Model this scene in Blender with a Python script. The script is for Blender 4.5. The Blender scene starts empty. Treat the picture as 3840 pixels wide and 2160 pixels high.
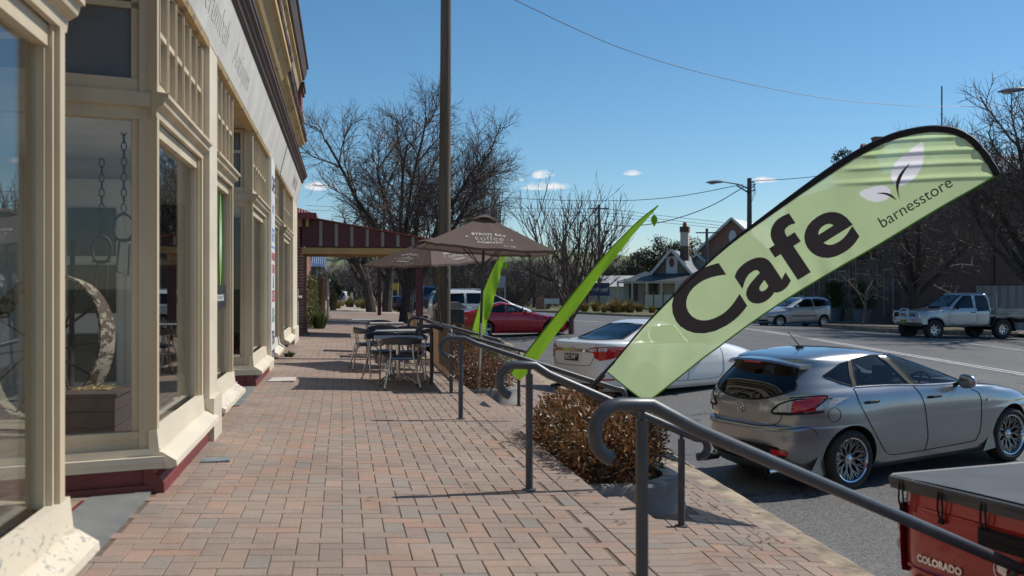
import bpy, bmesh, math, random
from mathutils import Vector, Matrix, Euler
from mathutils.bvhtree import BVHTree
rad = math.radians
sin, cos, pi = math.sin, math.cos, math.pi
scene = bpy.context.scene
COL = scene.collection
MW = {}                                    # world matrix of every thing by name

def tag(o, label=None, cat=None, group=None, kind=None):
    if label: o['label'] = label
    if cat: o['category'] = cat
    if group: o['group'] = group
    if kind: o['kind'] = kind
    return o

def thing(name, label, cat, loc=(0, 0, 0), rotz=0.0, group=None, tilt=(0, 0)):
    o = bpy.data.objects.new(name, None)
    o.empty_display_size = 0.2
    COL.objects.link(o)
    o.location = loc
    o.rotation_euler = (tilt[0], tilt[1], rotz)
    MW[o.name] = Matrix.Translation(Vector(loc)) @ Euler((tilt[0], tilt[1], rotz)).to_matrix().to_4x4()
    return tag(o, label, cat, group)

def dup(root, loc=None, rotz=None, label=None, scale=None):
    def cp(o, par):
        c = o.copy()
        COL.objects.link(c)
        c.parent = par
        for ch in kids.get(o.name, []):
            cp(ch, c)
        return c
    kids = {}
    for q in COL.objects:
        if q.parent: kids.setdefault(q.parent.name, []).append(q)
    r = cp(root, None)
    if loc is not None: r.location = loc
    if rotz is not None: r.rotation_euler = (0, 0, rotz)
    if scale is not None: r.scale = (scale,) * 3 if not hasattr(scale, '__len__') else scale
    if label: r['label'] = label
    return r

class MB:
    """collects faces for one mesh"""
    def __init__(s):
        s.v = []; s.f = []; s.mi = []; s.sm = []; s.rn = []; s.ia = []; s.calls = 0
    def add(s, vs, fs, mi=0, smooth=False, rnd=0.5):
        b = len(s.v); s.calls += 1; s.ia.extend([s.calls] * len(fs))
        s.v.extend([(p[0], p[1], p[2]) for p in vs])
        for f in fs:
            s.f.append(tuple(b + i for i in f)); s.mi.append(mi); s.sm.append(smooth); s.rn.append(rnd)
        return s
    def box(s, c, d, mi=0, rotz=0.0, bev=0.0, mat=None, rnd=0.5):
        hx, hy, hz = d[0] / 2, d[1] / 2, d[2] / 2
        if bev <= 0:
            vs = [(x * hx, y * hy, z * hz) for x in (-1, 1) for y in (-1, 1) for z in (-1, 1)]
            fs = [(0, 1, 3, 2), (4, 6, 7, 5), (0, 4, 5, 1), (2, 3, 7, 6), (0, 2, 6, 4), (1, 5, 7, 3)]
        else:
            b = min(bev, hx * .98, hy * .98, hz * .98)
            bm = bmesh.new()
            bmesh.ops.create_cube(bm, size=1)
            bmesh.ops.scale(bm, vec=(2 * hx, 2 * hy, 2 * hz), verts=bm.verts)
            bmesh.ops.bevel(bm, geom=bm.edges[:], offset=b, segments=2, affect='EDGES', profile=.6)
            bm.verts.index_update()
            vs = [tuple(v.co) for v in bm.verts]; fs = [tuple(v.index for v in f.verts) for f in bm.faces]
            bm.free()
        M = mat if mat is not None else Matrix.Rotation(rotz, 4, 'Z')
        T = Matrix.Translation(Vector(c)) @ M
        return s.add([T @ Vector(v) for v in vs], fs, mi, False, rnd)
    def bar(s, a, b, w, h, mi=0, up=(0, 0, 1)):
        a = Vector(a); b = Vector(b); d = b - a; L = d.length
        if L < 1e-6: return s
        x = d / L; u = Vector(up)
        if abs(x.dot(u)) > .98: u = Vector((1, 0, 0))
        y = u.cross(x).normalized(); z = x.cross(y)
        M = Matrix((x, y, z)).transposed().to_4x4()
        return s.box((a + b) / 2, (L, w, h), mi, mat=M)
    def tube(s, pts, r, n=8, mi=0, caps=True, smooth=True, rnd=0.5):
        pts = [Vector(p) for p in pts]
        m = len(pts)
        if m < 2: return s
        rr = r if hasattr(r, '__len__') else [r] * m
        t0 = (pts[1] - pts[0]).normalized()
        up = Vector((0, 0, 1)) if abs(t0.z) < .9 else Vector((1, 0, 0))
        nn = (up - t0 * up.dot(t0)).normalized()
        vs = []; fs = []
        for i, p in enumerate(pts):
            a = pts[max(0, i - 1)]; b = pts[min(m - 1, i + 1)]
            t = (b - a)
            if t.length < 1e-9: t = t0
            t = t.normalized()
            nn = nn - t * nn.dot(t)
            if nn.length < 1e-6: nn = t.orthogonal()
            nn.normalize(); bb = t.cross(nn)
            for k in range(n):
                w = 2 * pi * k / n
                vs.append(p + (nn * cos(w) + bb * sin(w)) * rr[i])
        for i in range(m - 1):
            for k in range(n):
                k2 = (k + 1) % n
                fs.append((i * n + k, i * n + k2, (i + 1) * n + k2, (i + 1) * n + k))
        s.add(vs, fs, mi, smooth, rnd)
        if caps and n > 2:
            s.add(vs[:n], [tuple(range(n))[::-1]], mi, False, rnd)
            s.add(vs[-n:], [tuple(range(n))], mi, False, rnd)
        return s
    def lathe(s, prof, n=24, mi=0, mat=None, smooth=True, a0=0.0, a1=2 * pi):
        full = abs(a1 - a0 - 2 * pi) < 1e-6
        m = n if full else n + 1
        vs = []; fs = []
        for i in range(m):
            a = a0 + (a1 - a0) * i / n
            for (r, z) in prof:
                p = Vector((r * cos(a), r * sin(a), z))
                vs.append(mat @ p if mat is not None else p)
        k = len(prof)
        for i in range(n):
            j = (i + 1) % m
            for q in range(k - 1):
                fs.append((i * k + q, j * k + q, j * k + q + 1, i * k + q + 1))
        return s.add(vs, fs, mi, smooth)
    def prism(s, poly, z0, z1, mi=0, mat=None, rnd=0.5):
        n = len(poly)
        vs = [Vector((p[0], p[1], z0)) for p in poly] + [Vector((p[0], p[1], z1)) for p in poly]
        if mat is not None: vs = [mat @ v for v in vs]
        fs = [tuple(range(n))[::-1], tuple(range(n, 2 * n))]
        fs += [(i, (i + 1) % n, n + (i + 1) % n, n + i) for i in range(n)]
        return s.add(vs, fs, mi, False, rnd)
    def loft(s, rings, mi=0, closed=True, smooth=True, cap=(False, False)):
        n = len(rings[0]); vs = [p for r in rings for p in r]; fs = []
        for i in range(len(rings) - 1):
            for k in range(n if closed else n - 1):
                k2 = (k + 1) % n
                fs.append((i * n + k, i * n + k2, (i + 1) * n + k2, (i + 1) * n + k))
        s.add(vs, fs, mi, smooth)
        if cap[0]: s.add(rings[0], [tuple(range(n))[::-1]], mi)
        if cap[1]: s.add(rings[-1], [tuple(range(n))], mi)
        return s
    def grid(s, fn, nu, nv, mi=0, smooth=True):
        vs = [fn(i / nu, j / nv) for i in range(nu + 1) for j in range(nv + 1)]
        fs = [(i * (nv + 1) + j, (i + 1) * (nv + 1) + j, (i + 1) * (nv + 1) + j + 1, i * (nv + 1) + j + 1) for i in range(nu) for j in range(nv)]
        return s.add(vs, fs, mi, smooth)
    def extr_y(s, prof, y0, y1, mi=0, closed=True):
        """profile of (x,z) points extruded along y"""
        n = len(prof)
        vs = [(p[0], y0, p[1]) for p in prof] + [(p[0], y1, p[1]) for p in prof]
        fs = [(i, (i + 1) % n, n + (i + 1) % n, n + i) for i in range(n if closed else n - 1)]
        if closed: fs += [tuple(range(n))[::-1], tuple(range(n, 2 * n))]
        return s.add(vs, fs, mi)
    def build_each(s, name, mats, parent=None, local=False):
        """every piece that was added becomes a part of its own"""
        for k in range(1, s.calls + 1):
            idx = [i for i, q in enumerate(s.ia) if q == k]
            if not idx: continue
            used = sorted({v for i in idx for v in s.f[i]}); mp = {v: j for j, v in enumerate(used)}
            m = MB(); m.add([s.v[v] for v in used], [tuple(mp[v] for v in s.f[i]) for i in idx], s.mi[idx[0]], s.sm[idx[0]])
            m.build(name, mats, parent, local)
    def build(s, name, mats, parent=None, local=False, sharp=35, recalc=False):
        me = bpy.data.meshes.new(name)
        vs = s.v
        if parent is not None and not local:
            Mi = MW[root_of(parent).name].inverted()
            vs = [tuple(Mi @ Vector(p)) for p in vs]
        me.from_pydata(vs, [], s.f)
        if not isinstance(mats, (list, tuple)): mats = [mats]
        for m in mats: me.materials.append(m)
        me.polygons.foreach_set('material_index', s.mi)
        me.polygons.foreach_set('use_smooth', s.sm)
        if len(set(s.rn)) > 1:
            at = me.attributes.new('rnd', 'FLOAT', 'FACE')
            at.data.foreach_set('value', s.rn)
        if recalc:
            bm = bmesh.new(); bm.from_mesh(me)
            bmesh.ops.remove_doubles(bm, verts=bm.verts, dist=1e-5)
            bmesh.ops.recalc_face_normals(bm, faces=bm.faces)
            bm.to_mesh(me); bm.free()
        me.update()
        if any(s.sm): me.set_sharp_from_angle(angle=rad(sharp))
        o = bpy.data.objects.new(name, me)
        COL.objects.link(o)
        if parent is not None: o.parent = parent
        else: MW[o.name] = Matrix.Identity(4)
        return o

def root_of(o):
    while o.parent is not None: o = o.parent
    return o

# ------------------------------------------------------------------ materials
def nodes_of(name):
    m = bpy.data.materials.new(name); m.use_nodes = True
    nt = m.node_tree
    return m, nt, nt.nodes, nt.links, nt.nodes['Principled BSDF']

def c4(c): return (c[0], c[1], c[2], 1)

def tex_coord(nt, kind='Object', scale=(1, 1, 1)):
    tc = nt.nodes.new('ShaderNodeTexCoord'); mp = nt.nodes.new('ShaderNodeMapping')
    mp.inputs['Scale'].default_value = scale
    nt.links.new(tc.outputs[kind], mp.inputs['Vector'])
    return mp.outputs['Vector']

def noise(nt, vec, scale, detail=4, rough=.55):
    n = nt.nodes.new('ShaderNodeTexNoise')
    n.inputs['Scale'].default_value = scale; n.inputs['Detail'].default_value = detail
    n.inputs['Roughness'].default_value = rough
    nt.links.new(vec, n.inputs['Vector'])
    return n

def ramp(nt, fac, a, b, ca=(0, 0, 0, 1), cb=(1, 1, 1, 1)):
    r = nt.nodes.new('ShaderNodeValToRGB')
    r.color_ramp.elements[0].position = a; r.color_ramp.elements[1].position = b
    r.color_ramp.elements[0].color = ca; r.color_ramp.elements[1].color = cb
    nt.links.new(fac, r.inputs['Fac'])
    return r.outputs['Color']

def mixc(nt, fac, a, b, mode='MIX'):
    m = nt.nodes.new('ShaderNodeMix'); m.data_type = 'RGBA'; m.blend_type = mode
    for sock, val in ((m.inputs[0], fac), (m.inputs[6], a), (m.inputs[7], b)):
        if hasattr(val, 'node'): nt.links.new(val, sock)
        elif hasattr(val, '__len__'): sock.default_value = c4(val)
        else: sock.default_value = val
    return m.outputs[2]

def bump(nt, p, height, strength=.3, dist=.01):
    b = nt.nodes.new('ShaderNodeBump')
    b.inputs['Strength'].default_value = strength; b.inputs['Distance'].default_value = dist
    nt.links.new(height, b.inputs['Height']); nt.links.new(b.outputs['Normal'], p.inputs['Normal'])
    return b

def M(name, col, col2=None, ns=4.0, rough=.6, metal=0.0, bs=None, bstr=.3, bdist=.004, coat=0.0, spec=None, stretch=(1, 1, 1), lo=.35, hi=.65, rvar=0.0):
    m, nt, N, L, p = nodes_of(name)
    p.inputs['Roughness'].default_value = rough; p.inputs['Metallic'].default_value = metal
    if spec is not None: p.inputs['Specular IOR Level'].default_value = spec
    if coat: p.inputs['Coat Weight'].default_value = coat; p.inputs['Coat Roughness'].default_value = .04
    vec = tex_coord(nt, 'Object', stretch)
    if col2 is None: col2 = tuple(c * .82 for c in col)
    n = noise(nt, vec, ns, 6)
    f = ramp(nt, n.outputs['Fac'], lo, hi)
    L.new(mixc(nt, f, col, col2), p.inputs['Base Color'])
    if rvar:
        mr = N.new('ShaderNodeMapRange'); mr.inputs['To Min'].default_value = max(.02, rough - rvar); mr.inputs['To Max'].default_value = rough + rvar
        L.new(n.outputs['Fac'], mr.inputs['Value']); L.new(mr.outputs['Result'], p.inputs['Roughness'])
    if bs:
        nb = noise(nt, vec, bs, 5)
        bump(nt, p, nb.outputs['Fac'], bstr, bdist)
    return m

def mat_glass(name, tint=(.9, .95, .95), ior=1.55, rough=.0, dark=0.0):
    """thin pane: see-through with a real Fresnel reflection"""
    m, nt, N, L, p = nodes_of(name)
    N.remove(p)
    out = N['Material Output']
    tr = N.new('ShaderNodeBsdfTransparent'); tr.inputs['Color'].default_value = c4(tint)
    gl = N.new('ShaderNodeBsdfGlossy'); gl.inputs['Roughness'].default_value = rough
    fr = N.new('ShaderNodeFresnel'); fr.inputs['IOR'].default_value = ior
    geo = N.new('ShaderNodeNewGeometry'); mr = N.new('ShaderNodeMapRange')
    mr.inputs['To Min'].default_value = ior; mr.inputs['To Max'].default_value = 1 / ior
    L.new(geo.outputs['Backfacing'], mr.inputs['Value']); L.new(mr.outputs['Result'], fr.inputs['IOR'])
    mx = N.new('ShaderNodeMixShader')
    L.new(fr.outputs['Fac'], mx.inputs['Fac']); L.new(tr.outputs['BSDF'], mx.inputs[1]); L.new(gl.outputs['BSDF'], mx.inputs[2])
    L.new(mx.outputs['Shader'], out.inputs['Surface'])
    return m

def mat_brick(name, c1, c2, mortar, w=.24, h=.086, msize=.012, rough=.85, vecmode='xz', bstr=.5):
    m, nt, N, L, p = nodes_of(name)
    tc = N.new('ShaderNodeTexCoord'); sx = N.new('ShaderNodeSeparateXYZ'); cx = N.new('ShaderNodeCombineXYZ')
    L.new(tc.outputs['Object'], sx.inputs['Vector'])
    ad = N.new('ShaderNodeMath'); ad.operation = 'ADD'
    L.new(sx.outputs['X'], ad.inputs[0]); L.new(sx.outputs['Y'], ad.inputs[1])
    L.new(ad.outputs[0], cx.inputs['X']); L.new(sx.outputs['Z'], cx.inputs['Y'])
    b = N.new('ShaderNodeTexBrick')
    b.inputs['Scale'].default_value = 1
    b.inputs['Brick Width'].default_value = w; b.inputs['Row Height'].default_value = h
    b.inputs['Mortar Size'].default_value = msize; b.inputs['Mortar Smooth'].default_value = .1
    b.inputs['Color1'].default_value = c4(c1); b.inputs['Color2'].default_value = c4(c2); b.inputs['Mortar'].default_value = c4(mortar)
    b.inputs['Bias'].default_value = 0
    L.new(cx.outputs['Vector'], b.inputs['Vector'])
    n = noise(nt, tc.outputs['Object'], 3, 6)
    L.new(mixc(nt, .45, b.outputs['Color'], ramp(nt, n.outputs['Fac'], .25, .8, (.45, .45, .45, 1), (1.1, 1.1, 1.1, 1)), 'MULTIPLY'), p.inputs['Base Color'])
    p.inputs['Roughness'].default_value = rough
    bump(nt, p, b.outputs['Fac'], bstr, -.006)
    return m

def mat_peel(name, paint, under, scale=14, amt=.5, rough=.55):
    """old paint flaking off grey timber"""
    m, nt, N, L, p = nodes_of(name)
    vec = tex_coord(nt, 'Object', (1, .45, 1))
    n = noise(nt, vec, scale, 8, .65)
    big = noise(nt, vec, 1.3, 3)
    ad = N.new('ShaderNodeMath'); ad.operation = 'MULTIPLY_ADD'
    L.new(big.outputs['Fac'], ad.inputs[0]); ad.inputs[1].default_value = .7; L.new(n.outputs['Fac'], ad.inputs[2])
    f = ramp(nt, ad.outputs[0], amt + .30, amt + .35)
    n2 = noise(nt, vec, 3.0, 5)
    pc = mixc(nt, ramp(nt, n2.outputs['Fac'], .3, .7), paint, tuple(c * .86 for c in paint))
    n3 = noise(nt, vec, 60, 4)
    uc = mixc(nt, n3.outputs['Fac'], under, tuple(min(1, c * 1.8) for c in under))
    L.new(mixc(nt, f, pc, uc), p.inputs['Base Color'])
    p.inputs['Roughness'].default_value = rough
    inv = N.new('ShaderNodeMath'); inv.operation = 'SUBTRACT'; inv.inputs[0].default_value = 1.0
    L.new(f, inv.inputs[1])
    bump(nt, p, inv.outputs[0], .4, .004)
    return m

def text_mesh(txt, size, bold=0.0, space=1.0, align='CENTER', subdiv=0, shear=0.0):
    """flat lettering as (verts, faces), lying in local x,y"""
    cu = bpy.data.curves.new('lettering', 'FONT')
    cu.body = txt; cu.size = size; cu.align_x = align; cu.align_y = 'CENTER'
    cu.offset = bold; cu.space_character = space; cu.fill_mode = 'FRONT'; cu.shear = shear
    cu.resolution_u = 6
    o = bpy.data.objects.new('lettering', cu); COL.objects.link(o)
    dg = bpy.context.evaluated_depsgraph_get(); dg.update()
    me = bpy.data.meshes.new_from_object(o.evaluated_get(dg))
    bm = bmesh.new(); bm.from_mesh(me)
    bmesh.ops.triangulate(bm, faces=bm.faces)
    for _ in range(subdiv):
        bmesh.ops.subdivide_edges(bm, edges=[e for e in bm.edges if e.calc_length() > size * .12], cuts=1, use_grid_fill=False)
        bmesh.ops.triangulate(bm, faces=bm.faces)
    bm.verts.index_update()
    vs = [tuple(v.co) for v in bm.verts]; fs = [tuple(v.index for v in f.verts) for f in bm.faces]
    bm.free()
    bpy.data.objects.remove(o); bpy.data.curves.remove(cu); bpy.data.meshes.remove(me)
    return vs, fs

def pchip(keys):
    """monotone cubic through (x, y...) keys, returns f(x)->tuple"""
    xs = [k[0] for k in keys]; n = len(xs); m = len(keys[0]) - 1
    ds = []
    for c in range(m):
        ys = [k[c + 1] for k in keys]
        h = [xs[i + 1] - xs[i] for i in range(n - 1)]
        dl = [(ys[i + 1] - ys[i]) / h[i] for i in range(n - 1)]
        d = [0.0] * n
        d[0] = dl[0]; d[-1] = dl[-1]
        for i in range(1, n - 1):
            if dl[i - 1] * dl[i] <= 0: d[i] = 0
            else:
                w1 = 2 * h[i] + h[i - 1]; w2 = h[i] + 2 * h[i - 1]
                d[i] = (w1 + w2) / (w1 / dl[i - 1] + w2 / dl[i])
        ds.append((ys, d))
    def f(x):
        x = max(xs[0], min(xs[-1], x))
        i = 0
        while i < n - 2 and x > xs[i + 1]: i += 1
        h = xs[i + 1] - xs[i]; t = (x - xs[i]) / h
        r = []
        for ys, d in ds:
            r.append(ys[i] * (1 + 2 * t) * (1 - t) ** 2 + h * d[i] * t * (1 - t) ** 2 + ys[i + 1] * t * t * (3 - 2 * t) + h * d[i + 1] * t * t * (t - 1))
        return tuple(r)
    return f

def spline(pts, k=6, closed=False):
    """catmull-rom through points"""
    P = [Vector(p) for p in pts]; out = []; n = len(P)
    rng = n if closed else n - 1
    for i in range(rng):
        a = P[(i - 1) % n] if closed or i > 0 else P[i] * 2 - P[i + 1]
        b = P[i]; c = P[(i + 1) % n]
        d = P[(i + 2) % n] if closed or i + 2 < n else c * 2 - b
        for j in range(k):
            t = j / k
            out.append(.5 * ((2 * b) + (c - a) * t + (2 * a - 5 * b + 4 * c - d) * t * t + (3 * b - a - 3 * c + d) * t ** 3))
    if not closed: out.append(P[-1])
    return out

# ------------------------------------------------------------------ ground levels
def z_ter(x, y=0): return -.04 * x
def x_kerb(y): return 2.86 + .06 * y
def z_low(x, y=0): return -.36 - .085 * (x - 2.0)
def z_road(x, y):
    return -.80 + .03 * (min(x, 12) - 5) - .025 * max(0, x - 12) + .012 * max(-8, min(y - 10, 27))
# ------------------------------------------------------------------ footpaths, kerb, road
random.seed(11)
def mat_paver(name, base, dark, grey):
    m, nt, N, L, p = nodes_of(name)
    at = N.new('ShaderNodeAttribute'); at.attribute_name = 'rnd'
    cr = N.new('ShaderNodeValToRGB'); e = cr.color_ramp.elements
    e[0].position = 0; e[0].color = c4(grey); e[1].position = 1; e[1].color = c4(tuple(c * 1.12 for c in base))
    for pos, col in ((.05, grey), (.11, dark), (.3, tuple(c * .94 for c in base)), (.6, base), (.8, tuple(a * b for a, b in zip(base, (1.05, .97, .93)))), (.93, tuple(a * b for a, b in zip(base, (1.12, .93, .84))))):
        q = e.new(pos); q.color = c4(col)
    L.new(at.outputs['Fac'], cr.inputs['Fac'])
    vec = tex_coord(nt)
    n = noise(nt, vec, 1.1, 6, .6); n2 = noise(nt, vec, 45, 5, .6)
    gum = N.new('ShaderNodeTexVoronoi'); gum.inputs['Scale'].default_value = 1.6; L.new(vec, gum.inputs['Vector'])
    c = mixc(nt, 1.0, cr.outputs['Color'], ramp(nt, n.outputs['Fac'], .3, .72, (.78, .78, .78, 1), (1.08, 1.08, 1.08, 1)), 'MULTIPLY')
    c = mixc(nt, .5, c, ramp(nt, n2.outputs['Fac'], .3, .7, (.72, .72, .72, 1), (1.15, 1.15, 1.15, 1)), 'MULTIPLY')
    c = mixc(nt, ramp(nt, gum.outputs['Distance'], .022, .034, (.75, .75, .75, 1), (0, 0, 0, 1)), c, (.12, .1, .085))
    st = noise(nt, tex_coord(nt, 'Object', (1.6, .5, 1)), .9, 7, .65)
    c = mixc(nt, 1.0, c, ramp(nt, st.outputs['Fac'], .56, .74, (1, 1, 1, 1), (.74, .72, .70, 1)), 'MULTIPLY')
    L.new(c, p.inputs['Base Color']); p.inputs['Roughness'].default_value = .8
    bump(nt, p, n2.outputs['Fac'], .35, .003)
    return m
PAV = mat_paver('brick_pavers', (.31, .235, .187), (.275, .205, .165), (.262, .222, .188))
JOINT = M('sandy_joints', (.17, .12, .09), (.11, .08, .06), 9, .95)
STEPB = M('step_riser_brick', (.2, .13, .1), (.13, .09, .07), 12, .9, bs=40)
CONC = M('kerb_concrete', (.40, .32, .225), (.15, .12, .09), 5, .9, bs=45, bstr=.5, bdist=.006)
CONCL = M('planter_concrete', (.30, .29, .265), (.19, .18, .165), 3, .85, bs=30, bstr=.3)

def brick(mb, x, y, w, d, zf, M2=None, rnd=None, g=.0022, b=.0032, t=.02):
    """one paver: flat top with chamfered rim"""
    x0, x1, y0, y1 = x + g, x + w - g, y + g, y + d - g
    P = [(x0, y0), (x1, y0), (x1, y1), (x0, y1)]; Q = [(x0 + b, y0 + b), (x1 - b, y0 + b), (x1 - b, y1 - b), (x0 + b, y1 - b)]
    if M2:
        P = [M2(*p) for p in P]; Q = [M2(*p) for p in Q]
    j = random.uniform(-.0012, .0012)
    vs = [(p[0], p[1], zf(p[0], p[1]) + j - .004) for p in P] + [(p[0], p[1], zf(p[0], p[1]) + j) for p in Q]
    mb.add(vs, [(4, 5, 6, 7), (0, 1, 5, 4), (1, 2, 6, 5), (2, 3, 7, 6), (3, 0, 4, 7)], 0, False, random.random() if rnd is None else rnd)

def herring(mb, inside, x0, x1, y0, y1, zf, M2=None):
    W = .117
    i0, i1, j0, j1 = int(x0 / W) - 2, int(x1 / W) + 2, int(y0 / W) - 2, int(y1 / W) + 2
    for i in range(i0, i1):
        for j in range(j0, j1):
            t = (i + j) % 4
            if t == 0: r = (i * W, j * W, 2 * W, W)
            elif t == 2: r = (i * W, j * W, W, 2 * W)
            else: continue
            cx, cy = r[0] + r[2] / 2, r[1] + r[3] / 2
            if M2: cx, cy = M2(cx, cy)
            if inside(cx, cy): brick(mb, *r, zf, M2)

mb = MB()
XE = 1.775
def xmax(y): return 1.42 if y < 25 else (1.42 + (y - 25) * .7 if y < 28 else 3.5)
herring(mb, lambda x, y: -1.75 < x < xmax(y) and not (-1.58 < x < -1.22 and 4.95 < y < 6.78), -1.8, 3.6, -4, 58, z_ter)
y = -4.0
while y < 26:                                      # soldier course along the edge
    brick(mb, 1.54, y, .235, .117, z_ter); y += .117
for k in range(int(30 / .235)): brick(mb, 1.425, -4 + k * .235, .113, .235, z_ter)
sheet = [(-1.75, -4), (1.77, -4), (1.77, 25), (3.6, 28), (3.6, 58), (-1.75, 58)]
mb.add([(x, y, z_ter(x) - .006) for x, y in sheet], [tuple(range(6))], 1)
ft = mb.build('footpath', [PAV, JOINT]); tag(ft, kind='structure')

# edge wall, steps
mb = MB()
mb.box((1.735, 11, -.35), (.07, 30, .54), 1)
for k in range(257): pass
STAIRS = [(1.0, 7.28), (10.35, 14.72), (18.0, 25)]
for (a, b) in STAIRS:
    yy = a
    while yy < b:
        brick(mb, 1.79, yy, .33, .117, lambda x, y: -.222); yy += .117
    mb.box((1.953, (a + b) / 2, -.32), (.325, b - a - .01, .185), 1)
stp = mb.build('footpath_steps', [PAV, STEPB]); tag(stp, kind='structure')

mb = MB()
ca, sa = cos(-rad(3.4)), sin(-rad(3.4))
M2 = lambda x, y: (2.1 + x * ca - y * sa, x * sa + y * ca)
def in_low(x, y):
    if not (2.13 < x < x_kerb(y) - .06 and 0 < y < 30): return False
    return not any(a < y < b and x < 2.75 for a, b in ((7.3, 10.35), (14.75, 18.0)))
herring(mb, in_low, -1.6, 1.7, 0, 30, z_low, M2)
mb.add([(x, y, z_low(x) - .006) for x, y in ((1.95, -2), (x_kerb(-2), -2), (x_kerb(30), 30), (1.95, 30))], [(0, 1, 2, 3)], 1)
low = mb.build('lower_footpath', [PAV, JOINT]); tag(low, kind='structure')

def strip(mb, fn_list, y0, y1, step, mi=0):
    """loft of (x(y), z(y)) edge functions along y"""
    n = int((y1 - y0) / step)
    rows = []
    for i in range(n + 1):
        y = y0 + (y1 - y0) * i / n
        rows.append([(fx(y), y, fz(y)) for fx, fz in fn_list])
    k = len(fn_list)
    vs = [p for r in rows for p in r]
    fs = [(i * k + j, i * k + j + 1, (i + 1) * k + j + 1, (i + 1) * k + j) for i in range(n) for j in range(k - 1)]
    mb.add(vs, fs, mi, True)
rk = random.Random(5)
wob = [rk.uniform(-1, 1) for _ in range(900)]
def wv(y, f=1.0, o=0):
    q = (y + 30) * f + o * 37.3; i = int(q); t = q - i
    return wob[i % 900] * (1 - t) + wob[(i + 1) % 900] * t
zk = lambda y: z_low(x_kerb(y))
mb = MB()
strip(mb, [(lambda y: x_kerb(y) - .07, lambda y: zk(y) + .004), (lambda y: x_kerb(y) + .10 + .006 * wv(y, 3), lambda y: zk(y) - .004),
           (lambda y: x_kerb(y) + .17 + .012 * wv(y, 4), lambda y: zk(y) - .03), (lambda y: x_kerb(y) + .21, lambda y: zk(y) - .08),
           (lambda y: x_kerb(y) + .24, lambda y: zk(y) - .13)], -4, 60, .12)
k1 = mb.build('kerb', CONC); tag(k1, kind='structure')
mb = MB()
strip(mb, [(lambda y: x_kerb(y) + .24, lambda y: zk(y) - .13), (lambda y: x_kerb(y) + .52, lambda y: z_road(x_kerb(y) + .5, y) + .035 + .006 * wv(y, 2)),
           (lambda y: x_kerb(y) + 1.0, lambda y: z_road(x_kerb(y) + .8, y) - .006)], -4, 60, .15)
k2 = mb.build('gutter', CONC); tag(k2, kind='structure')

def mat_asphalt(name):
    m, nt, N, L, p = nodes_of(name)
    vec = tex_coord(nt)
    v = N.new('ShaderNodeTexVoronoi'); v.inputs['Scale'].default_value = 55
    L.new(vec, v.inputs['Vector'])
    n = noise(nt, vec, 70, 3, .6); big = noise(nt, tex_coord(nt, 'Object', (.5, .12, 1)), 1.2, 5, .6)
    sp = ramp(nt, v.outputs['Color'], .1, .95, (.035, .035, .037, 1), (.30, .292, .28, 1))
    c = mixc(nt, .55, sp, ramp(nt, n.outputs['Fac'], .3, .75, (.065, .065, .067, 1), (.2, .197, .19, 1)))
    c = mixc(nt, 1.0, c, ramp(nt, big.outputs['Fac'], .3, .7, (.72, .72, .73, 1), (1.05, 1.05, 1.05, 1)), 'MULTIPLY')
    oil = noise(nt, vec, .55, 6, .7)
    c = mixc(nt, 1.0, c, ramp(nt, oil.outputs['Fac'], .58, .72, (1, 1, 1, 1), (.5, .5, .5, 1)), 'MULTIPLY')
    vc = N.new('ShaderNodeTexVoronoi'); vc.feature = 'DISTANCE_TO_EDGE'; vc.inputs['Scale'].default_value = .22
    wv_ = noise(nt, vec, 1.5, 4); ad = N.new('ShaderNodeVectorMath'); ad.operation = 'ADD'; L.new(vec, ad.inputs[0]); L.new(wv_.outputs['Color'], ad.inputs[1]); L.new(ad.outputs['Vector'], vc.inputs['Vector'])
    c = mixc(nt, ramp(nt, vc.outputs['Distance'], .002, .006, (.8, .8, .8, 1), (0, 0, 0, 1)), c, (.02, .02, .021))
    L.new(c, p.inputs['Base Color']); p.inputs['Roughness'].default_value = .72
    p.inputs['Specular IOR Level'].default_value = .35
    bump(nt, p, v.outputs['Distance'], .55, .008)
    return m
ASPH = mat_asphalt('asphalt')
mb = MB()
ys = [(-6 + .09 * i) for i in range(int(30 / .09))] + [24 + 1.0 * i for i in range(60)]
xs_rel = [0, .25, .8, 2, 3.5, 5, 8.5, 12, 16, 20, 24, 28.5]
rows = []
for y in ys:
    e = x_kerb(y) + .66 + .05 * wv(y, 2.2) + .04 * wv(y, 9, 1) + .07 * wv(y, .5, 2)
    if y > 24: e = x_kerb(y) + .5
    r = []
    for i, xr in enumerate(xs_rel):
        x = e if i == 0 else (x_kerb(0) + xr + .6 if i > 2 else e + xr)
        if i > 2: x = 3.5 + xr + .05 * y * max(0, (12 - xr) / 12) * .6
        r.append((x, y, z_road(x, y) + (0.028 if i == 0 else .016 if i == 1 else .008)))
    rows.append(r)
k = len(xs_rel)
mb.add([p for r in rows for p in r], [(i * k + j, i * k + j + 1, (i + 1) * k + j + 1, (i + 1) * k + j) for i in range(len(rows) - 1) for j in range(k - 1)], 0, True)
rd = mb.build('road', ASPH); tag(rd, kind='structure')

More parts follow.
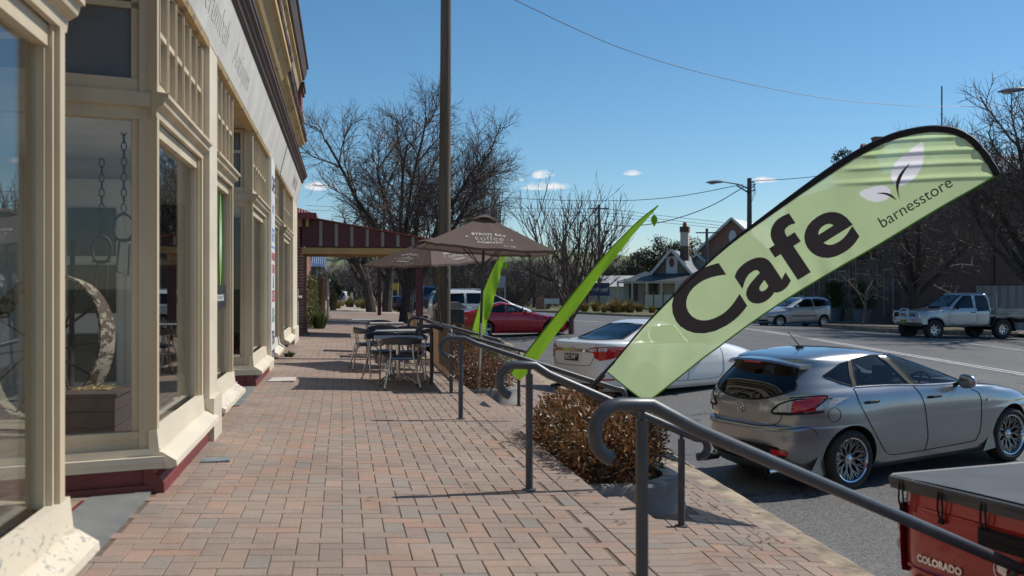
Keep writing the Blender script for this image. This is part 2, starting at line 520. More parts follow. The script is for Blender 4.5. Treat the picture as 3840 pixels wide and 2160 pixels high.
WHITE = M('worn_white_line', (.62, .62, .6), (.3, .3, .3), 9, .7, lo=.42, hi=.7)
mb = MB()
def line(a, b, w, n=30):
    a = Vector(a); b = Vector(b); d = (b - a).normalized(); s = Vector((d.y, -d.x)) * w / 2
    vs = []; 
    for i in range(n + 1):
        p = a + (b - a) * i / n
        for q in (p - s, p + s): vs.append((q.x, q.y, z_road(q.x, q.y) + .013))
    mb.add(vs, [(2 * i, 2 * i + 1, 2 * i + 3, 2 * i + 2) for i in range(n)])
def xc(y): return 14.75 + .112 * (y - 19.7)
for o in (-.13, .13): line((xc(-4) + o, -4), (xc(58) + o, 58), .11)
def xe(y): return 20.9 + .131 * (y - 27.65)
line((xe(-4), -4), (xe(58), 58), .11)
line((10.9, 50.5), (12.2, 45.4), .12, 6); line((15.2, 68), (16.4, 62.0), .14, 6)
line((24.2, 27.2), (24.5, 27.6), .2, 2)
rm = mb.build('road_markings', WHITE); tag(rm, kind='structure')

# far side of the street, verge and open ground
DIRT = M('leafy_dirt', (.17, .125, .09), (.09, .07, .05), 14, .95, bs=30, bstr=.8, bdist=.02)
GRASS = M('dry_grass', (.14, .145, .055), (.1, .085, .045), 1.2, .95, bs=9, bstr=.9, bdist=.05)
PATHM = M('far_path_concrete', (.2, .18, .16), (.14, .125, .115), 4, .9)
mb = MB()
zf = lambda x, y: z_road(x, y)
def slab(poly, top, mi=0, th=.5):
    n = len(poly)
    vs = [(x, y, zf(x, y) + top) for x, y in poly] + [(x, y, zf(x, y) + top - th) for x, y in poly]
    mb.add(vs, [tuple(range(n))] + [(i, n + i, n + (i + 1) % n, (i + 1) % n) for i in range(n)], mi)
slab([(26.6, -10), (60, -10), (60, 75), (30.5, 75), (28.5, 46), (27.6, 38)], .14, 0)
fp = mb.build('far_footpath', PATHM); tag(fp, kind='structure')
mb = MB()
slab([(23.0, 45.2), (22.6, 44.4), (22.4, 38.2), (23.2, 37.4), (28, 37.6), (29, 45.4)], .18, 0)
kb = mb.build('kerb_blister', CONC); tag(kb, kind='structure')
mb = MB()
slab([(23.2, 45.0), (22.8, 44.3), (22.6, 38.3), (23.3, 37.6), (27.9, 37.8), (28.9, 45.2)], .186, 0, .01)
slab([(26.7, 29), (30, 29), (31, 37), (27, 37.2)], .146, 0, .01)
db = mb.build('mulch_bed', DIRT); tag(db, kind='structure')
mb = MB()
slab([(14.2, 65.2), (17.6, 59.0), (23.5, 60.2), (29, 62), (31, 110), (8, 110), (9, 76)], .12, 0)
gk = mb.build('island_kerb', CONC); tag(gk, kind='structure')
mb = MB()
slab([(14.6, 65.4), (17.8, 59.4), (23.4, 60.6), (28.6, 62.4), (30.5, 109), (8.4, 109), (9.3, 76.3)], .13, 0, .01)
gb = mb.build('garden_verge', GRASS); tag(gb, kind='structure')

mb = MB()
def hz(x, y):
    d = math.hypot(x, y)
    t = max(0, min(1, (d - 95) / 420)); s = t * t * (3 - 2 * t)
    return -1.25 + (17 + 5 * sin(x * .011 + 1.3) + 3 * sin(x * .031)) * s if y > 0 else -1.25
n = 90; R0 = [0, 30, 60, 95, 130, 170, 220, 280, 340, 400, 460, 520, 620, 900, 2000]
vs = [(r * cos(2 * pi * k / n), r * sin(2 * pi * k / n), hz(r * cos(2 * pi * k / n), r * sin(2 * pi * k / n))) for r in R0 for k in range(n)]
mb.add(vs, [(i * n + k, (i + 1) * n + k, (i + 1) * n + (k + 1) % n, i * n + (k + 1) % n) for i in range(len(R0) - 1) for k in range(n)], 0, True)
PAST = M('green_pasture', (.13, .165, .06), (.1, .115, .05), .05, .95, bs=.6, bstr=.5, bdist=.3)
SCRUB = M('brown_scrub_ground', (.11, .085, .055), (.085, .08, .04), .3, .95, bs=2, bstr=.8, bdist=.1)
mb.mi = [1 if i // n < 7 else 0 for i in range(len(mb.f))]
gd = mb.build('ground', [PAST, SCRUB]); tag(gd, kind='structure')
mb = MB()
mb.add([(x, y, z) for x, y, z in ((-1.6, 57.9, .055), (3.6, 57.9, -.15), (2.6, 80, -.12), (.3, 110, -.05), (-1.6, 110, -.02))], [(0, 1, 2, 3, 4)], 0)
SAND = M('gravel_path', (.42, .33, .24), (.3, .24, .18), 2, .95, bs=30)
gp = mb.build('gravel_path', SAND); tag(gp, kind='structure')
mb = MB()
mb.add([(x, y, z) for x, y, z in ((-8, 57.9, -.02), (-1.6, 57.9, .045), (-1.6, 112, -.03), (-8, 112, -.05))], [(0, 1, 2, 3)], 0)
mb.add([(x, y, z) for x, y, z in ((3.6, 57.8, -.17), (6.3, 57.8, -.35), (9, 76, -.3), (8.4, 112, -.3), (.4, 112, -.1), (2.6, 80, -.13))], [(0, 1, 2, 3, 4, 5)], 0)
mb.add([(x, y, z) for x, y, z in ((3.5, 28, -.15), (x_kerb(28) - .07, 28, zk(28)), (x_kerb(58) - .07, 58, zk(58) + .05), (3.55, 58, -.16))], [(0, 1, 2, 3)], 0)
vg = mb.build('verge', DIRT); tag(vg, kind='structure')
# ------------------------------------------------------------------ the old shop on the left
CREAM = M('cream_paint', (.60, .50, .345), (.46, .375, .25), 2.2, .5, bs=60, bstr=.12, stretch=(1, 1, .3))
PEEL = mat_peel('peeling_cream_paint', (.66, .585, .45), (.3, .26, .21), 24, .80)
PEELB = mat_peel('badly_peeling_paint', (.68, .60, .46), (.26, .24, .22), 40, .66)
FROST = M('dusty_transom_glass', (.37, .33, .29), (.27, .24, .21), 2.5, .28, lo=.3, hi=.75)
FROSTD = M('dark_dusty_pane', (.15, .13, .115), (.09, .08, .072), 1.6, .25, lo=.3, hi=.7)
GLASS = mat_glass('window_glass', (.95, .97, .97), 1.5)
MAROON = M('maroon_paint', (.2, .032, .034), (.13, .028, .028), 5, .5, bs=30, bstr=.2)
FASC = M('white_fascia_paint', (.66, .63, .57), (.52, .49, .44), 1.6, .55, bs=50, bstr=.1)
BROWN = M('brown_cornice_paint', (.105, .062, .052), (.065, .045, .04), 5, .6, bs=40, stretch=(1, .2, 1))
PURPLE = M('purple_brown_gutter', (.15, .1, .105), (.07, .05, .05), 9, .7, bs=25, bstr=.6)
OCHRE = mat_peel('ochre_render', (.5, .36, .17), (.2, .15, .1), 7, .62, .8)
GREENP = M('dark_green_paint', (.07, .085, .07), (.05, .06, .05), 6, .5)
CREAMW = M('upper_wall_paint', (.70, .68, .62), (.5, .48, .43), 1.2, .7, bs=30, bstr=.2)
REDBR = M('red_pier_brick', (.26, .055, .04), (.17, .045, .035), 14, .8, bs=20)
GREY = M('grey_porch_paint', (.215, .225, .215), (.16, .165, .16), 3, .6, bs=40, bstr=.2)
SLATE = GREY
TILE1 = M('beige_porch_tile', (.34, .28, .19), (.28, .22, .15), 8, .6)
WALLW = M('white_board_wall', (.78, .76, .72), (.66, .64, .6), 2, .7)
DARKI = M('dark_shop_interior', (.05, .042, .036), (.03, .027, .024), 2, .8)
FLOORI = M('display_floor_boards', (.42, .33, .25), (.32, .25, .19), 6, .6)

shop = thing('shop', 'long two storey cream timber shopfront with bay windows, peeling paint and heavy cornice', 'shop', (-1.2, 12, 0))
XF = -1.2
BAYS = [(-4.0, 4.53), (6.69, 8.85), (9.42, 11.25), (13.65, 16.05), (17.12, 19.2), (20.85, 23.7)]
# recess on right of: bay0 (4.65-6.69), bay2 (11.25-13.65), bay4 (19.2-20.85)
ZS, ZH, ZT = .44, 2.46, 3.47
def molding(mb, y0, y1, x=XF, z=2.46, k=1.0, mi=0):
    pr = [(x, z), (x + .03, z), (x + .035, z + .05), (x + .075, z + .075), (x + .085, z + .115), (x + .105, z + .12), (x + .105, z + .145), (x + .02, z + .16), (x, z + .16)]
    mb.extr_y([(a, b) for a, b in pr], y0, y1, mi)
def sill(mb, y0, y1, mi=0):
    mb.extr_y([(XF - .02, .45), (XF + .03, .45), (XF + .045, .31), (XF + .065, .305), (XF + .15, .25), (XF + .155, .215), (XF + .12, .20), (XF - .02, .2)], y0, y1, mi)

def window_front(y0, y1, ncol, peel=False, plinth=True, dark=False):
    w = MB()
    pw = .075
    for a, b in ((y0, y0 + pw), (y1 - pw, y1)):
        w.box((XF - .02, (a + b) / 2, (ZS + ZT) / 2), (.10, b - a, ZT - ZS), 0)
        # inner stepped beads
    for a, b in ((y0 + pw, y0 + pw + .03), (y1 - pw - .03, y1 - pw)):
        w.box((XF - .03, (a + b) / 2, (ZS + ZH) / 2), (.075, .03, ZH - ZS), 0)
    for a, b in ((y0 + pw + .03, y0 + pw + .048), (y1 - pw - .048, y1 - pw - .03)):
        w.box((XF - .045, (a + b) / 2, (ZS + ZH) / 2), (.05, .018, ZH - ZS), 0)
    w.box((XF - .04, (y0 + y1) / 2, ZH - .045), (.06, y1 - y0 - 2 * pw, .09), 0)
    fr = w.build('window', CREAM, shop)
    g = MB()
    g.box((XF - .055, (y0 + y1) / 2, (ZS + ZH) / 2), (.006, y1 - y0 - 2 * pw - .07, ZH - ZS), 0)
    g.build('pane', GLASS, fr)
    s = MB(); sill(s, y0 - (.0 if y0 < 0 else .01), y1 + .08)
    s.build('sill', PEELB if peel else PEEL, fr)
    h = MB(); molding(h, y0 - .03, y1 + .03, z=ZH)
    h.build('head_moulding', CREAM, fr)
    # transom light with muntins
    t = MB()
    za, zb = ZH + .16, ZT
    t.box((XF - .02, (y0 + y1) / 2, za + .04), (.07, y1 - y0 - 2 * pw, .08))
    t.box((XF - .02, (y0 + y1) / 2, zb - .035), (.07, y1 - y0 - 2 * pw, .07))
    n = ncol; zm = za + .08 + (zb - za - .15) * .47
    for i in range(0, n + 1):
        yy = y0 + pw + (y1 - y0 - 2 * pw) * i / n
        t.box((XF - .01, yy, (za + zb) / 2), (.075, .042, zb - za - .152))
        t.box((XF + .03, yy, (za + zb) / 2), (.012, .018, zb - za - .152))
    t.box((XF - .012, (y0 + y1) / 2, zm), (.07, y1 - y0 - 2 * pw, .036))
    tr = t.build('transom', CREAM, shop)
    tg = MB(); tg.box((XF - .05, (y0 + y1) / 2, (za + zb) / 2), (.008, y1 - y0 - 2 * pw - .01, zb - za - .16))
    tg.build('transom_panes', FROST, tr)
    if plinth:
        p = MB()
        p.extr_y([(XF - .05, .2), (XF + .01, .2), (XF + .015, .165), (XF + .05, .15), (XF + .075, .11), (XF + .08, -.1), (XF - .05, -.1)], y0 - .02, y1 + .02)
        p.build('plinth', MAROON, fr)

window_front(-4.0, 4.53, 22, peel=True)
window_front(6.69, 8.85, 6)
window_front(9.42, 11.25, 5, peel=True, plinth=False)
window_front(13.65, 16.05, 6)
window_front(17.12, 19.2, 5, plinth=False)
window_front(20.85, 23.7, 6, plinth=False)

def window_return(yc, sgn):
    """splayed side of a bay going back into a doorway; sgn=+1: recess lies towards -y of the corner"""
    d = Vector((-.957, -.289 * sgn, 0)); L = 1.15
    c = Vector((XF - (.05 if sgn > 0 else .03), yc + (.05 if sgn > 0 else 0), 0))
    a = math.atan2(d.y, d.x)
    T = Matrix.Translation(c) @ Matrix.Rotation(a, 4, 'Z')
    w = MB()
    def bx(u0, u1, z0, z1, th=.09, mi=0, mbx=None, off=0): (mbx or w).box((0, 0, 0), (u1 - u0, th, z1 - z0), mi, mat=T @ Matrix.Translation(((u0 + u1) / 2, off, (z0 + z1) / 2)))
    bx(-.06 if sgn > 0 else -.01, .045, .2, ZT, .10 if sgn > 0 else .05); bx(L - .1, L, .2, ZT, .1)
    bx(.04, L - .1, .2, ZS - .04, .07); bx(.04, L - .1, ZS - .04, ZS, .09)
    bx(.04, L - .1, ZH - .02, ZH + .06, .11); bx(-.05, L - .1, ZH + .06, ZH + .15, .17); 
    bx(.04, L - .1, ZH + .15, ZH + .24, .08); bx(.04, L - .1, ZT - .05, ZT, .08); bx(.04, L - .1, ZT - .32, ZT - .28, .06)
    for u in (.045, L - .16): bx(u, u + .045, ZH + .24, ZT - .05, .06); bx(u, u + .04, ZS, ZH - .02, .06)
    f = w.build('return_window', CREAM, shop)
    g = MB(); bx(.04, L - .11, ZS, ZH, .006, 0, g); g.build('pane', GLASS, f)
    g = MB(); bx(.03, L - .09, ZH + .12, ZT, .006, 0, g); g.build('upper_pane', FROSTD, f)
    s = MB()
    bx(-.08, L, .285, .33, .14, 0, s); bx(-.10, L, .245, .283, .24, 0, s); bx(-.09, L, .205, .243, .2, 0, s)
    s.build('return_sill', PEEL, f)
    p = MB(); bx(-.03, L, .10, .2, .10, 0, p); bx(-.03, L, -.1, .1, .17, 0, p)
    p.build('plinth', MAROON, f)
window_return(6.69, 1); window_return(4.50, -1); window_return(13.65, 1); window_return(11.25, -1); window_return(20.85, 1); window_return(19.2, -1)

# pilasters and end post
for a, b in ((8.87, 9.40), (16.07, 17.1), (23.72, 25.9)):
    w = MB(); w.box((XF + .02, (a + b) / 2, 1.74), (.12, b - a, 3.5))
    if a != 16.07: w.box((XF + .06, (a + b) / 2, .2), (.12, b - a + .03, .42))
    w.build('pilaster', PEEL, shop)
# doorway recesses: inner doors, soffits and porch floors
for a, b in ((4.53, 6.69), (11.25, 13.65), (19.2, 20.85)):
    w = MB(); w.box((XF - .72, (a + b) / 2, 3.51), (1.42, b - a + .2, .06)); w.build('porch_soffit', CREAM, shop)
    w = MB()
    x = -2.42; m = (a + b) / 2
    w.box((x, m, 2.7), (.08, b - a - .5, 1.5))
    for q in (a + .35, b - .35): w.box((x, q, 1.0), (.1, .1, 2))
    f = w.build('door_frame', CREAM, shop)
    w = MB(); w.box((x - .02, m, 1.0), (.045, b - a - .8, 1.9)); d = w.build('door', WALLW, shop)
    w = MB(); w.box((x + .01, m, 1.35), (.02, b - a - 1.2, 1.0)); w.build('pane', FROSTD, d)
w = MB()
w.box((-2.0, 5.7, -.02), (.86, 2.3, .16))
for k in range(9): w.box((-2.05 + (k % 2) * .17, 4.75 + k * .26, .0615), (.16, .24, .004), 1)
pf = w.build('porch_floor', [TILE1, WALLW], shop)
w = MB(); w.box((-2.0, 12.45, -.02), (1.5, 2.6, .14)); w.build('porch_floor', TILE1, shop)
w = MB(); w.box((-2.0, 20, -.02), (1.5, 1.9, .14)); w.build('porch_floor', TILE1, shop)
w = MB(); w.box((-1.555, 5.85, -.01), (.03, 2.0, .142)); w.build('porch_edging', MAROON, shop)
w = MB(); w.prism([(-1.54, 4.9), (-1.2, 4.93), (-1.2, 6.78), (-1.54, 6.78)], -.05, .064); w.build('porch_step', GREY, shop)
w = MB(); w.prism([(-1.6, 11.3), (-1.12, 11.4), (-1.12, 13.6), (-1.6, 13.6)], -.05, .058); w.build('porch_step', GREY, shop)
# display rooms behind the glass
w = MB()
def room(y0, y1, xb=-2.75, mi=0):
    w.box((xb, (y0 + y1) / 2, 1.5), (.06, y1 - y0, 3.1), mi)
    xa, xi = XF - .12, -2.32
    lo = [(xa, y0 + .10), (xi, y0 - .22), (xb, y0 - .22)] if y0 in (6.69, 13.65, 20.85) else [(xa, y0), (xb, y0)]
    hi = [(xb, y1 + .22), (xi, y1 + .22), (xa, y1 - .10)] if y1 in (4.5, 11.25, 19.2) else [(xb, y1), (xa, y1)]
    w.prism(lo + hi, 2.49, 2.53, 0); w.prism(lo + hi, .29, .335, 2)
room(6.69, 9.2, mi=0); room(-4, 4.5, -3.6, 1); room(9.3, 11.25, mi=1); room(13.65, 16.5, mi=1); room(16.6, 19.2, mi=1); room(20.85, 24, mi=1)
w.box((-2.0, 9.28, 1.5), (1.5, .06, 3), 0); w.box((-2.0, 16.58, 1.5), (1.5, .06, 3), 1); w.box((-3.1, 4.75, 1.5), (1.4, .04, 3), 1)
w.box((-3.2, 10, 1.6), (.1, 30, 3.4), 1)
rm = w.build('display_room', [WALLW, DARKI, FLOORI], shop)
w = MB()        # inner door at the back of the second bay's display
w.box((-2.15, 9.22, 1.25), (.6, .05, 1.9)); w.box((-2.15, 9.19, 2.25), (.72, .05, .12))
for sx in (-2.48, -1.82): w.box((sx, 9.19, 1.3), (.08, .06, 2.0))
idr = w.build('inner_door', WALLW, shop)
w = MB()
for zz in (.75, 1.35, 1.85): w.box((-2.15, 9.185, zz), (.4, .02, .42))
w.build('pane', FROSTD, idr)
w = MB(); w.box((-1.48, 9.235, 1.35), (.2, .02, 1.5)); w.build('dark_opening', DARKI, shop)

# fascia (leaning out a little), cornices and parapet, all run the length of the shop
Y0, Y1 = -4.0, 26.0
w = MB(); w.extr_y([(XF - .05, 3.47), (XF + .055, 3.47), (XF + .075, 3.5), (XF + .195, 4.02), (XF - .05, 4.02)], Y0, Y1)
fa = w.build('fascia', FASC, shop)
w = MB(); w.extr_y([(XF - .05, 3.43), (XF + .07, 3.43), (XF + .085, 3.465), (XF - .05, 3.465)], Y0, Y1); w.build('fascia_bead', OCHRE, shop)
w = MB()
w.extr_y([(XF, 4.03), (XF + .21, 4.03), (XF + .235, 4.055), (XF + .24, 4.10), (XF + .27, 4.115), (XF + .275, 4.15), (XF + .31, 4.165), (XF + .315, 4.20), (XF + .33, 4.21), (XF + .33, 4.245), (XF, 4.28)], Y0, Y1)
w.build('lower_cornice', BROWN, shop)
w = MB(); w.extr_y([(XF, 4.29), (XF + .27, 4.27), (XF + .275, 4.33), (XF, 4.35)], Y0, Y1 - .2); w.build('ochre_band', OCHRE, shop)
w = MB(); w.extr_y([(XF, 4.36), (XF + .2, 4.35), (XF + .205, 4.44), (XF, 4.46)], Y0, 20.4); w.extr_y([(XF, 4.36), (XF + .17, 4.35), (XF + .175, 4.41), (XF, 4.43)], 20.4, Y1 - .3); w.build('green_band', GREENP, shop)
w = MB(); w.box((XF - .55, 11, 6.0), (1.1, 30, 3.5)); w.build('upper_wall', CREAMW, shop)
w = MB()
rg = random.Random(3)
w.extr_y([(XF, 4.88), (XF + .06, 4.90), (XF + .08, 4.97), (XF + .17, 5.0), (XF + .19, 5.05), (XF + .25, 5.06), (XF + .27, 5.13), (XF, 5.16)], Y0, Y1 + .25)
w.extr_y([(XF + .1, 4.82), (XF + .2, 4.84), (XF + .3, 5.0), (XF + .36, 5.03), (XF + .36, 5.12), (XF + .1, 5.12)], Y0, 17.2)
w.build('ochre_cornice', OCHRE, shop)
w = MB()
for i in range(60):        # weathered lead capping, broken in short lengths
    a = Y0 + (Y1 + .3 - Y0) * i / 60; b = Y0 + (Y1 + .3 - Y0) * (i + 1) / 60
    j = rg.uniform(-.015, .015) + (.06 if a < 17 else 0)
    w.tube([(XF + .27 + j, a, 5.19 + j * .5), (XF + .27 + j + rg.uniform(-.01, .01), b + .01, 5.19 + j * .5)], .062 + rg.uniform(-.006, .008), 8, 0)
w.build('lead_capping', PURPLE, shop)
w = MB()
w.extr_y([(XF, 5.75), (XF + .12, 5.77), (XF + .12, 5.86), (XF, 5.9)], Y0, 24.2, 0)
w.extr_y([(XF, 6.05), (XF + .16, 6.08), (XF + .2, 6.25), (XF + .26, 6.3), (XF + .26, 6.36), (XF, 6.4)], Y0, 24.4, 1)
k = Y0
while k < 24.2:
    w.box((XF + .09, k, 5.97), (.17, .1, .14), 2); k += .26
w.build('dentil_course', [CREAMW, OCHRE, GREENP], shop)
w = MB(); w.extr_y([(XF, 6.42), (XF + .3, 6.42), (XF + .36, 6.6), (XF + .36, 6.68), (XF + .4, 6.7), (XF + .4, 6.78), (XF, 6.85)], Y0, 24.8); w.build('top_cornice', BROWN, shop)
w = MB()
w.box((XF + .02, 25.35, 6.1), (.4, .9, 2.0), 0)
for zz, ex in ((6.35, .16), (6.25, .1), (7.15, .12), (7.25, .2)): w.box((XF + .02, 25.35, zz), (.4 + ex, .9 + ex, .1), 1)
w.box((XF + .02, 25.35, 5.62), (.5, 1.02, .09), 2)
w.build('end_pier', [REDBR, BROWN, OCHRE], shop)
w = MB(); w.box((-3.3, 11, 3.0), (3.2, 30.2, 6), 0); w.build('side_wall', DARKI, shop) if False else None
w = MB(); w.box((-2.2, 25.93, 2.9), (2.0, .12, 5.6)); w.box((-2.2, 25.93, -.05), (2, .1, .4)); w.build('end_wall', CREAMW, shop)

# ghost lettering on the fascia, painted signs
GHOST = M('faded_lettering', (.50, .485, .455), (.58, .565, .53), 25, .6, lo=.45, hi=.6)
def on_fascia(txt, y, size, name, sx=1.0, mat=GHOST):
    vs, fs = text_mesh(txt, size, 0.0, 1.05, 'LEFT')
    nv = []
    for (a, b, c) in vs:
        z = 3.75 + b; x = XF + .075 + (z - 3.5) / .52 * .12 + .003
        nv.append((x, y + a * sx, z))
    mb = MB(); mb.add(nv, fs); return mb.build(name, mat, fa)
on_fascia('Cumberumbah', 7.2, .34, 'faded_lettering', 1.25)
on_fascia('Antiques', 10.4, .34, 'faded_lettering', 1.25)
on_fascia('BARNESSTORE', 22.6, .3, 'faded_lettering', .8, M('dark_faded_lettering', (.2, .2, .19), (.42, .41, .38), 30, .6, lo=.4, hi=.6))
# URL strip and leaf sticker on third bay
BLACK = M('black_strip', (.02, .02, .025), (.03, .03, .035), 5, .4)
WHT = M('white_lettering', (.72, .72, .72), (.62, .62, .62), 8, .5)
LIME = M('lime_sticker', (.16, .5, .06), (.14, .42, .05), 5, .4)
def on_wall(txt, y, z, size, name, mat, par, x=XF + .004, bold=.0, sy=1.0, space=1.0, align='CENTER'):
    vs, fs = text_mesh(txt, size, bold, space, align)
    mb = MB(); mb.add([(x, y + a * sy, z + b) for a, b, c in vs], fs); return mb.build(name, mat, par)
t = MB(); t.box((XF - .046, 10.4, 1.27), (.006, 1.5, .24)); st = t.build('url_strip', BLACK, shop)
on_wall('ruralexperience.com.au', 10.4, 1.27, .14, 'lettering', WHT, st, XF - .0425, .002, .92)
t = MB()
T = Matrix.Translation((XF - .05, 10.75, 1.85)) @ Matrix.Rotation(pi / 2, 4, 'Z') @ Matrix.Rotation(pi / 2, 4, 'X')
lf = [(-.02, -.55), (.08, -.3), (.14, 0), (.1, .3), (-.02, .55), (-.1, .2), (-.12, -.1)]
t.prism(lf, 0, .003, 0, T); ls = t.build('leaf_sticker', LIME, shop)
t = MB(); t.prism([(p[0] * .35, p[1] * .45) for p in lf], .003, .005, 0, T); t.build('leaf_print', WHT, ls)

sgn = thing('shop_sign', 'tall narrow white board with cafe and tea rooms painted down it, fixed on shop pilaster', 'sign', (XF + .1, 16.55, 0))
SIGNW = M('sign_white', (.72, .71, .69), (.62, .61, .59), 2, .45)
t = MB(); t.box((XF + .093, 16.55, 1.86), (.022, .86, 3.16), 0, bev=.004); t.build('sign_board', SIGNW, sgn)
INK = M('sign_ink_dark', (.04, .04, .07), None, 5, .5); RED = M('sign_ink_red', (.55, .05, .06), None, 5, .5); GRN = M('sign_ink_green', (.12, .36, .16), None, 5, .5); BLU = M('sign_ink_blue', (.16, .32, .62), None, 5, .5)
X2 = XF + .107
for txt, z, s, m, b, sy in (('CAFE', 3.02, .34, INK, .006, .95), ('ART', 2.62, .2, BLU, .002, 1.2), ('GIFTS', 2.2, .3, BLU, .003, .85), ('HOMEMADE', 1.86, .17, RED, .004, .8), ('CHAIS', 1.66, .2, RED, .004, 1.1), ('&', 1.45, .28, INK, .01, 1.1), ('CAKES', 1.22, .26, RED, .005, .85), ('LIGHT', .98, .14, GRN, .004, 1.2), ('LUNCHES', .86, .15, GRN, .004, .95), ('TEA', .55, .3, INK, .008, 1.1), ('ROOMS', .27, .24, INK, .004, .85)):
    on_wall(txt, 16.55, z, s, 'lettering', m, sgn, X2, b, sy)
t = MB(); t.box((X2, 16.55, 2.02), (.004, .8, .02)); t.build('blue_rule', BLU, sgn)

# things in the shop window and on the paving beside it
RUST = mat_peel('rusty_flaking_iron', (.34, .28, .21), (.06, .035, .022), 24, .54, .85)
WOODD = M('dark_old_wood', (.085, .05, .034), (.05, .03, .022), 6, .8, bs=30, stretch=(1, 1, .3))
IRON = M('black_iron', (.03, .028, .027), (.06, .035, .025), 20, .7, metal=.4)
wl = thing('cartwheel', 'big rusty spoked iron farm wheel leaning in the shop window', 'wheel', (-2.12, 7.72, .36))
c = Vector((-2.12, 7.72, .93)); Rw = .54
Tw = Matrix.Translation(c) @ Matrix.Rotation(rad(-28), 4, 'Z') @ Matrix.Rotation(rad(78), 4, 'X')
t = MB(); t.lathe([(Rw - .02, -.075), (Rw, -.075), (Rw, .075), (Rw - .02, .075), (Rw - .02, -.075)], 48, 0, Tw); t.build('rim', RUST, wl)
t = MB(); t.lathe([(.0, -.12), (.06, -.12), (.085, -.07), (.085, .07), (.06, .12), (0, .12)], 16, 0, Tw); t.build('hub', RUST, wl)
t = MB()
for k in range(12):
    a = 2 * pi * k / 12; s = .07 if k % 2 else -.07
    t.tube([Tw @ Vector((.07 * cos(a), .07 * sin(a), s)), Tw @ Vector(((Rw - .01) * cos(a + .12), (Rw - .01) * sin(a + .12), s * .4))], .009, 6)
t.build('spokes', IRON, wl)
bx = thing('wooden_crate', 'dark old wooden box standing in shop window below the iron wheel', 'box', (-1.62, 7.05, .335))
t = MB()
for i in range(3): t.box((-1.62, 7.05, .40 + i * .105), (.34, .5, .1), 0, bev=.006)
t.box((-1.62, 7.05, .665), (.37, .53, .022), 0, bev=.004); t.build('crate_body', WOODD, bx)
t = MB()
rs = random.Random(9)
for i in range(60):
    p = Vector((-1.62 + rs.uniform(-.12, .12), 7.15 + rs.uniform(-.15, .15), .682)); a = rs.uniform(0, 6.3)
    t.tube([p, p + Vector((cos(a) * .05, sin(a) * .05, rs.uniform(0, .02)))], .0025, 3, 0, False)
t.build('straw', M('straw', (.5, .36, .14), None, 9, .9), bx)
bt = thing('glass_bottle', 'small clear bottle on ledge at back of shop window', 'bottle', (-1.52, 8.3, .335))
t = MB(); t.lathe([(.0, .335), (.055, .335), (.06, .36), (.06, .52), (.035, .6), (.02, .66), (.02, .72), (.026, .725), (.02, .76), (0, .765)], 16, 0, Matrix.Translation((-1.52, 8.3, 0)))
t.build('bottle_body', M('cloudy_glass', (.4, .42, .38), (.3, .32, .3), 20, .12), bt)
for (y, x, z0, z1, lab) in ((7.6, -1.56, 2.5, 1.9, 'rusty chain with stirrup iron hanging from shop window ceiling, nearer the glass'), (7.9, -1.78, 2.3, 1.75, 'thin rusty harness chain hanging in shop window, further back')):
    ch = thing('hanging_chain', lab, 'chain', (x, y, z1), 0, 'chains hanging in the shop window')
    t = MB(); z = z0; i = 0
    while z > z1:
        T = Matrix.Translation((x, y, z)) @ Matrix.Rotation(pi / 2 * (i % 2), 4, 'Z') @ Matrix.Rotation(pi / 2, 4, 'X')
        pts = [T @ Vector((.018 * cos(q * pi / 6), .034 * sin(q * pi / 6), 0)) for q in range(13)]
        t.tube(pts, .0045, 5); z -= .056; i += 1
    t.build('chain_links', IRON, ch)
    t = MB(); pts = [Vector((x + .07 * cos(q * pi / 8), y, z1 - .1 + .1 * sin(q * pi / 8))) for q in range(17)]; t.tube(pts, .011, 6)
    t.box((x, y, z1 - .19), (.13, .05, .015)); t.tube([(x - .03, y, z1 - .2), (x - .05, y, z1 - .42), (x + .03, y, z1 - .45), (x + .04, y, z1 - .22)], .008, 5)
    t.build('stirrup', IRON, ch)
hn = thing('hanging_tools', 'dark iron tools and bar standing against wall inside shop window', 'tools', (-2.3, 8.2, .335))
t = MB(); t.tube([(-2.25, 8.1, .34), (-2.42, 8.6, 2.0)], .016, 8); t.tube([(-2.1, 8.3, .34), (-2.2, 8.75, 1.75)], .02, 8)
t.tube([(-2.33, 8.05, 1.72), (-2.2, 8.0, 1.5), (-2.27, 8.02, 1.42), (-2.15, 8.0, 1.36)], .022, 8); t.build('tool_bars', IRON, hn)

STEELP = M('drain_plate', (.3, .34, .36), (.22, .25, .26), 9, .5, metal=.3)
dp = MB(); dp.prism([(-1.05, 7.78), (-.84, 7.82), (-.86, 7.98), (-1.05, 7.96)], .0, .052); o = dp.build('drain_plate', STEELP); tag(o, 'small grey metal plate set in brick paving at foot of shop', 'metal plate')
dp = MB(); dp.prism([(-1.03, 14.35), (-.66, 14.4), (-.66, 14.95), (-1.0, 14.95)], .0, .052); o = dp.build('utility_cover', M('white_concrete_lid', (.55, .5, .43), (.45, .41, .36), 9, .8)); tag(o, 'pale concrete cover set in brick paving by shop doorway', 'cover')
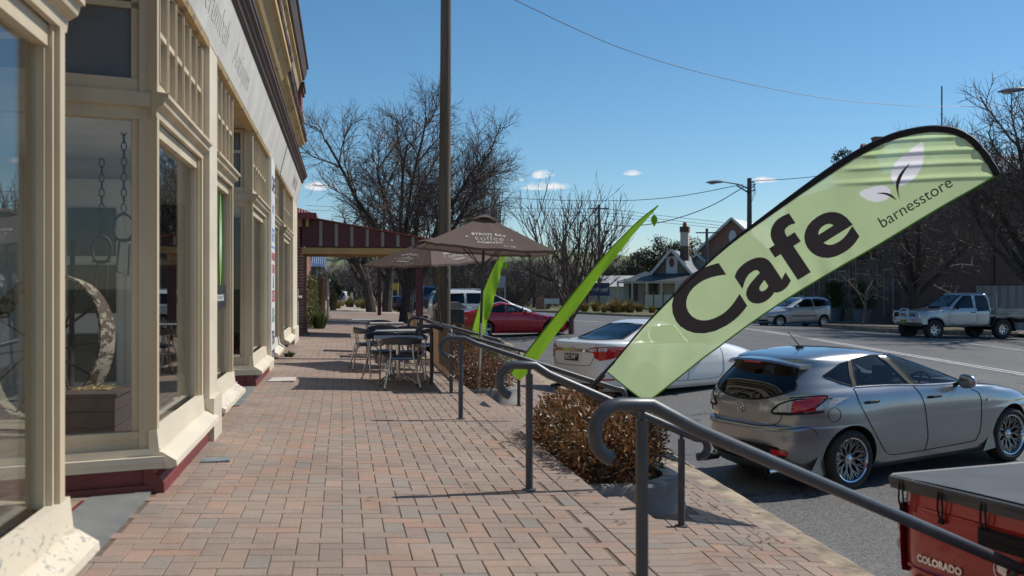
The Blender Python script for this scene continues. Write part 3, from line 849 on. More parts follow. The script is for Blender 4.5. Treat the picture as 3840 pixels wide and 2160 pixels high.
# short fence panel at the end of the shop
fn = thing('picket_gate', 'weathered wire mesh gate between cream shop and brick building', 'gate', (-1.15, 26.6, 0))
GWT = M('grey_weathered_timber', (.2, .19, .165), (.13, .12, .1), 12, .9)
t = MB(); t.tube([(-1.2, 27.5, 0), (-1.2, 27.5, 1.35)], .05, 8); t.build('post', GWT, fn)
t = MB(); t.tube([(-1.15, 26.1, .05), (-1.15, 26.1, 1.3)], .06, 8); t.build('post', M('grey_weathered_timber', (.2, .19, .165), (.13, .12, .1), 12, .9), fn)
t = MB()
for i in range(14): t.tube([(-1.16, 26.2 + i * .095, .08), (-1.16, 26.2 + i * .095, 1.2)], .012, 4, 0, False)
for i in range(10): t.tube([(-1.16, 26.15, .12 + i * .12), (-1.16, 27.5, .12 + i * .12)], .006, 4, 0, False)
t.build('mesh_panel', M('mossy_wire', (.12, .13, .09), (.18, .17, .13), 15, .9), fn)
t = MB()
for i in range(5): t.tube([(-1.1 + .07 * cos(q * pi / 8), 26.12 + .03 * i + .07 * sin(q * pi / 8), 1.12 + .02 * (i % 2)) for q in range(17)], .022, 6)
t.build('rope_coil', M('pale_rope', (.45, .4, .32), (.35, .3, .24), 30, .9), fn)
# ------------------------------------------------------------------ rails, planters, cafe furniture, flags
RAILM = M('rail_grey_paint', (.052, .056, .066), (.075, .078, .085), 7, .38, bs=60, bstr=.08, lo=.45, hi=.75)
CHROME = M('brushed_aluminium', (.62, .6, .57), (.5, .48, .46), 20, .28, metal=1.0)
BLKP = M('charcoal_plastic', (.035, .036, .04), (.05, .05, .055), 10, .42)

def arc(c, r, a0, a1, ux, uz, n=8):
    return [Vector(c) + Vector(ux) * (r * cos(a0 + (a1 - a0) * i / n)) + Vector(uz) * (r * sin(a0 + (a1 - a0) * i / n)) for i in range(n + 1)]

def stair_rail(label, pu, pl, zu, zl, r=.03, end=.14, lowpost=True, hook=.11):
    """handrail down a short stair: hooked over at the top, curled under at the bottom"""
    t = thing('handrail', label, 'handrail', (pu[0], pu[1], z_ter(pu[0])), 0, 'grey pipe handrails beside the footpath steps')
    d = Vector((pl[0] - pu[0], pl[1] - pu[1], 0)); L = d.length; d.normalize(); Z = Vector((0, 0, 1))
    U = Vector((pu[0], pu[1], zu)); W = Vector((pl[0], pl[1], zl))
    s = (W - U).normalized()
    m = MB()
    top = U - d * .05 + Z * .012
    pts = arc(top - Z * hook - d * .06, hook, rad(250), rad(90), d, Z, 12) + [U + d * .04 + Z * .004]
    n = 8
    for i in range(1, n + 1): pts.append(U + (W - U) * (i / n) * .96)
    e = W + s * end
    pts += [e] + arc(e - s.cross(Vector((d.y, -d.x, 0))) * 0 - Z * .07 + d * .02, .07, rad(75), rad(-100), d, Z, 9)
    m.tube(pts, r, 12)
    m.build('rail', RAILM, t)
    for p, zt, zb in ((U, zu, z_ter(pu[0])), (W, zl, z_low(pl[0]))):
        m = MB(); m.tube([(p.x, p.y, zb - .05), (p.x, p.y, zt - .055)], .026, 12)
        m.tube([(p.x, p.y, zt - .12), (p.x, p.y, zt - .01)], .014, 8)
        m.lathe([(.05, 0), (.05, .008), (.026, .012)], 14, 0, Matrix.Translation((p.x, p.y, zb + .001)))
        m.build('post', RAILM, t)
    return t
stair_rail('nearest thick grey pipe handrail, cut off by right edge, in front of red ute', (1.19, 3.86), (3.29, 4.46), .885, -.02, .0285)
stair_rail('grey hooked pipe handrail standing on paving just before large red brown shrub', (1.29, 6.83), (2.47, 7.03), .815, .30)
stair_rail('grey pipe handrail beyond large shrub, its end behind foot of lime cafe banner', (1.26, 10.64), (2.72, 10.72), .815, .335, .029, .32)
stair_rail('grey pipe handrail beside brown cafe screen, behind umbrella pole', (1.3, 14.62), (2.62, 14.72), .79, .43, .028)
stair_rail('farthest grey pipe handrail, between two brown cafe screens', (1.42, 18.28), (2.7, 18.4), .80, .44, .028)

# planters and shrubs
def planter(label, x0, x1, y0, y1, zt, grp):
    t = thing('planter', label, 'planter', (x0, y0, -.4), 0, grp)
    r = .5; m = MB()
    def ring(o, z):
        a, b, c, d = x0 - 0, x1 + o, y0 - o, y1 + o
        pts = [(a, c)] + [(b - r + (r + o * .3) * sin(q), c + r - (r + o * .3) * cos(q)) for q in [pi / 2 * i / 8 for i in range(9)]]
        pts += [(b - r + (r + o * .3) * cos(q), d - r + (r + o * .3) * sin(q)) for q in [pi / 2 * i / 8 for i in range(9)]] + [(a, d)]
        return [(p[0], p[1], z) for p in pts]
    rings = [ring(.022, -.62), ring(.02, z_low(x1) + .03), ring(.008, z_low(x1) + .06), ring(0, zt - .02), ring(-.012, zt), ring(-.1, zt), ring(-.11, zt - .12)]
    m.loft(rings, 0, True, True, (False, False))
    m.build('planter_wall', CONCL, t)
    m = MB(); q = ring(-.105, zt - .05); m.add(q, [tuple(range(len(q)))]); m.build('soil', DIRT, t)
    return t
planter('concrete kerbed planter at edge of brick footpath, holding largest red brown shrub', 1.79, 2.76, 7.42, 10.28, -.17, 'concrete planters along the footpath edge')
planter('concrete kerbed planter below brown umbrella, holding smaller red shrub', 1.79, 2.74, 14.85, 17.9, -.17, 'concrete planters along the footpath edge')

def mat_leaf(name, cols, rough=.5, trans=.25):
    m, nt, N, L, p = nodes_of(name)
    at = N.new('ShaderNodeAttribute'); at.attribute_name = 'rnd'
    cr = N.new('ShaderNodeValToRGB'); e = cr.color_ramp.elements
    e[0].position = 0; e[0].color = c4(cols[0]); e[1].position = 1; e[1].color = c4(cols[-1])
    for i in range(1, len(cols) - 1): q = e.new(i / (len(cols) - 1)); q.color = c4(cols[i])
    L.new(at.outputs['Fac'], cr.inputs['Fac']); L.new(cr.outputs['Color'], p.inputs['Base Color'])
    p.inputs['Roughness'].default_value = rough
    if trans:
        tb = N.new('ShaderNodeBsdfTranslucent'); L.new(cr.outputs['Color'], tb.inputs['Color'])
        mx = N.new('ShaderNodeMixShader'); mx.inputs['Fac'].default_value = trans
        L.new(p.outputs['BSDF'], mx.inputs[1]); L.new(tb.outputs['BSDF'], mx.inputs[2]); L.new(mx.outputs['Shader'], N['Material Output'].inputs['Surface'])
    return m
LEAF_RED = mat_leaf('nandina_leaves', [(.19, .23, .05), (.10, .12, .03), (.15, .15, .04), (.14, .07, .028), (.24, .11, .04), (.32, .17, .07), (.22, .085, .04), (.09, .04, .022), (.16, .17, .045), (.08, .10, .025)], .38)
LEAF_DRED = mat_leaf('dark_red_leaves', [(.08, .035, .025), (.15, .06, .035), (.2, .09, .05), (.13, .08, .035), (.24, .13, .08)], .42)
LEAF_GRN = mat_leaf('green_leaves', [(.03, .05, .015), (.05, .08, .02), (.07, .11, .025), (.1, .12, .04), (.13, .12, .05)], .5)
LEAF_EUC = mat_leaf('eucalypt_leaves', [(.028, .04, .02), (.045, .06, .03), (.06, .075, .038), (.085, .085, .05), (.05, .045, .03)], .5)
LEAF_DRY = mat_leaf('dry_grass_blades', [(.12, .1, .04), (.2, .17, .05), (.26, .2, .06), (.22, .13, .06), (.15, .15, .04)], .7)
TWIG = M('shrub_twigs', (.07, .045, .03), (.12, .09, .06), 20, .85)

def leaf(mb, p, d, n, L, W, rnd):
    """one folded pointed leaf"""
    d = d.normalized(); s = d.cross(n)
    if s.length < 1e-4: s = d.orthogonal()
    s.normalize(); u = s.cross(d)
    a = p; b = p + d * L; c = p + d * L * .45 + s * W * .5 + u * W * .12; e = p + d * L * .45 - s * W * .5 + u * W * .12; mdl = p + d * L * .5 - u * L * .05
    mb.add([a, c, b, e, mdl], [(0, 4, 1), (1, 4, 2), (2, 4, 3), (3, 4, 0)], 0, False, rnd)

def bush(name, label, cat, boxes, nleaf, L, W, leafmat, seed, group=None, stems=40, up=.35):
    """boxes: list of (centre, half-size) ellipsoid-ish lumps"""
    r = random.Random(seed)
    c0 = boxes[0][0]; z0 = min(c[2] - h[2] for c, h in boxes)
    t = thing(name, label, cat, (c0[0], c0[1], z0), 0, group)
    mb = MB(); st = MB()
    vol = [h[0] * h[1] * h[2] for c, h in boxes]; tot = sum(vol)
    for (c, h), v in zip(boxes, vol):
        k = int(nleaf * v / tot)
        for i in range(k):
            while True:
                q = Vector((r.uniform(-1, 1), r.uniform(-1, 1), r.uniform(-1, 1)))
                m = (abs(q.x) ** 3 + abs(q.y) ** 3 + abs(q.z) ** 3) ** (1 / 3)
                if m < 1 and (m > .72 or r.random() < .22): break
            j = 1 + .14 * sin(q.x * 7 + seed) * cos(q.y * 6 + seed * 2) + r.uniform(-.06, .12) * (r.random() < .25)
            p = Vector((c[0] + q.x * h[0] * j, c[1] + q.y * h[1] * j, c[2] + q.z * h[2] * j))
            d = Vector((q.x + r.gauss(0, .7), q.y + r.gauss(0, .7), q.z * .6 + up + r.gauss(0, .7)))
            clump = .5 + .5 * sin(p.x * 5 + seed) * sin(p.y * 4.2 + 1.7 * seed + p.z * 3) * cos(p.z * 7 + p.x * 3)
            leaf(mb, p, d, Vector((r.gauss(0, .6), r.gauss(0, .6), 1)), L * r.uniform(.6, 1.25), W * r.uniform(.7, 1.2), max(0, min(1, .55 * clump + .45 * r.random())))
        for i in range(int(stems * v / tot)):
            a = Vector((c[0] + r.uniform(-.5, .5) * h[0], c[1] + r.uniform(-.5, .5) * h[1], c[2] - h[2]))
            b = Vector((c[0] + r.uniform(-1, 1) * h[0], c[1] + r.uniform(-1, 1) * h[1], c[2] + h[2] * r.uniform(.5, 1.15)))
            st.tube([a, (a + b) / 2 + Vector((r.uniform(-.05, .05), r.uniform(-.05, .05), .03)), b], [.007, .005, .002], 4, 0, False)
    mb.build('foliage', leafmat, t); st.build('stems', TWIG, t)
    return t
G = 'shrubs in the footpath planters'
bush('shrub', 'largest red brown leafy shrub with green patches, in planter behind nearest handrails', 'shrub',
     [((2.24, 8.75, .02), (.46, 1.22, .27)), ((2.12, 7.75, -.02), (.33, .3, .2)), ((2.3, 9.5, .1), (.36, .5, .24)), ((2.4, 8.2, .08), (.28, .45, .24))], 7500, .075, .026, LEAF_RED, 4, G, 130)
bush('shrub', 'smaller dark red shrub at foot of white umbrella pole', 'shrub', [((2.2, 15.5, -.02), (.44, .7, .2)), ((2.1, 16.6, .03), (.4, .7, .25))], 5200, .06, .024, LEAF_DRED, 7, G, 80)
bush('shrub', 'reddish orange shrub behind brown cafe screen and umbrella pole', 'shrub', [((2.25, 19.6, .12), (.42, .9, .42)), ((2.2, 18.8, .25), (.35, .5, .4))], 4200, .06, .025, LEAF_RED, 9, G, 60)
bush('shrub', 'low dark green shrub beside rear of white sedan', 'shrub', [((3.2, 20.9, -.2), (.38, .9, .3)), ((3.35, 22.0, -.18), (.35, .7, .32))], 4200, .045, .02, LEAF_GRN, 12, None, 60)

LIT = mat_leaf('fallen_leaves', [(.12, .06, .03), (.2, .1, .05), (.28, .17, .08), (.1, .07, .05)], .7, 0)
rl = random.Random(88); m = MB()
def litter(x, y, z):
    a = rl.uniform(0, 6.3); leaf(m, Vector((x, y, z + .006)), Vector((cos(a), sin(a), rl.uniform(0, .25))), Vector((0, 0, 1)), rl.uniform(.025, .06), rl.uniform(.012, .022), rl.random())
for i in range(420):
    y = rl.uniform(3, 26); x = x_kerb(y) + .28 + abs(rl.gauss(0, .14)); litter(x, y, z_road(x, y) + .004)
for i in range(150):
    y = 8.8 + rl.gauss(0, 1.4); x = 1.72 - abs(rl.gauss(0, .16)); litter(x, y, z_ter(x))
for i in range(120):
    y = rl.uniform(6.2, 12); x = 2.95 + rl.gauss(0, .14); litter(x, y, z_low(x))
for i in range(70):
    litter(rl.uniform(-.9, 1.4), rl.uniform(3.5, 26), z_ter(.2) + .01)
o = m.build('leaf_litter', LIT); tag(o, 'scattered dry fallen leaves on paving and in the gutter', 'leaves', kind='stuff')

# ---------------- cafe furniture
def cafe_chair():
    t = thing('cafe_chair', 'charcoal plastic and tubular metal armchair nearest the camera, back to camera', 'chair', (0, 0, 0), 0, 'charcoal cafe armchairs on the footpath')
    m = MB()                            # seat: slightly dished pad with rounded plan
    def sr(k, z):
        return [(.235 * k * (abs(cos(a)) ** .5) * (1 if cos(a) > 0 else -1), .225 * k * (abs(sin(a)) ** .5) * (1 if sin(a) > 0 else -1), z) for a in [2 * pi * i / 28 for i in range(28)]]
    m.loft([sr(.9, .405), sr(1.0, .415), sr(1.0, .44), sr(.95, .452), sr(.6, .444), sr(.1, .44)], 0, True, True, (True, True))
    m.build('seat', BLKP, t, local=True)
    m = MB()                            # wrap-round back band
    rings = []
    N_ = 22
    for i in range(N_ + 1):
        s = -1 + 2 * i / N_; a = s * rad(104)
        x = .272 * sin(a) * (1.0 if abs(s) < .8 else 1.0); y = -.03 - .235 * cos(a)
        hgt = .045 + .062 * max(0, cos(s * 1.5)) ** 1.0; zc = .635 + .035 * cos(s * 1.6)
        nx, ny = sin(a), -cos(a)
        rings.append([(x - nx * .012, y - ny * .012, zc - hgt / 2), (x + nx * .012, y + ny * .012, zc - hgt / 2 + .006), (x + nx * .02, y + ny * .02, zc + hgt * .3), (x + nx * .006, y + ny * .006, zc + hgt / 2), (x - nx * .014, y - ny * .014, zc + hgt * .42)])
    m.loft(rings, 0, True, True, (True, True))
    m.build('backrest', BLKP, t, local=True)
    for sx in (-1, 1):
        m = MB(); m.tube([(sx * .262, .185, .0), (sx * .262, .175, .3), (sx * .262, .10, .47), (sx * .265, .03, .63)], .0125, 8)
        m.build('leg', CHROME, t, local=True)
        m = MB(); m.tube([(sx * .25, -.32, 0), (sx * .17, -.235, .4), (sx * .155, -.215, .46), (sx * .15, -.235, .62)], .0125, 8)
        m.build('leg', CHROME, t, local=True)
    m = MB(); m.tube([(-.262, .17, .425), (.262, .17, .425)], .011, 8); m.tube([(-.17, -.22, .425), (.17, -.22, .425)], .011, 8)
    m.tube([(-.262, .17, .425), (-.17, -.22, .425)], .011, 8); m.tube([(.262, .17, .425), (.17, -.22, .425)], .011, 8)
    m.build('seat_frame', CHROME, t, local=True)
    for sx, y, x in ((-1, .185, .262), (1, .185, .262), (-1, -.32, .25), (1, -.32, .25)):
        m = MB(); m.lathe([(0, 0), (.016, 0), (.016, .03), (0, .03)], 10, 0, Matrix.Translation((sx * x, y, 0))); m.build('foot_cap', BLKP, t, local=True)
    return t
ch0 = cafe_chair()
spots = [(.80, 13.93, 0.06, None),
         (.98, 15.0, pi - .1, 'charcoal armchair on far side of front table, right one, facing camera'),
         (.62, 14.98, pi + .25, 'charcoal armchair on far side of front table, left one, facing camera'),
         (.47, 17.0, -pi / 2 + .1, 'charcoal armchair alone at left end of second table, seen from side'),
         (.72, 17.75, pi + .1, 'charcoal armchair behind second table, left one of the two'),
         (1.1, 17.65, pi - .3, 'charcoal armchair behind second table, right one of the two'),
         (1.42, 17.3, pi / 2 + .3, 'charcoal armchair at right end of second table beside brown screen'),
         (.76, 20.9, pi, 'charcoal armchair behind third table, farthest chair of all'),
         (1.35, 14.6, pi / 2 + .25, 'charcoal armchair at right of front table, beside near brown screen')]
for i, (x, y, a, lab) in enumerate(spots[:8]):
    if i == 0: ch0.location = (x, y, z_ter(x)); ch0.rotation_euler = (0, 0, a)
    else: dup(ch0, (x, y, z_ter(x)), a, lab)
TOPM = M('pale_table_laminate', (.42, .41, .39), (.36, .35, .34), 6, .35)
def cafe_table():
    t = thing('cafe_table', 'square pale topped cafe table nearest the camera', 'table', (0, 0, 0), 0, 'square cafe tables on the footpath')
    m = MB(); m.box((0, 0, .682), (.68, .68, .026), 0, bev=.006); m.build('tabletop', TOPM, t, local=True)
    m = MB(); m.lathe([(0, .12), (.03, .12), (.03, .66), (.09, .662), (.09, .668), (0, .668)], 16); m.build('pedestal', CHROME, t, local=True)
    for k in range(4):
        a = pi / 4 + k * pi / 2; d = Vector((cos(a), sin(a), 0))
        m = MB(); m.tube([d * .02 + Vector((0, 0, .15)), d * .15 + Vector((0, 0, .135)), d * .28 + Vector((0, 0, .085)), d * .38 + Vector((0, 0, .015))], .013, 8)
        m.box(tuple(d * .385 + Vector((0, 0, .008))), (.06, .03, .016), 0, a)
        m.build('foot', CHROME, t, local=True)
    return t
tb0 = cafe_table(); tb0.location = (.80, 14.4, z_ter(.8)); tb0.rotation_euler = (0, 0, pi / 4 * .0)
for x, y, lab in ((.9, 16.75, 'square pale topped cafe table, second from the camera'), (.9, 20.3, 'square pale topped cafe table, third from the camera'), (.55, 22.0, 'square pale topped cafe table farthest down the footpath')):
    dup(tb0, (x, y, z_ter(x)), 0, lab)

def mat_cloth(name, col, trans=.4, see=0.0, rough=.6):
    m, nt, N, L, p = nodes_of(name)
    vec = tex_coord(nt); n = noise(nt, vec, 2.5, 4)
    c = mixc(nt, ramp(nt, n.outputs['Fac'], .3, .7), col, tuple(q * .9 for q in col))
    L.new(c, p.inputs['Base Color']); p.inputs['Roughness'].default_value = rough; p.inputs['Specular IOR Level'].default_value = .25
    tb = N.new('ShaderNodeBsdfTranslucent'); L.new(c, tb.inputs['Color'])
    mx = N.new('ShaderNodeMixShader'); mx.inputs['Fac'].default_value = trans
    L.new(p.outputs['BSDF'], mx.inputs[1]); L.new(tb.outputs['BSDF'], mx.inputs[2])
    out = mx
    if see:
        tr = N.new('ShaderNodeBsdfTransparent'); m2 = N.new('ShaderNodeMixShader'); m2.inputs['Fac'].default_value = see
        L.new(mx.outputs['Shader'], m2.inputs[1]); L.new(tr.outputs['BSDF'], m2.inputs[2]); out = m2
    L.new(out.outputs['Shader'], N['Material Output'].inputs['Surface'])
    return m
# umbrellas
UMB = None
PRINT = M('cream_print', (.5, .45, .4), (.42, .38, .34), 30, .7)
WHITEP = M('bare_metal_pole', (.55, .54, .52), (.42, .41, .4), 20, .35, metal=.7)
UMB = mat_cloth('brown_umbrella_canvas', (.165, .12, .103), .28, 0, .8)
def umbrella(label, cx, cy, h, zap, rise, rot, tilt, texts, polebase, split):
    t = thing('umbrella', label, 'umbrella', (polebase[0], polebase[1], polebase[2]), 0, 'brown coffee umbrellas')
    T = Matrix.Translation((cx, cy, zap)) @ Euler((tilt[0], tilt[1], 0)).to_matrix().to_4x4() @ Matrix.Rotation(rot, 4, 'Z')
    m = MB()
    def face(k, a, b, lift=0.0):
        """a in -1..1 along the hem, b 0 at the hem .. 1 at the apex"""
        q = Matrix.Rotation(k * pi / 2, 4, 'Z')
        w = h * (1 - b)
        sag = .035 * (1 - a * a) * (1 - b) ** 2 * 1.6 + .05 * b * (1 - b)
        y = -w + .05 * (1 - a * a) * (1 - b)
        z = -rise * (1 - b) - sag * .5 + .008 * sin(a * 9 + k) * (1 - b) * (1 - a * a)
        z += .02 * math.exp(-((abs(a) - .8) / .12) ** 2) * sin(a * 40) * (1 - b) * .35
        p = Vector((a * w, y, z))
        n = Vector((0, -rise, h)).normalized()
        return T @ (q @ (p + n * lift))
    for k in range(4):
        m.grid(lambda u, v, k=k: face(k, -1 + 2 * u, v), 24, 12)
        m.grid(lambda u, v, k=k: face(k, -1 + 2 * u, 0) + (T.to_3x3() @ Vector((0, 0, -.035 * v))), 24, 1)
    m.build('canopy', UMB, t)
    m = MB()                              # vent cap
    for k in range(4):
        def cap(u, v, k=k):
            q = Matrix.Rotation(k * pi / 2, 4, 'Z'); a = -1 + 2 * u; w = h * .2 * (1 - v)
            zz = .03 - rise * .2 * (1 - v) + .035 * (1 - a * a) * (1 - v) ** 2 * (1 if k % 2 == 0 else .5)
            return T @ (q @ Vector((a * w, -w, zz)))
        m.grid(cap, 12, 5)
    m.build('vent_cap', UMB, t)
    m = MB()
    for sx in (-1, 1):
        for sy in (-1, 1):
            m.tube([T @ Vector((0, 0, -.05)), T @ Vector((sx * h * .98, sy * h * .98, -rise - .02))], .011, 6)
            m.tube([T @ Vector((0, 0, -rise - .28)), T @ Vector((sx * h * .5, sy * h * .5, -rise * .5 - .04))], .009, 6)
    m.build('ribs', BLKP, t)
    top = T @ Vector((0, 0, .06)); pb = Vector(polebase)
    mid = pb + (top - pb) * split
    m = MB(); m.tube([mid, top], .021, 10); m.build('upper_pole', BLKP, t)
    m = MB(); m.tube([pb, mid + (top - pb) * .02], .026, 10); m.build('lower_pole', WHITEP, t)
    for k, lines, sc in texts:
        for txt, b0, size, bold, sp, arcf, dx in lines:
            vs, fs = text_mesh(txt, size, bold, sp)
            out = []
            for (x, y, z) in vs:
                x += dx
                yy = y - arcf * (x - dx) ** 2
                b = b0 + yy * 1.18 * sc
                out.append(face(k, max(-1, min(1, x * sc / (h * (1 - b)))), b, .006))
            m = MB(); m.add(out, fs); m.build('coffee_print', PRINT, t)
    return t
LN = [('BYRON BAY', .40, .085, .003, 1.12, .45, 0), ('coffee', .272, .165, -.0012, 1.06, 0, 0), ('COMPANY', .15, .068, .003, 1.2, -.25, 0)]
DOTS = [('\u00b7', .265, .2, .006, 1.0, 0, -.33), ('\u00b7', .265, .2, .006, 1.0, 0, .33), ('Est 1989', .07, .05, 0, 1.0, 0, .28)]
umbrella('larger front brown cafe umbrella with cream coffee lettering, on white pole in planter', 2.12, 14.85, .93, 2.45, .50, 0.0, (0.0, .066), [(0, LN + DOTS, 1.0)], (2.04, 14.95, -.2), .36)
umbrella('rear brown cafe umbrella with coffee lettering on two sides, lower and partly hidden', 1.58, 18.1, .88, 2.26, .42, rad(40), (.06, -.06), [(0, LN + DOTS, .86), (3, LN + DOTS, .86)], (1.86, 17.95, -.06), .05)

# canvas screens
CANV = mat_cloth('brown_canvas', (.25, .155, .095), .35, 0, .8)
def screen(label, a, b, zt, zb):
    t = thing('cafe_screen', label, 'screen', (a[0], a[1], z_ter(a[0])), 0, 'brown canvas screens around the cafe tables')
    A = Vector((a[0], a[1], 0)); B = Vector((b[0], b[1], 0)); d = (B - A).normalized(); Z = Vector((0, 0, 1))
    m = MB()
    m.tube([A + Z * (zt - .1)] + arc(A + d * .1 + Z * (zt - .1), .1, pi, pi / 2, d, Z, 6) + arc(B - d * .1 + Z * (zt - .1), .1, pi / 2, 0, d, Z, 6), .024, 10)
    m.build('top_bar', RAILM, t)
    for p in (A, B):
        m = MB(); m.bar(p + Z * (z_ter(p.x)), p + Z * (zt - .09), .045, .045, 0, tuple(d)); m.box((p.x, p.y, z_ter(p.x) + .006), (.36, .06, .012)); m.build('post', RAILM, t)
    m = MB(); m.tube([A + Z * zb, B + Z * zb], .02, 8); m.build('bottom_bar', RAILM, t)
    m = MB()
    s = Vector((d.y, -d.x, 0))
    m.grid(lambda u, v: A + d * ((B - A).length * (.02 + .96 * u)) + Z * (zb + (zt - .03 - zb) * v) + s * (.012 * sin(u * 9) * sin(pi * v)), 16, 8)
    m.build('canvas', CANV, t)
    m = MB()
    for q in (.12, .5, .9):
        p = A + d * .0 + Z * (zb + (zt - zb) * q)
        m.tube([p + Vector((.05 * cos(w), .05 * sin(w), .02 * sin(2 * w))) for w in [2 * pi * i / 10 for i in range(11)]], .004, 4)
    m.build('cable_ties', M('pale_cord', (.5, .46, .4), None, 5, .8), t)
screen('near brown canvas screen in grey frame, beside front cafe table', (1.45, 13.35), (1.5, 16.7), .80, .10)
screen('far brown canvas screen in grey frame, beside rear cafe tables', (1.4, 18.6), (1.45, 22.2), .80, .10)

# litter bin behind the screens
bn = thing('litter_bin', 'dark green bin enclosure with grey lid beside timber pole', 'bin', (2.25, 21.2, -.1))
BING = M('dark_green_bin', (.02, .035, .028), (.03, .045, .036), 5, .5)
m = MB(); m.box((2.25, 21.2, .4), (.6, .6, 1.0), 0, bev=.02); m.build('bin_body', BING, bn)
m = MB(); m.prism([(-.32, .92), (.32, .92), (.32, .97), (.2, 1.06), (-.2, 1.06), (-.32, .97)], -.32, .32, 0, Matrix.Translation((2.25, 21.2, 0)) @ Matrix.Rotation(pi / 2, 4, 'X')); m.build('bin_lid', M('grey_lid', (.2, .2, .2), None, 5, .4), bn)
m = MB(); m.box((2.25, 20.895, .68), (.36, .02, .18)); m.build('bin_slot', BLKP, bn)

# timber power pole on the footpath
POLE = M('weathered_pole_timber', (.135, .108, .08), (.06, .048, .037), 7, .9, bs=28, bstr=.7, bdist=.01, stretch=(1, 1, .06), lo=.38, hi=.62)
pp = thing('power_pole', 'tall weathered round timber pole rising beside the umbrellas', 'pole', (2.03, 19.94, -.1))
m = MB(); m.tube([(2.02, 19.94, -.4), (2.025, 19.94, 1.5), (2.04, 19.94, 3.5), (2.055, 19.94, 6), (2.07, 19.94, 9.5)], [.135, .128, .118, .108, .098], 20); m.build('pole_shaft', POLE, pp)
m = MB(); m.box((2.1, 19.83, 1.72), (.03, .012, .05)); m.build('green_tag', M('green_tag_paint', (.03, .35, .12), None, 5, .5), pp)
m = MB(); m.box((2.12, 19.835, 1.5), (.02, .012, .14)); m.build('white_tag', SIGNW, pp)

# ---------------- flags
BANC = mat_cloth('lime_banner_cloth', (.68, .84, .45), .52, .10)
HEMC = mat_cloth('dark_hem', (.02, .02, .024), .05)
EDGEC = mat_cloth('green_stitched_edge', (.2, .42, .06), .4)
INKB = mat_cloth('banner_print_charcoal', (.085, .066, .078), .2)
INKW = mat_cloth('banner_print_white', (.92, .89, .93), .6)
bA = Vector((2.61, 9.6, .55)); e1 = Vector((.6822, -.3395, .6476)); e2 = Vector((.5294, -.3816, -.7577)); en = Vector((.5044, .8597, -.0806))
hem = [(-.057, .008), (.139, -.028), (.503, -.095), (.94, -.14), (1.372, -.165), (1.765, -.175), (2.098, -.155), (2.418, -.13), (2.762, -.098), (3.067, -.06), (3.297, -.008), (3.448, .042), (3.609, .129), (3.739, .226), (3.844, .349), (3.893, .467), (3.903, .607), (3.883, .761), (3.852, .892)]
lowe = [(3.831, .895), (3.614, .862), (3.363, .818), (3.023, .768), (2.675, .717), (2.326, .658), (1.98, .606), (1.693, .568), (1.402, .54), (1.191, .527), (.983, .518), (.784, .507), (.4, .505), (.13, .497)]
def wave(s, t):
    """billow of the cloth away from its plane"""
    w = .02 * sin(s * 1.5 + .4) * min(1, max(0, t + .1)) + .006 * sin(s * 4.2 + t * 5)
    q = t * .76 - s * .65                # near-level creases by the tip
    k = max(0, min(1, (s - 2.7) / .35)) * max(0, min(1, (t + .06) / .1))
    for q0, am in ((-2.29, .014), (-2.17, .022), (-2.05, .024), (-1.93, .018), (-1.80, .02)):
        w += k * am * math.exp(-((q - q0 - .012 * sin(s * 3)) / .022) ** 2)
    w += .010 * math.exp(-((s - .35) / .22) ** 2) * sin(t * 16 + s * 7)
    w += .006 * math.exp(-((s - 2.15) / .35) ** 2) * sin(s * 26 + t * 9) * max(0, t + .1)
    return w
def bp(s, t, off=0.0): return bA + e1 * s + e2 * t + en * (wave(s, t) - off)
bn = thing('cafe_banner', 'large lime green feather banner leaning over cars, printed with cafe in charcoal letters', 'banner', (2.45, 9.75, -.42))
HS = spline([Vector((s, t, 0)) for s, t in hem], 6)
LS = spline([Vector((s, t, 0)) for s, t in lowe], 8)
def interp(poly, s):
    best = None
    for a, b in zip(poly[:-1], poly[1:]):
        lo, hi = min(a.x, b.x), max(a.x, b.x)
        if lo - 1e-6 <= s <= hi + 1e-6 and hi > lo: 
            f = (s - a.x) / (b.x - a.x); return a.y + (b.y - a.y) * f
    return poly[0].y if abs(s - poly[0].x) < abs(s - poly[-1].x) else poly[-1].y
LF1 = [(3.589, .254), (3.54, .33), (3.458, .407), (3.363, .45), (3.267, .46), (3.192, .434), (3.164, .375), (3.19, .312), (3.244, .263), (3.322, .236), (3.44, .235), (3.526, .241)]
LF2 = [(2.885, .244), (2.966, .259), (3.049, .302), (3.093, .343), (3.105, .387), (3.081, .431), (3.041, .449), (2.978, .431), (2.92, .383), (2.891, .323)]
LFS = [[(p.x, p.y) for p in spline([Vector((a, b, 0)) for a, b in q], 5, True)] for q in (LF1, LF2)]
def inside_poly(x, y, P):
    c = False
    for (x0, y0), (x1, y1) in zip(P, P[1:] + P[:1]):
        if (y0 > y) != (y1 > y) and x < x0 + (y - y0) * (x1 - x0) / (y1 - y0): c = not c
    return c
m = MB(); NS = 330; NJ = 100; rows = []; st_ = []
smax = max(p.x for p in HS); imax = max(range(len(HS)), key=lambda i: HS[i].x)
hemA = HS[:imax + 1]; tip = HS[imax:]                     # upper run and the run coming down at the tip
lowfull = list(reversed(LS)) 
low_all = lowfull + list(reversed(tip))                    # lower boundary from the foot to the tip
foot = [Vector((-.02, .02, 0)), Vector((.0, .12, 0)), Vector((.03, .25, 0)), Vector((.055, .35, 0)), Vector((.09, .47, 0)), Vector((.13, .497, 0))]
def lowv(s):
    if s < .13: return interp(foot, max(-.02, s))
    return interp(low_all, s)
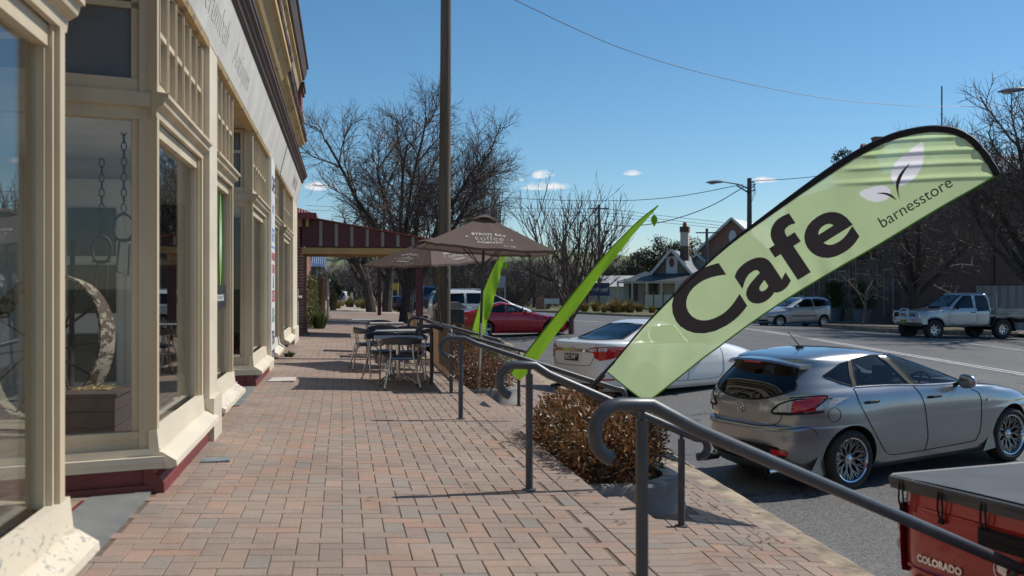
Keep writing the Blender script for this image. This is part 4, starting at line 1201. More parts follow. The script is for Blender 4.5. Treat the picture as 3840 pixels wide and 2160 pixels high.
for i in range(NS + 1):
    s = -.02 + (smax - .004 + .02) * (1 - (1 - i / NS) ** 1.25)
    a = interp(hemA, max(s, -.05)); b = lowv(s)
    st_.append([(s, a + (b - a) * (j + .5) / NJ) for j in range(NJ)])
    rows.append([bp(s, a + (b - a) * j / NJ) for j in range(NJ + 1)])
k = NJ + 1
m.add([p for r in rows for p in r], [(i * k + j, i * k + j + 1, (i + 1) * k + j + 1, (i + 1) * k + j) for i in range(NS) for j in range(NJ)], 0, True)
m.mi = [1 if st_[i][j][0] > 2.8 and any(inside_poly(*st_[i][j], P) for P in LFS) else 0 for i in range(NS) for j in range(NJ)]
cl = m.build('banner_cloth', [BANC, INKW], bn)
m = MB(); m.tube([bp(p.x, p.y) for p in HS], [.009 + .024 * min(1, max(0, (p.x - 1.5) / 1.3)) for p in HS], 8); m.build('sleeve', HEMC, bn)
m = MB(); m.tube([bp(p.x, p.y, .002) for p in LS], .007, 6); m.tube([bp(p.x, p.y, .002) for p in foot], .006, 6); m.build('edging', EDGEC, bn)
m = MB(); m.tube([bA + e1 * -.46 + e2 * .06, bA + e1 * -.2 + e2 * .03], .018, 8); m.tube([bA + e1 * -.22 + e2 * .03, bA + e1 * -.06 + e2 * .008], .026, 8); m.tube([bA + e1 * -.06, bA + e1 * .1 + e2 * -.02], .014, 8)
m.tube([bA + e1 * -.46 + e2 * .06, bA + e1 * -.9 + e2 * .1], .014, 8)
m.build('pole_foot', BLKP, bn)
def flat_text(txt, BL, BR, TL, bold, sub, mat, off=.004, name='lettering', space=1.0):
    vs, fs = text_mesh(txt, 1.0, bold, space, 'LEFT', sub)
    x0 = min(v[0] for v in vs); x1 = max(v[0] for v in vs); y0 = min(v[1] for v in vs); y1 = max(v[1] for v in vs)
    BL, BR, TL = Vector(BL), Vector(BR), Vector(TL)
    out = []
    for v in vs:
        q = BL + (BR - BL) * ((v[0] - x0) / (x1 - x0)) + (TL - BL) * ((v[1] - y0) / (y1 - y0))
        out.append(bp(q.x, q.y, off))
    mb = MB(); mb.add(out, fs); return mb.build(name, mat, cl)
flat_text('Cafe', (.789, .356), (2.634, .606), (.87, -.238), .026, 2, INKB, .004, 'cafe_lettering', 1.04)
flat_text('barnesstore', (2.83, .63), (3.52, .735), (2.852, .53), .0, 1, INKB, .004, 'store_lettering')
def patch(poly, mat, off, name):
    P = spline([Vector((a, b, 0)) for a, b in poly], 4, True)
    bm = bmesh.new(); f = bm.faces.new([bm.verts.new(p) for p in P]); bmesh.ops.triangulate(bm, faces=bm.faces)
    for _ in range(2): bmesh.ops.subdivide_edges(bm, edges=[e for e in bm.edges if e.calc_length() > .03], cuts=1); bmesh.ops.triangulate(bm, faces=bm.faces)
    bm.verts.index_update(); mb = MB(); mb.add([bp(v.co.x, v.co.y, off) for v in bm.verts], [tuple(v.index for v in f.verts) for f in bm.faces]); bm.free()
    return mb.build(name, mat, cl)
patch([(3.388, .33), (3.292, .34), (3.207, .371), (3.152, .43), (3.106, .53), (3.165, .442), (3.26, .377)], INKB, .009, 'stem_print')
patch([(2.999, .349), (3.053, .39), (3.085, .445), (3.084, .514), (3.07, .468), (3.042, .402)], INKB, .009, 'stem_print')

LIMEG = mat_cloth('lime_flag_cloth', (.30, .56, .04), .5)
def feather(label, pts, wd, seed, drop):
    """slim tapering flag on a bent cane, with a leaf charm hanging at the tip"""
    t = thing('feather_flag', label, 'flag', pts[0], 0, 'slim lime feather flags')
    S = spline(pts, 8); n = len(S) - 1
    m = MB(); m.tube(S, [.012 - .007 * i / n for i in range(n + 1)], 6); m.build('cane', M('lime_sleeve', (.12, .27, .02), (.1, .2, .02), 9, .7), t)
    r = random.Random(seed); m = MB()
    def fn(u, v):
        i = min(n - 1, int(u * n)); f = u * n - i; p = S[i].lerp(S[i + 1], f); tg = (S[i + 1] - S[i]).normalized()
        w = wd * (1 - u ** 1.6 * .93) * (1 if u > .02 else .9)
        side = Vector((.62, -.5, -.62)); side = (side - tg * side.dot(tg)).normalized(); nn = tg.cross(side)
        fold = .18 * sin(v * 3.1 + u * 5 + seed) + .10 * sin(u * 24 + v * 5 + seed) * v
        return p + side * (w * v) + nn * (w * fold)
    m.grid(fn, 60, 8); m.build('flag_cloth', LIMEG, t)
    tipp = S[-1]; m = MB(); m.tube([tipp - (S[-1] - S[-4]) * .8, tipp - (S[-1] - S[-4]) * .8 + Vector((.03, 0, -drop * .5))], .004, 4)
    c = tipp - (S[-1] - S[-4]) * .8 + Vector((.03, 0, -drop * .5))
    lf = [(0, 0), (.035, -.03), (.045, -.08), (.0, -.16), (-.045, -.08), (-.035, -.03)]
    m.prism(lf, -.003, .003, 0, Matrix.Translation(c) @ Matrix.Rotation(pi / 2, 4, 'X')); m.build('leaf_charm', LIMEG, t)
feather('long slim lime feather flag slanting to the right above white sedan', [(2.17, 12.82, .25), (2.62, 12.75, .83), (3.08, 12.66, 1.42), (3.45, 12.6, 1.86), (3.8, 12.54, 2.22), (4.07, 12.49, 2.44)], .20, 1, .12)
feather('shorter lime feather flag rising behind the umbrella pole in front of red coupe', [(2.40, 18.86, .42), (2.56, 18.84, .95), (2.74, 18.8, 1.45), (2.93, 18.77, 1.9), (3.1, 18.75, 2.2)], .30, 2, .5)
# ------------------------------------------------------------------ vehicles
def paint(name, col, metal=.0, rough=.32, dirt=.12):
    m, nt, N, L, p = nodes_of(name)
    vec = tex_coord(nt); n = noise(nt, vec, 2.2, 5, .6); fl = noise(nt, vec, 700, 2)
    c = mixc(nt, ramp(nt, n.outputs['Fac'], .3, .8), col, tuple(q * (1 - dirt) for q in col))
    if metal: c = mixc(nt, .18, c, ramp(nt, fl.outputs['Fac'], .4, .6, (.3, .3, .3, 1), (1, 1, 1, 1)), 'OVERLAY')
    L.new(c, p.inputs['Base Color']); p.inputs['Metallic'].default_value = metal; p.inputs['Roughness'].default_value = rough
    p.inputs['Coat Weight'].default_value = 1.0; p.inputs['Coat Roughness'].default_value = .05
    return m
SILVER = paint('silver_paint', (.285, .30, .325), .8, .28)
WHITECAR = paint('white_car_paint', (.82, .815, .79), 0, .35, .06)
REDCAR = paint('red_car_paint', (.52, .012, .024), .15, .3)
DKRED = paint('deep_red_paint', (.42, .026, .018), .15, .28)
LSILV = paint('pale_silver_paint', (.47, .475, .48), .6, .36)
BLUECAR = paint('dark_blue_paint', (.012, .03, .085), .3, .3)
TYRE = M('tyre_rubber', (.018, .018, .019), (.032, .031, .03), 12, .82, bs=50, bstr=.15)
WELL = M('wheel_well_black', (.01, .01, .01), None, 5, .9)
TRIM = M('black_trim', (.014, .014, .016), (.022, .022, .024), 9, .62, spec=.25)
INTER = M('car_interior_grey', (.045, .045, .048), (.03, .03, .032), 6, .8)
ALLOY = M('alloy_rim', (.6, .6, .61), (.5, .5, .51), 15, .25, metal=.9)
GUNM = M('dark_alloy', (.22, .22, .23), (.15, .15, .16), 9, .3, metal=.9)
CHR = M('chrome', (.78, .78, .79), (.7, .7, .72), 9, .08, metal=1.0)
CGLASS = mat_glass('car_glass', (.30, .36, .38), 1.6)
CGLASSD = mat_glass('privacy_glass', (.10, .12, .13), 1.65)
LRED = M('tail_lamp_red', (.62, .016, .02), (.42, .01, .014), 18, .12, coat=.8)
LCLR = M('clear_lamp', (.62, .62, .6), (.38, .38, .38), 25, .1, coat=.8)
LAMB = M('amber_lamp', (.6, .17, .02), (.45, .12, .02), 20, .15, coat=.6)
SEAM = M('shut_line', (.012, .012, .013), None, 5, .8)
PLATEK = M('plate_black', (.015, .015, .015), None, 5, .5); PLATEW = M('plate_white', (.62, .62, .58), None, 5, .5); PLATEY = M('plate_yellow', (.72, .58, .06), None, 5, .5)

def contour(z, xr, xf, w, nr, nf, N):
    xm = (xr + xf) / 2; a = (xf - xr) / 2
    K = 240; raw = []
    for i in range(K + 1):
        th = pi * i / K; c, s = cos(th), sin(th); n = nf if c >= 0 else nr
        raw.append((xm + a * (abs(c) ** (2 / n)) * (1 if c >= 0 else -1), w * (abs(s) ** (2 / n))))
    ln = [0]
    for p, q in zip(raw[:-1], raw[1:]): ln.append(ln[-1] + math.hypot(q[0] - p[0], q[1] - p[1]))
    out = []; j = 0
    for k in range(N // 2 + 1):
        d = ln[-1] * k / (N // 2)
        while j < K - 1 and ln[j + 1] < d: j += 1
        f = (d - ln[j]) / max(1e-9, ln[j + 1] - ln[j]); f = max(0, min(1, f))
        out.append((raw[j][0] + (raw[j + 1][0] - raw[j][0]) * f, raw[j][1] + (raw[j + 1][1] - raw[j][1]) * f))
    return [(x, y, z) for x, y in out] + [(x, -y, z) for x, y in reversed(out[1:-1])]

class Car:
    def __init__(s, name, label, cat, keys, body_mat, wb, wr, tw, loc, hd, tilt=(0, 0), flare=.02, shear=0.0, wells=True, well_r=None, sub=5, N=128, zsh=(.6, 1.1), hood=None, gh=None):
        if gh: keys = [(k[0], k[1], k[2], k[3], k[4], gh[2] if gh[0] <= k[0] <= gh[1] else k[5]) for k in keys]
        s.t = thing(name, label, cat, loc, hd, None, tilt)
        s.wb, s.wr, s.tw = wb, wr, tw
        f = pchip(keys); zz = []
        for a, b in zip(keys[:-1], keys[1:]):
            for k in range(sub): zz.append(a[0] + (b[0] - a[0]) * k / sub)
        zz.append(keys[-1][0])
        rings = []
        for z in zz:
            xr, xf, w, nr, nf = f(z)
            r = []
            for (x, y, q) in contour(z, xr, xf, w, nr, nf, N):
                if flare:
                    for xw in (0, wb):
                        y += flare * math.exp(-((x - xw) / .40) ** 2) * math.exp(-((z - wr * 1.9) / .2) ** 2) * (1 if y > 0 else -1) * min(1, abs(y) / (w * .7 + 1e-6)) ** 3
                b = max(0, min(1, (z - zsh[0]) / .2)) * max(0, min(1, (zsh[1] + .2 - z) / .2))
                q += shear * (x - wb / 2) * b
                if hood: q += hood(x, y, z)
                r.append((x, y, q))
            rings.append(r)
        mb = MB(); mb.loft(rings, 0, True, True, (True, True))
        s.rings = rings
        s.body = mb.build('body', [body_mat, WELL], s.t, local=True, sharp=40)
        me = s.body.data; me.update()
        s.bvh = BVHTree.FromPolygons([v.co.copy() for v in me.vertices], [tuple(p.vertices) for p in me.polygons])
        s.cuts = []
        if wells:
            wrr = well_r or wr + .045
            c = MB()
            wmax = max(k[3] for k in keys)
            for xw in (0, wb):
                for sy in (-1, 1):
                    c.lathe([(0, 0), (wrr, 0), (wrr, .34), (0, .34)], 40, 1, Matrix.Translation((xw, sy * (wmax + .08), wr + .01)) @ Matrix.Rotation(rad(90) * sy, 4, 'X'), smooth=True)
            s.cuts.append(c)
        s.win = MB(); s.panes = []
    def cabin(s, z0, z1, inset, xr, xf):
        """hollow out the passenger space"""
        c = MB(); rr = []
        for r in s.rings[::3]:
            z = sum(p[2] for p in r) / len(r)
            if z0 <= z <= z1:
                k = []
                for p in r:
                    m = 1 - inset / max(.05, abs(p[1])) if abs(p[1]) > inset else .1
                    k.append((min(max(p[0], xr), xf), p[1] * m, z))
                rr.append(k)
        # shrink x by inset as well through the clamps
        c.loft(rr, 1, True, False, (True, True)); s.cuts.append(c)
    def ray(s, side, a, b):
        if side in ('L', 'R'):
            sg = 1 if side == 'L' else -1
            o = Vector((a, 3 * sg, b)); d = Vector((0, -sg, 0))
        elif side == 'B': o = Vector((-4, a, b)); d = Vector((1, 0, 0))
        elif side == 'F': o = Vector((9, a, b)); d = Vector((-1, 0, 0))
        else: o = Vector((a, b, 4)); d = Vector((0, 0, -1))
        h, n, i, ds = s.bvh.ray_cast(o, d)
        if h is None: return None, -d
        if n.dot(d) > 0: n = -n
        return h, n
    def patch(s, name, side, poly, mat, off=.004, par=None, smooth_n=0, cut=.07):
        P = [Vector((a, b, 0)) for a, b in poly]
        if smooth_n: P = spline(P, smooth_n, True)
        bm = bmesh.new(); bm.faces.new([bm.verts.new(p) for p in P]); bmesh.ops.triangulate(bm, faces=bm.faces)
        for _ in range(4):
            es = [e for e in bm.edges if e.calc_length() > cut]
            if not es: break
            bmesh.ops.subdivide_edges(bm, edges=es, cuts=1); bmesh.ops.triangulate(bm, faces=bm.faces)
        bm.verts.index_update()
        vs = []; ok = []
        for v in bm.verts:
            h, n = s.ray(side, v.co.x, v.co.y)
            ok.append(h is not None); vs.append(h + n * off if h is not None else Vector((0, 0, 0)))
        fs = [tuple(v.index for v in f.verts) for f in bm.faces if all(ok[v.index] for v in f.verts)]
        bm.free()
        mb = MB(); mb.add(vs, fs, 0, True)
        return mb.build(name, mat, par or s.t, local=True, sharp=60)
    def strip(s, side, pts, w, name=None, mat=None, off=.002, mb=None, k=5, closed=False):
        P = spline([Vector((a, b, 0)) for a, b in pts], k, closed)
        if closed: P.append(P[0])
        q = []
        for p in P:
            h, n = s.ray(side, p.x, p.y)
            if h is not None: q.append(h + n * off)
        own = mb is None
        if own: mb = MB()
        if len(q) > 1: mb.tube(q, w, 5, 0, False)
        if own: return mb.build(name, mat, s.t, local=True)
    def window(s, side, poly, mat, both=False, through=True, smooth_n=0, frame=True, nm='side_window', w=.009):
        P = poly if not smooth_n else [(p.x, p.y) for p in spline([Vector((a, b, 0)) for a, b in poly], smooth_n, True)]
        if through:
            if side in ('L', 'R'):
                T = Matrix(((1, 0, 0, 0), (0, 0, 1, 0), (0, 1, 0, 0), (0, 0, 0, 1)))
                rng = (-2, 2) if both else ((.2, 2) if side == 'L' else (-2, -.2))
                s.win.prism(P, rng[0], rng[1], 1, T)
            else:
                T = Matrix(((0, 0, 1, 0), (1, 0, 0, 0), (0, 1, 0, 0), (0, 0, 0, 1)))
                h, n = s.ray(side, 0, sum(p[1] for p in P) / len(P)); 
                if side == 'B': s.win.prism(P, -3, h.x + .42, 1, T)
                else: s.win.prism(P, h.x - .6, 8, 1, T)
        for sd in ((('L', 'R') if both else (side,))):
            g = s.patch(nm, sd, P, mat, .001)
            if frame:
                m = MB(); s.strip(sd, P, w, mb=m, k=1, closed=True, off=.001); m.build('window_seal', TRIM, g, local=True)
    def finish(s, smooth=40):
        o = s.body
        if s.win.f: s.cuts.append(s.win)
        tmp = []
        for c in s.cuts:
            co_ = c.build('cutter', [WELL, WELL], None, recalc=True); tmp.append(co_)
            co_.matrix_world = Matrix.Identity(4)
            md = o.modifiers.new('cut', 'BOOLEAN'); md.operation = 'DIFFERENCE'; md.solver = 'EXACT'; md.object = co_
            md.use_self = True
        # evaluate at the origin, then put the parent back
        par = o.parent; o.parent = None; o.matrix_world = Matrix.Identity(4)
        dg = bpy.context.evaluated_depsgraph_get(); dg.update()
        me = bpy.data.meshes.new_from_object(o.evaluated_get(dg))
        o.modifiers.clear(); old = o.data; o.data = me; me.name = 'body'
        o.parent = par
        for q in tmp:
            d_ = q.data; bpy.data.objects.remove(q); bpy.data.meshes.remove(d_)
        me.set_sharp_from_angle(angle=rad(smooth))
    def wheels(s, rim, style, rimmat, track=None, yo=None, front_turn=0, spare=None):
        for xw in (0, s.wb):
            for sy in (-1, 1):
                h = s.ray('L', xw, s.wr * 2.0)[0]
                y = yo if yo else h.y - s.tw / 2 - .012
                T = Matrix.Translation((xw, sy * y, s.wr)) @ Matrix.Rotation(front_turn if xw else 0, 4, 'Z') @ Matrix.Rotation(rad(-90) * sy, 4, 'X')
                wheel(s.t, T, s.wr, s.tw, rim, style, rimmat)
    def text(s, txt, side, a, b, size, mat, bold=.0, off=.008, name='badge', par=None, sx=1.0, space=1.0, sy=1.0):
        vs, fs = text_mesh(txt, size, bold, space)
        out = []
        sg = {'L': -1, 'R': 1, 'B': -1, 'F': 1}[side]
        for x, y, z in vs:
            h, n = s.ray(side, a + sg * x * sx, b + y * sy)
            if h is None: h, n = s.ray(side, a, b)
            out.append(h + n * off)
        mb = MB(); mb.add(out, fs); return mb.build(name, mat, par or s.t, local=True)
    def plate(s, side, a, b, w, h, txt, mat, tmat, out=.02):
        c, n = s.ray(side, a, b); sg = 1 if side == 'F' else -1
        n = Vector((n.x, 0, n.z * .5)).normalized()
        yax = Vector((0, sg, 0)); zax = n.cross(yax)
        if zax.z < 0: zax = -zax
        Mx = Matrix((yax, zax, n)).transposed().to_4x4(); Mx.translation = c + n * out
        mb = MB(); mb.box((0, 0, 0), (w, h, .012), 0, mat=Mx)
        pl = mb.build('number_plate', mat, s.t, local=True)
        vs, fs = text_mesh(txt, h * 1.0, .006 * h / .1, 1.02)
        x0 = min(v[0] for v in vs); x1 = max(v[0] for v in vs); k = min(1.1, w * .88 / (x1 - x0))
        mb = MB(); mb.add([Mx @ Vector((v[0] * k, v[1] * .9, .0075)) for v in vs], fs); mb.build('plate_lettering', tmat, pl, local=True)
    def mirror(s, x, z, mat=None, size=(.12, .2, .14)):
        for sy, sd in ((1, 'L'), (-1, 'R')):
            h, n = s.ray(sd, x, z); m = MB()
            c = h + Vector((-.02, sy * size[1] * .72, .05))
            rings = []
            for i in range(9):
                a = -1 + 2 * i / 8; q = (1 - abs(a) ** 3) ** .5 * .98 + .02
                rings.append([(c.x + size[0] * .5 * q * (cos(w) * (1.0 if cos(w) > 0 else .55)), c.y + sy * size[1] * .5 * a, c.z + size[2] * .5 * q * sin(w) * (1 - .15 * a)) for w in [2 * pi * k / 14 for k in range(14)]])
            m.loft(rings, 0, True, True, (True, True)); o = m.build('mirror', mat or s.body.data.materials[0], s.t, local=True)
            m = MB(); m.bar(h + Vector((0, -sy * .03, .0)), c + Vector((0, -sy * size[1] * .3, -.02)), .05, .035); m.build('mirror_arm', TRIM, o, local=True)
    def handle(s, pts, mat):
        for sd in ('L', 'R'):
            for x, z in pts:
                h, n = s.ray(sd, x, z); sy = 1 if sd == 'L' else -1
                m = MB(); m.tube([h + Vector((-.1, 0, 0)), h + Vector((-.08, sy * .03, .004)), h + Vector((.06, sy * .03, .004)), h + Vector((.09, 0, 0))], [.014, .017, .016, .012], 8)
                m.build('door_handle', mat, s.t, local=True)
    def seats(s, rows, zseat=.55, steer=True, dash=None):
        m = MB()
        for x in rows:
            for y in (-.36, .36):
                m.box((x, y, zseat), (.48, .48, .16), 0, bev=.05)
                m.box((x - .25, y, zseat + .32), (.14, .46, .56), 0, bev=.05, mat=Matrix.Rotation(rad(-14), 4, 'Y'))
                m.box((x - .34, y, zseat + .66), (.09, .26, .17), 0, bev=.04)
        if dash: m.box((dash, 0, .82), (.4, 1.2, .22), 0, bev=.06)
        if steer and dash:
            c = Vector((dash - .32, -.36, .93)); T = Matrix.Translation(c) @ Matrix.Rotation(rad(-65), 4, 'Y')
            m.tube([T @ Vector((.18 * cos(a), .18 * sin(a), 0)) for a in [2 * pi * k / 24 for k in range(25)]], .016, 6)
            m.tube([T @ Vector((-.17, 0, 0)), T @ Vector((.17, 0, 0))], .014, 5)
        m.build('interior', INTER, s.t, local=True)

def wheel(t, T, r, tw, rim, style, rimmat):
    m = MB(); h = tw / 2; g = rim
    m.lathe([(g - .005, -h * .8), (g + .02, -h * .95), ((g + r) / 2, -h), (r - .03, -h * .97), (r - .006, -h * .78), (r, -h * .4), (r, h * .4), (r - .006, h * .78), (r - .03, h * .97), ((g + r) / 2, h), (g + .02, h * .95), (g - .005, h * .8)], 44, 0, T)
    for i in (-1, 0, 1): m.lathe([(r + .0015, i * h * .38 - .008), (r + .0015, i * h * .38 + .008)], 44, 0, T)
    w = m.build('wheel', TYRE, t, local=True)
    m = MB()
    zo = h * .82
    m.lathe([(g, -h * .7), (g - .02, -h * .5), (g - .03, zo - .06), (g - .008, zo), (g + .004, zo + .006), (g + .004, zo - .01)], 44, 1 if style == 'mesh' else 0, T)
    m.lathe([(0, -h * .4), (g - .03, -h * .4)], 24, 2, T)      # brake shadow disc
    m.lathe([(0, 0), (g * .62, 0), (g * .62, .02), (0, .02)], 28, 3, T @ Matrix.Translation((0, 0, -h * .1)))
    zf = zo - .015
    n = {'mesh': 10, 'five': 5, 'steel': 8, 'seven': 7}[style]
    def spoke(a0, a1, r0, r1, w0, w1, z0, z1, th=.022):
        p = Vector((r0 * cos(a0), r0 * sin(a0), z0)); q = Vector((r1 * cos(a1), r1 * sin(a1), z1))
        d = (q - p).normalized(); sd = d.cross(Vector((0, 0, 1))).normalized()
        vs = [p - sd * w0, p + sd * w0, q + sd * w1, q - sd * w1]
        vs = vs + [v - Vector((0, 0, th)) for v in vs]
        m.add([T @ v for v in vs], [(0, 1, 2, 3), (7, 6, 5, 4), (0, 4, 5, 1), (2, 6, 7, 3), (1, 5, 6, 2), (0, 3, 7, 4)], 0)
    if style == 'mesh':
        for k in range(n):
            a = 2 * pi * k / n
            spoke(a, a + .02, .045, g * .55, .014, .010, zf - .045, zf - .03)
            for q in (-.30, .30): spoke(a, a + q, g * .5, g - .012, .009, .007, zf - .032, zf - .012)
            for q in (-.12, .12): spoke(a, a + q, g * .42, g - .012, .008, .007, zf - .035, zf - .012)
    elif style == 'five':
        for k in range(n):
            a = 2 * pi * k / n
            for q in (-.14, .14): spoke(a + q * .6, a + q, .05, g - .01, .016, .018, zf - .03, zf - .01)
    elif style == 'seven':
        for k in range(n):
            a = 2 * pi * k / n; spoke(a, a, .04, g - .01, .016, .03, zf - .02, zf - .01)
    else:
        for k in range(n):
            a = 2 * pi * k / n; spoke(a, a, .05, g - .01, .034, .03, zf - .05, zf - .045)
    m.lathe([(0, zf - .01), (.03, zf - .012), (.055, zf - .03), (.062, zf - .06), (0, zf - .06)], 16, 0 if style != 'mesh' else 4, T)
    for k in range(5):
        a = 2 * pi * k / 5; m.lathe([(0, zf - .018), (.009, zf - .018), (.009, zf - .05), (0, zf - .05)], 8, 4, T @ Matrix.Translation((.055 * cos(a), .055 * sin(a), -.005)))
    m.build('rim', [rimmat, CHR, WELL, GUNM, ALLOY], w, local=True)

# ---- silver five door hatchback, near
K = [(.17, -.60, 3.22, .76, 4, 4.6), (.24, -.72, 3.34, .83, 4.5, 4.6), (.40, -.80, 3.43, .866, 4.6, 4.4), (.55, -.825, 3.45, .876, 4.4, 4.2), (.64, -.825, 3.43, .882, 4.2, 4.2), (.685, -.80, 3.40, .884, 4.2, 4.4), (.70, -.765, 3.37, .884, 4.4, 4.4),
     (.78, -.76, 3.25, .886, 4.6, 4.8), (.86, -.75, 3.02, .880, 4.6, 5.4), (.92, -.735, 2.72, .868, 4.4, 6), (.965, -.715, 2.36, .852, 4.2, 6), (1.0, -.70, 2.05, .832, 4.0, 5), (1.06, -.67, 1.86, .790, 3.8, 4.4), (1.18, -.585, 1.56, .718, 3.6, 4.2),
     (1.29, -.50, 1.26, .650, 3.6, 4.0), (1.345, -.475, 1.09, .612, 3.8, 4.0), (1.385, -.47, .95, .575, 4.0, 4.0), (1.415, -.40, .80, .525, 3.6, 3.6), (1.44, -.20, .66, .44, 3.0, 3.0), (1.455, .0, .52, .33, 2.6, 2.6), (1.462, .15, .4, .16, 2.2, 2.2)]
cr = Car('silver_hatchback', 'silver five door hatchback with black mesh wheels, reversed up to kerb in front of banner', 'car', K, SILVER, 2.64, .318, .215, (5.08, 10.62, -.785), rad(18.6), (rad(.75) * 0, -rad(1.9)), .028, -.022, gh=(.96, 1.36, 8.5))
cr.cabin(.62, 1.40, .07, -.60, 2.2)
SW1 = [(.95, 1.045), (.90, 1.12), (.78, 1.30), (.70, 1.372), (.6, 1.376), (.45, 1.37), (.28, 1.348), (.20, 1.2), (.17, 1.085)]
SW2 = [(1.05, 1.04), (.99, 1.13), (.87, 1.30), (.82, 1.368), (1.02, 1.36), (1.22, 1.318), (1.44, 1.235), (1.66, 1.12), (1.84, 1.025), (1.83, 1.005)]
SW3 = [(.10, 1.09), (.13, 1.2), (.21, 1.34), (.08, 1.318), (-.08, 1.26), (-.20, 1.215), (-.17, 1.19), (-.04, 1.13)]
for P in (SW1, SW2): cr.window('R', P, CGLASS, both=True)
cr.window('R', SW3, CGLASSD, both=True, through=False)
for sd in ('L', 'R'):
    cr.patch('door_pillar', sd, [(1.06, 1.035), (1.0, 1.13), (.88, 1.30), (.82, 1.372), (.69, 1.374), (.77, 1.30), (.89, 1.12), (.94, 1.04)], TRIM, .004)
    cr.patch('door_pillar', sd, [(.17, 1.085), (.2, 1.2), (.28, 1.345), (.215, 1.338), (.14, 1.2), (.11, 1.09)], TRIM, .004)
RW = [(-.60, 1.09), (-.56, 1.17), (-.49, 1.285), (-.44, 1.315), (0, 1.335), (.44, 1.315), (.49, 1.285), (.56, 1.17), (.60, 1.09), (.45, 1.02), (.25, .975), (0, .96), (-.25, .975), (-.45, 1.02)]
cr.window('B', RW, CGLASSD, smooth_n=2, nm='rear_window', w=.012)
FW = [(-.60, 1.05), (-.53, 1.2), (-.47, 1.335), (0, 1.37), (.47, 1.335), (.53, 1.2), (.60, 1.05), (.3, 1.02), (0, 1.01), (-.3, 1.02)]
cr.window('F', FW, CGLASS, nm='windscreen')
cr.finish()
cr.wheels(.232, 'mesh', GUNM)
cr.seats((.55, 1.38), .48, True, 1.95)
m = MB()      # roof spoiler lip over the rear glass
sp = []
for i in range(25):
    y = -.565 + 1.13 * i / 24; e = abs(y) / .565
    x = -.60 + .15 * e ** 3; z = 1.368 - .06 * e ** 3
    sp.append([(x, y, z), (x + .02, y, z + .02), (x + .30, y, z + .046 - .02 * e ** 2), (x + .30, y, z - .02), (x + .03, y, z - .018)])
m.loft(sp, 0, True, True, (True, True)); so_ = m.build('spoiler', SILVER, cr.t, local=True)
m = MB(); m.box((-.575, 0, 1.352), (.03, .26, .018), 0, bev=.005); m.build('brake_light', LRED, so_, local=True)
for sd, sy in (('B', -1), ('B', 1)):
    cr.strip('B', [(sy * .81, .992), (sy * .66, .99), (sy * .525, .935), (sy * .45, .85), (sy * .6, .84), (sy * .76, .852), (sy * .81, .86)], .011, 'lamp_surround', TRIM, .004)
    g = cr.patch('taillight', 'B', [(sy * .46, .855), (sy * .53, .93), (sy * .66, .985), (sy * .80, .995), (sy * .84, .985), (sy * .83, .90), (sy * .74, .858), (sy * .6, .845)], LCLR, .007, cut=.05)
    cr.patch('red_lens', 'B', [(sy * .64, .862), (sy * .64, .975), (sy * .72, .985), (sy * .78, .98), (sy * .78, .872), (sy * .7, .86)], LRED, .011, g, cut=.04)
for sd in ('L', 'R'):
    cr.strip(sd, [(-.72, .852), (-.58, .862), (-.46, .90), (-.34, .965), (-.28, 1.016), (-.42, 1.02), (-.62, 1.005)], .010, 'lamp_surround', TRIM, .004)
    g = cr.patch('taillight', sd, [(-.70, .86), (-.72, .96), (-.60, 1.0), (-.42, 1.015), (-.30, 1.012), (-.36, .965), (-.48, .90), (-.6, .865)], LCLR, .009, cut=.04)
    cr.patch('red_lens', sd, [(-.52, .895), (-.52, 1.0), (-.40, 1.014), (-.30, 1.012), (-.37, .962), (-.45, .915)], LRED, .013, g, cut=.04)
m = MB()
for sd in ('L', 'R'):
    cr.strip(sd, [(.10, 1.07), (.12, .9), (.26, .66), (.44, .42), (.52, .34), (.66, .305), (1.14, .30)], .0045, mb=m)
    cr.strip(sd, [(1.0, 1.03), (1.08, .88), (1.13, .65), (1.16, .45), (1.13, .30)], .0045, mb=m)
    cr.strip(sd, [(1.92, .92), (2.04, .85), (2.06, .65), (2.05, .45), (2.0, .35), (1.9, .315), (1.14, .30)], .0045, mb=m)
    cr.strip(sd, [(-.74, .68), (-.5, .70), (-.42, .62)], .004, mb=m)
    cr.strip(sd, [(-.23 + .075 * cos(a), .82 + .075 * sin(a)) for a in [2 * pi * k / 12 for k in range(13)]], .003, mb=m, k=3)
cr.strip('B', [(-.60, 1.0), (-.57, .90), (-.545, .78), (-.47, .72), (-.3, .70), (0, .70), (.3, .70), (.47, .72), (.545, .78), (.57, .90), (.60, 1.0)], .005, mb=m)
m.build_each('panel_gap', SEAM, cr.t, local=True)
for sd in ('L', 'R'):
    cr.strip(sd, [(.13, 1.078), (.6, 1.062), (1.2, 1.02), (1.80, .992)], .006, 'belt_chrome', CHR, .004)
    cr.patch('clear_repeater', sd, [(2.15, .76), (2.22, .765), (2.22, .795), (2.15, .79)], LCLR, .01)
cr.mirror(1.70, .985, None, (.15, .22, .16)); cr.handle([(.30, .915), (1.28, .89)], TRIM)
g = cr.patch('lower_bumper', 'B', [(-.62, .40), (-.55, .49), (-.40, .515), (.40, .515), (.55, .49), (.62, .40), (.5, .33), (0, .30), (-.5, .33)], TRIM, .006)
for sy in (-1, 1):
    cr.patch('reflector', 'B', [(sy * .47, .41), (sy * .47, .475), (sy * .60, .465), (sy * .63, .43), (sy * .62, .405)], LRED, .014, g, cut=.05)
    m = MB(); T = Matrix.Translation((-.78, sy * .52, .245)) @ Matrix.Rotation(rad(90), 4, 'Y'); m.lathe([(.036, -.1), (.04, -.1), (.04, .1), (.03, .1), (.03, -.06)], 16, 0, T); m.build('exhaust_tip', CHR, cr.t, local=True)
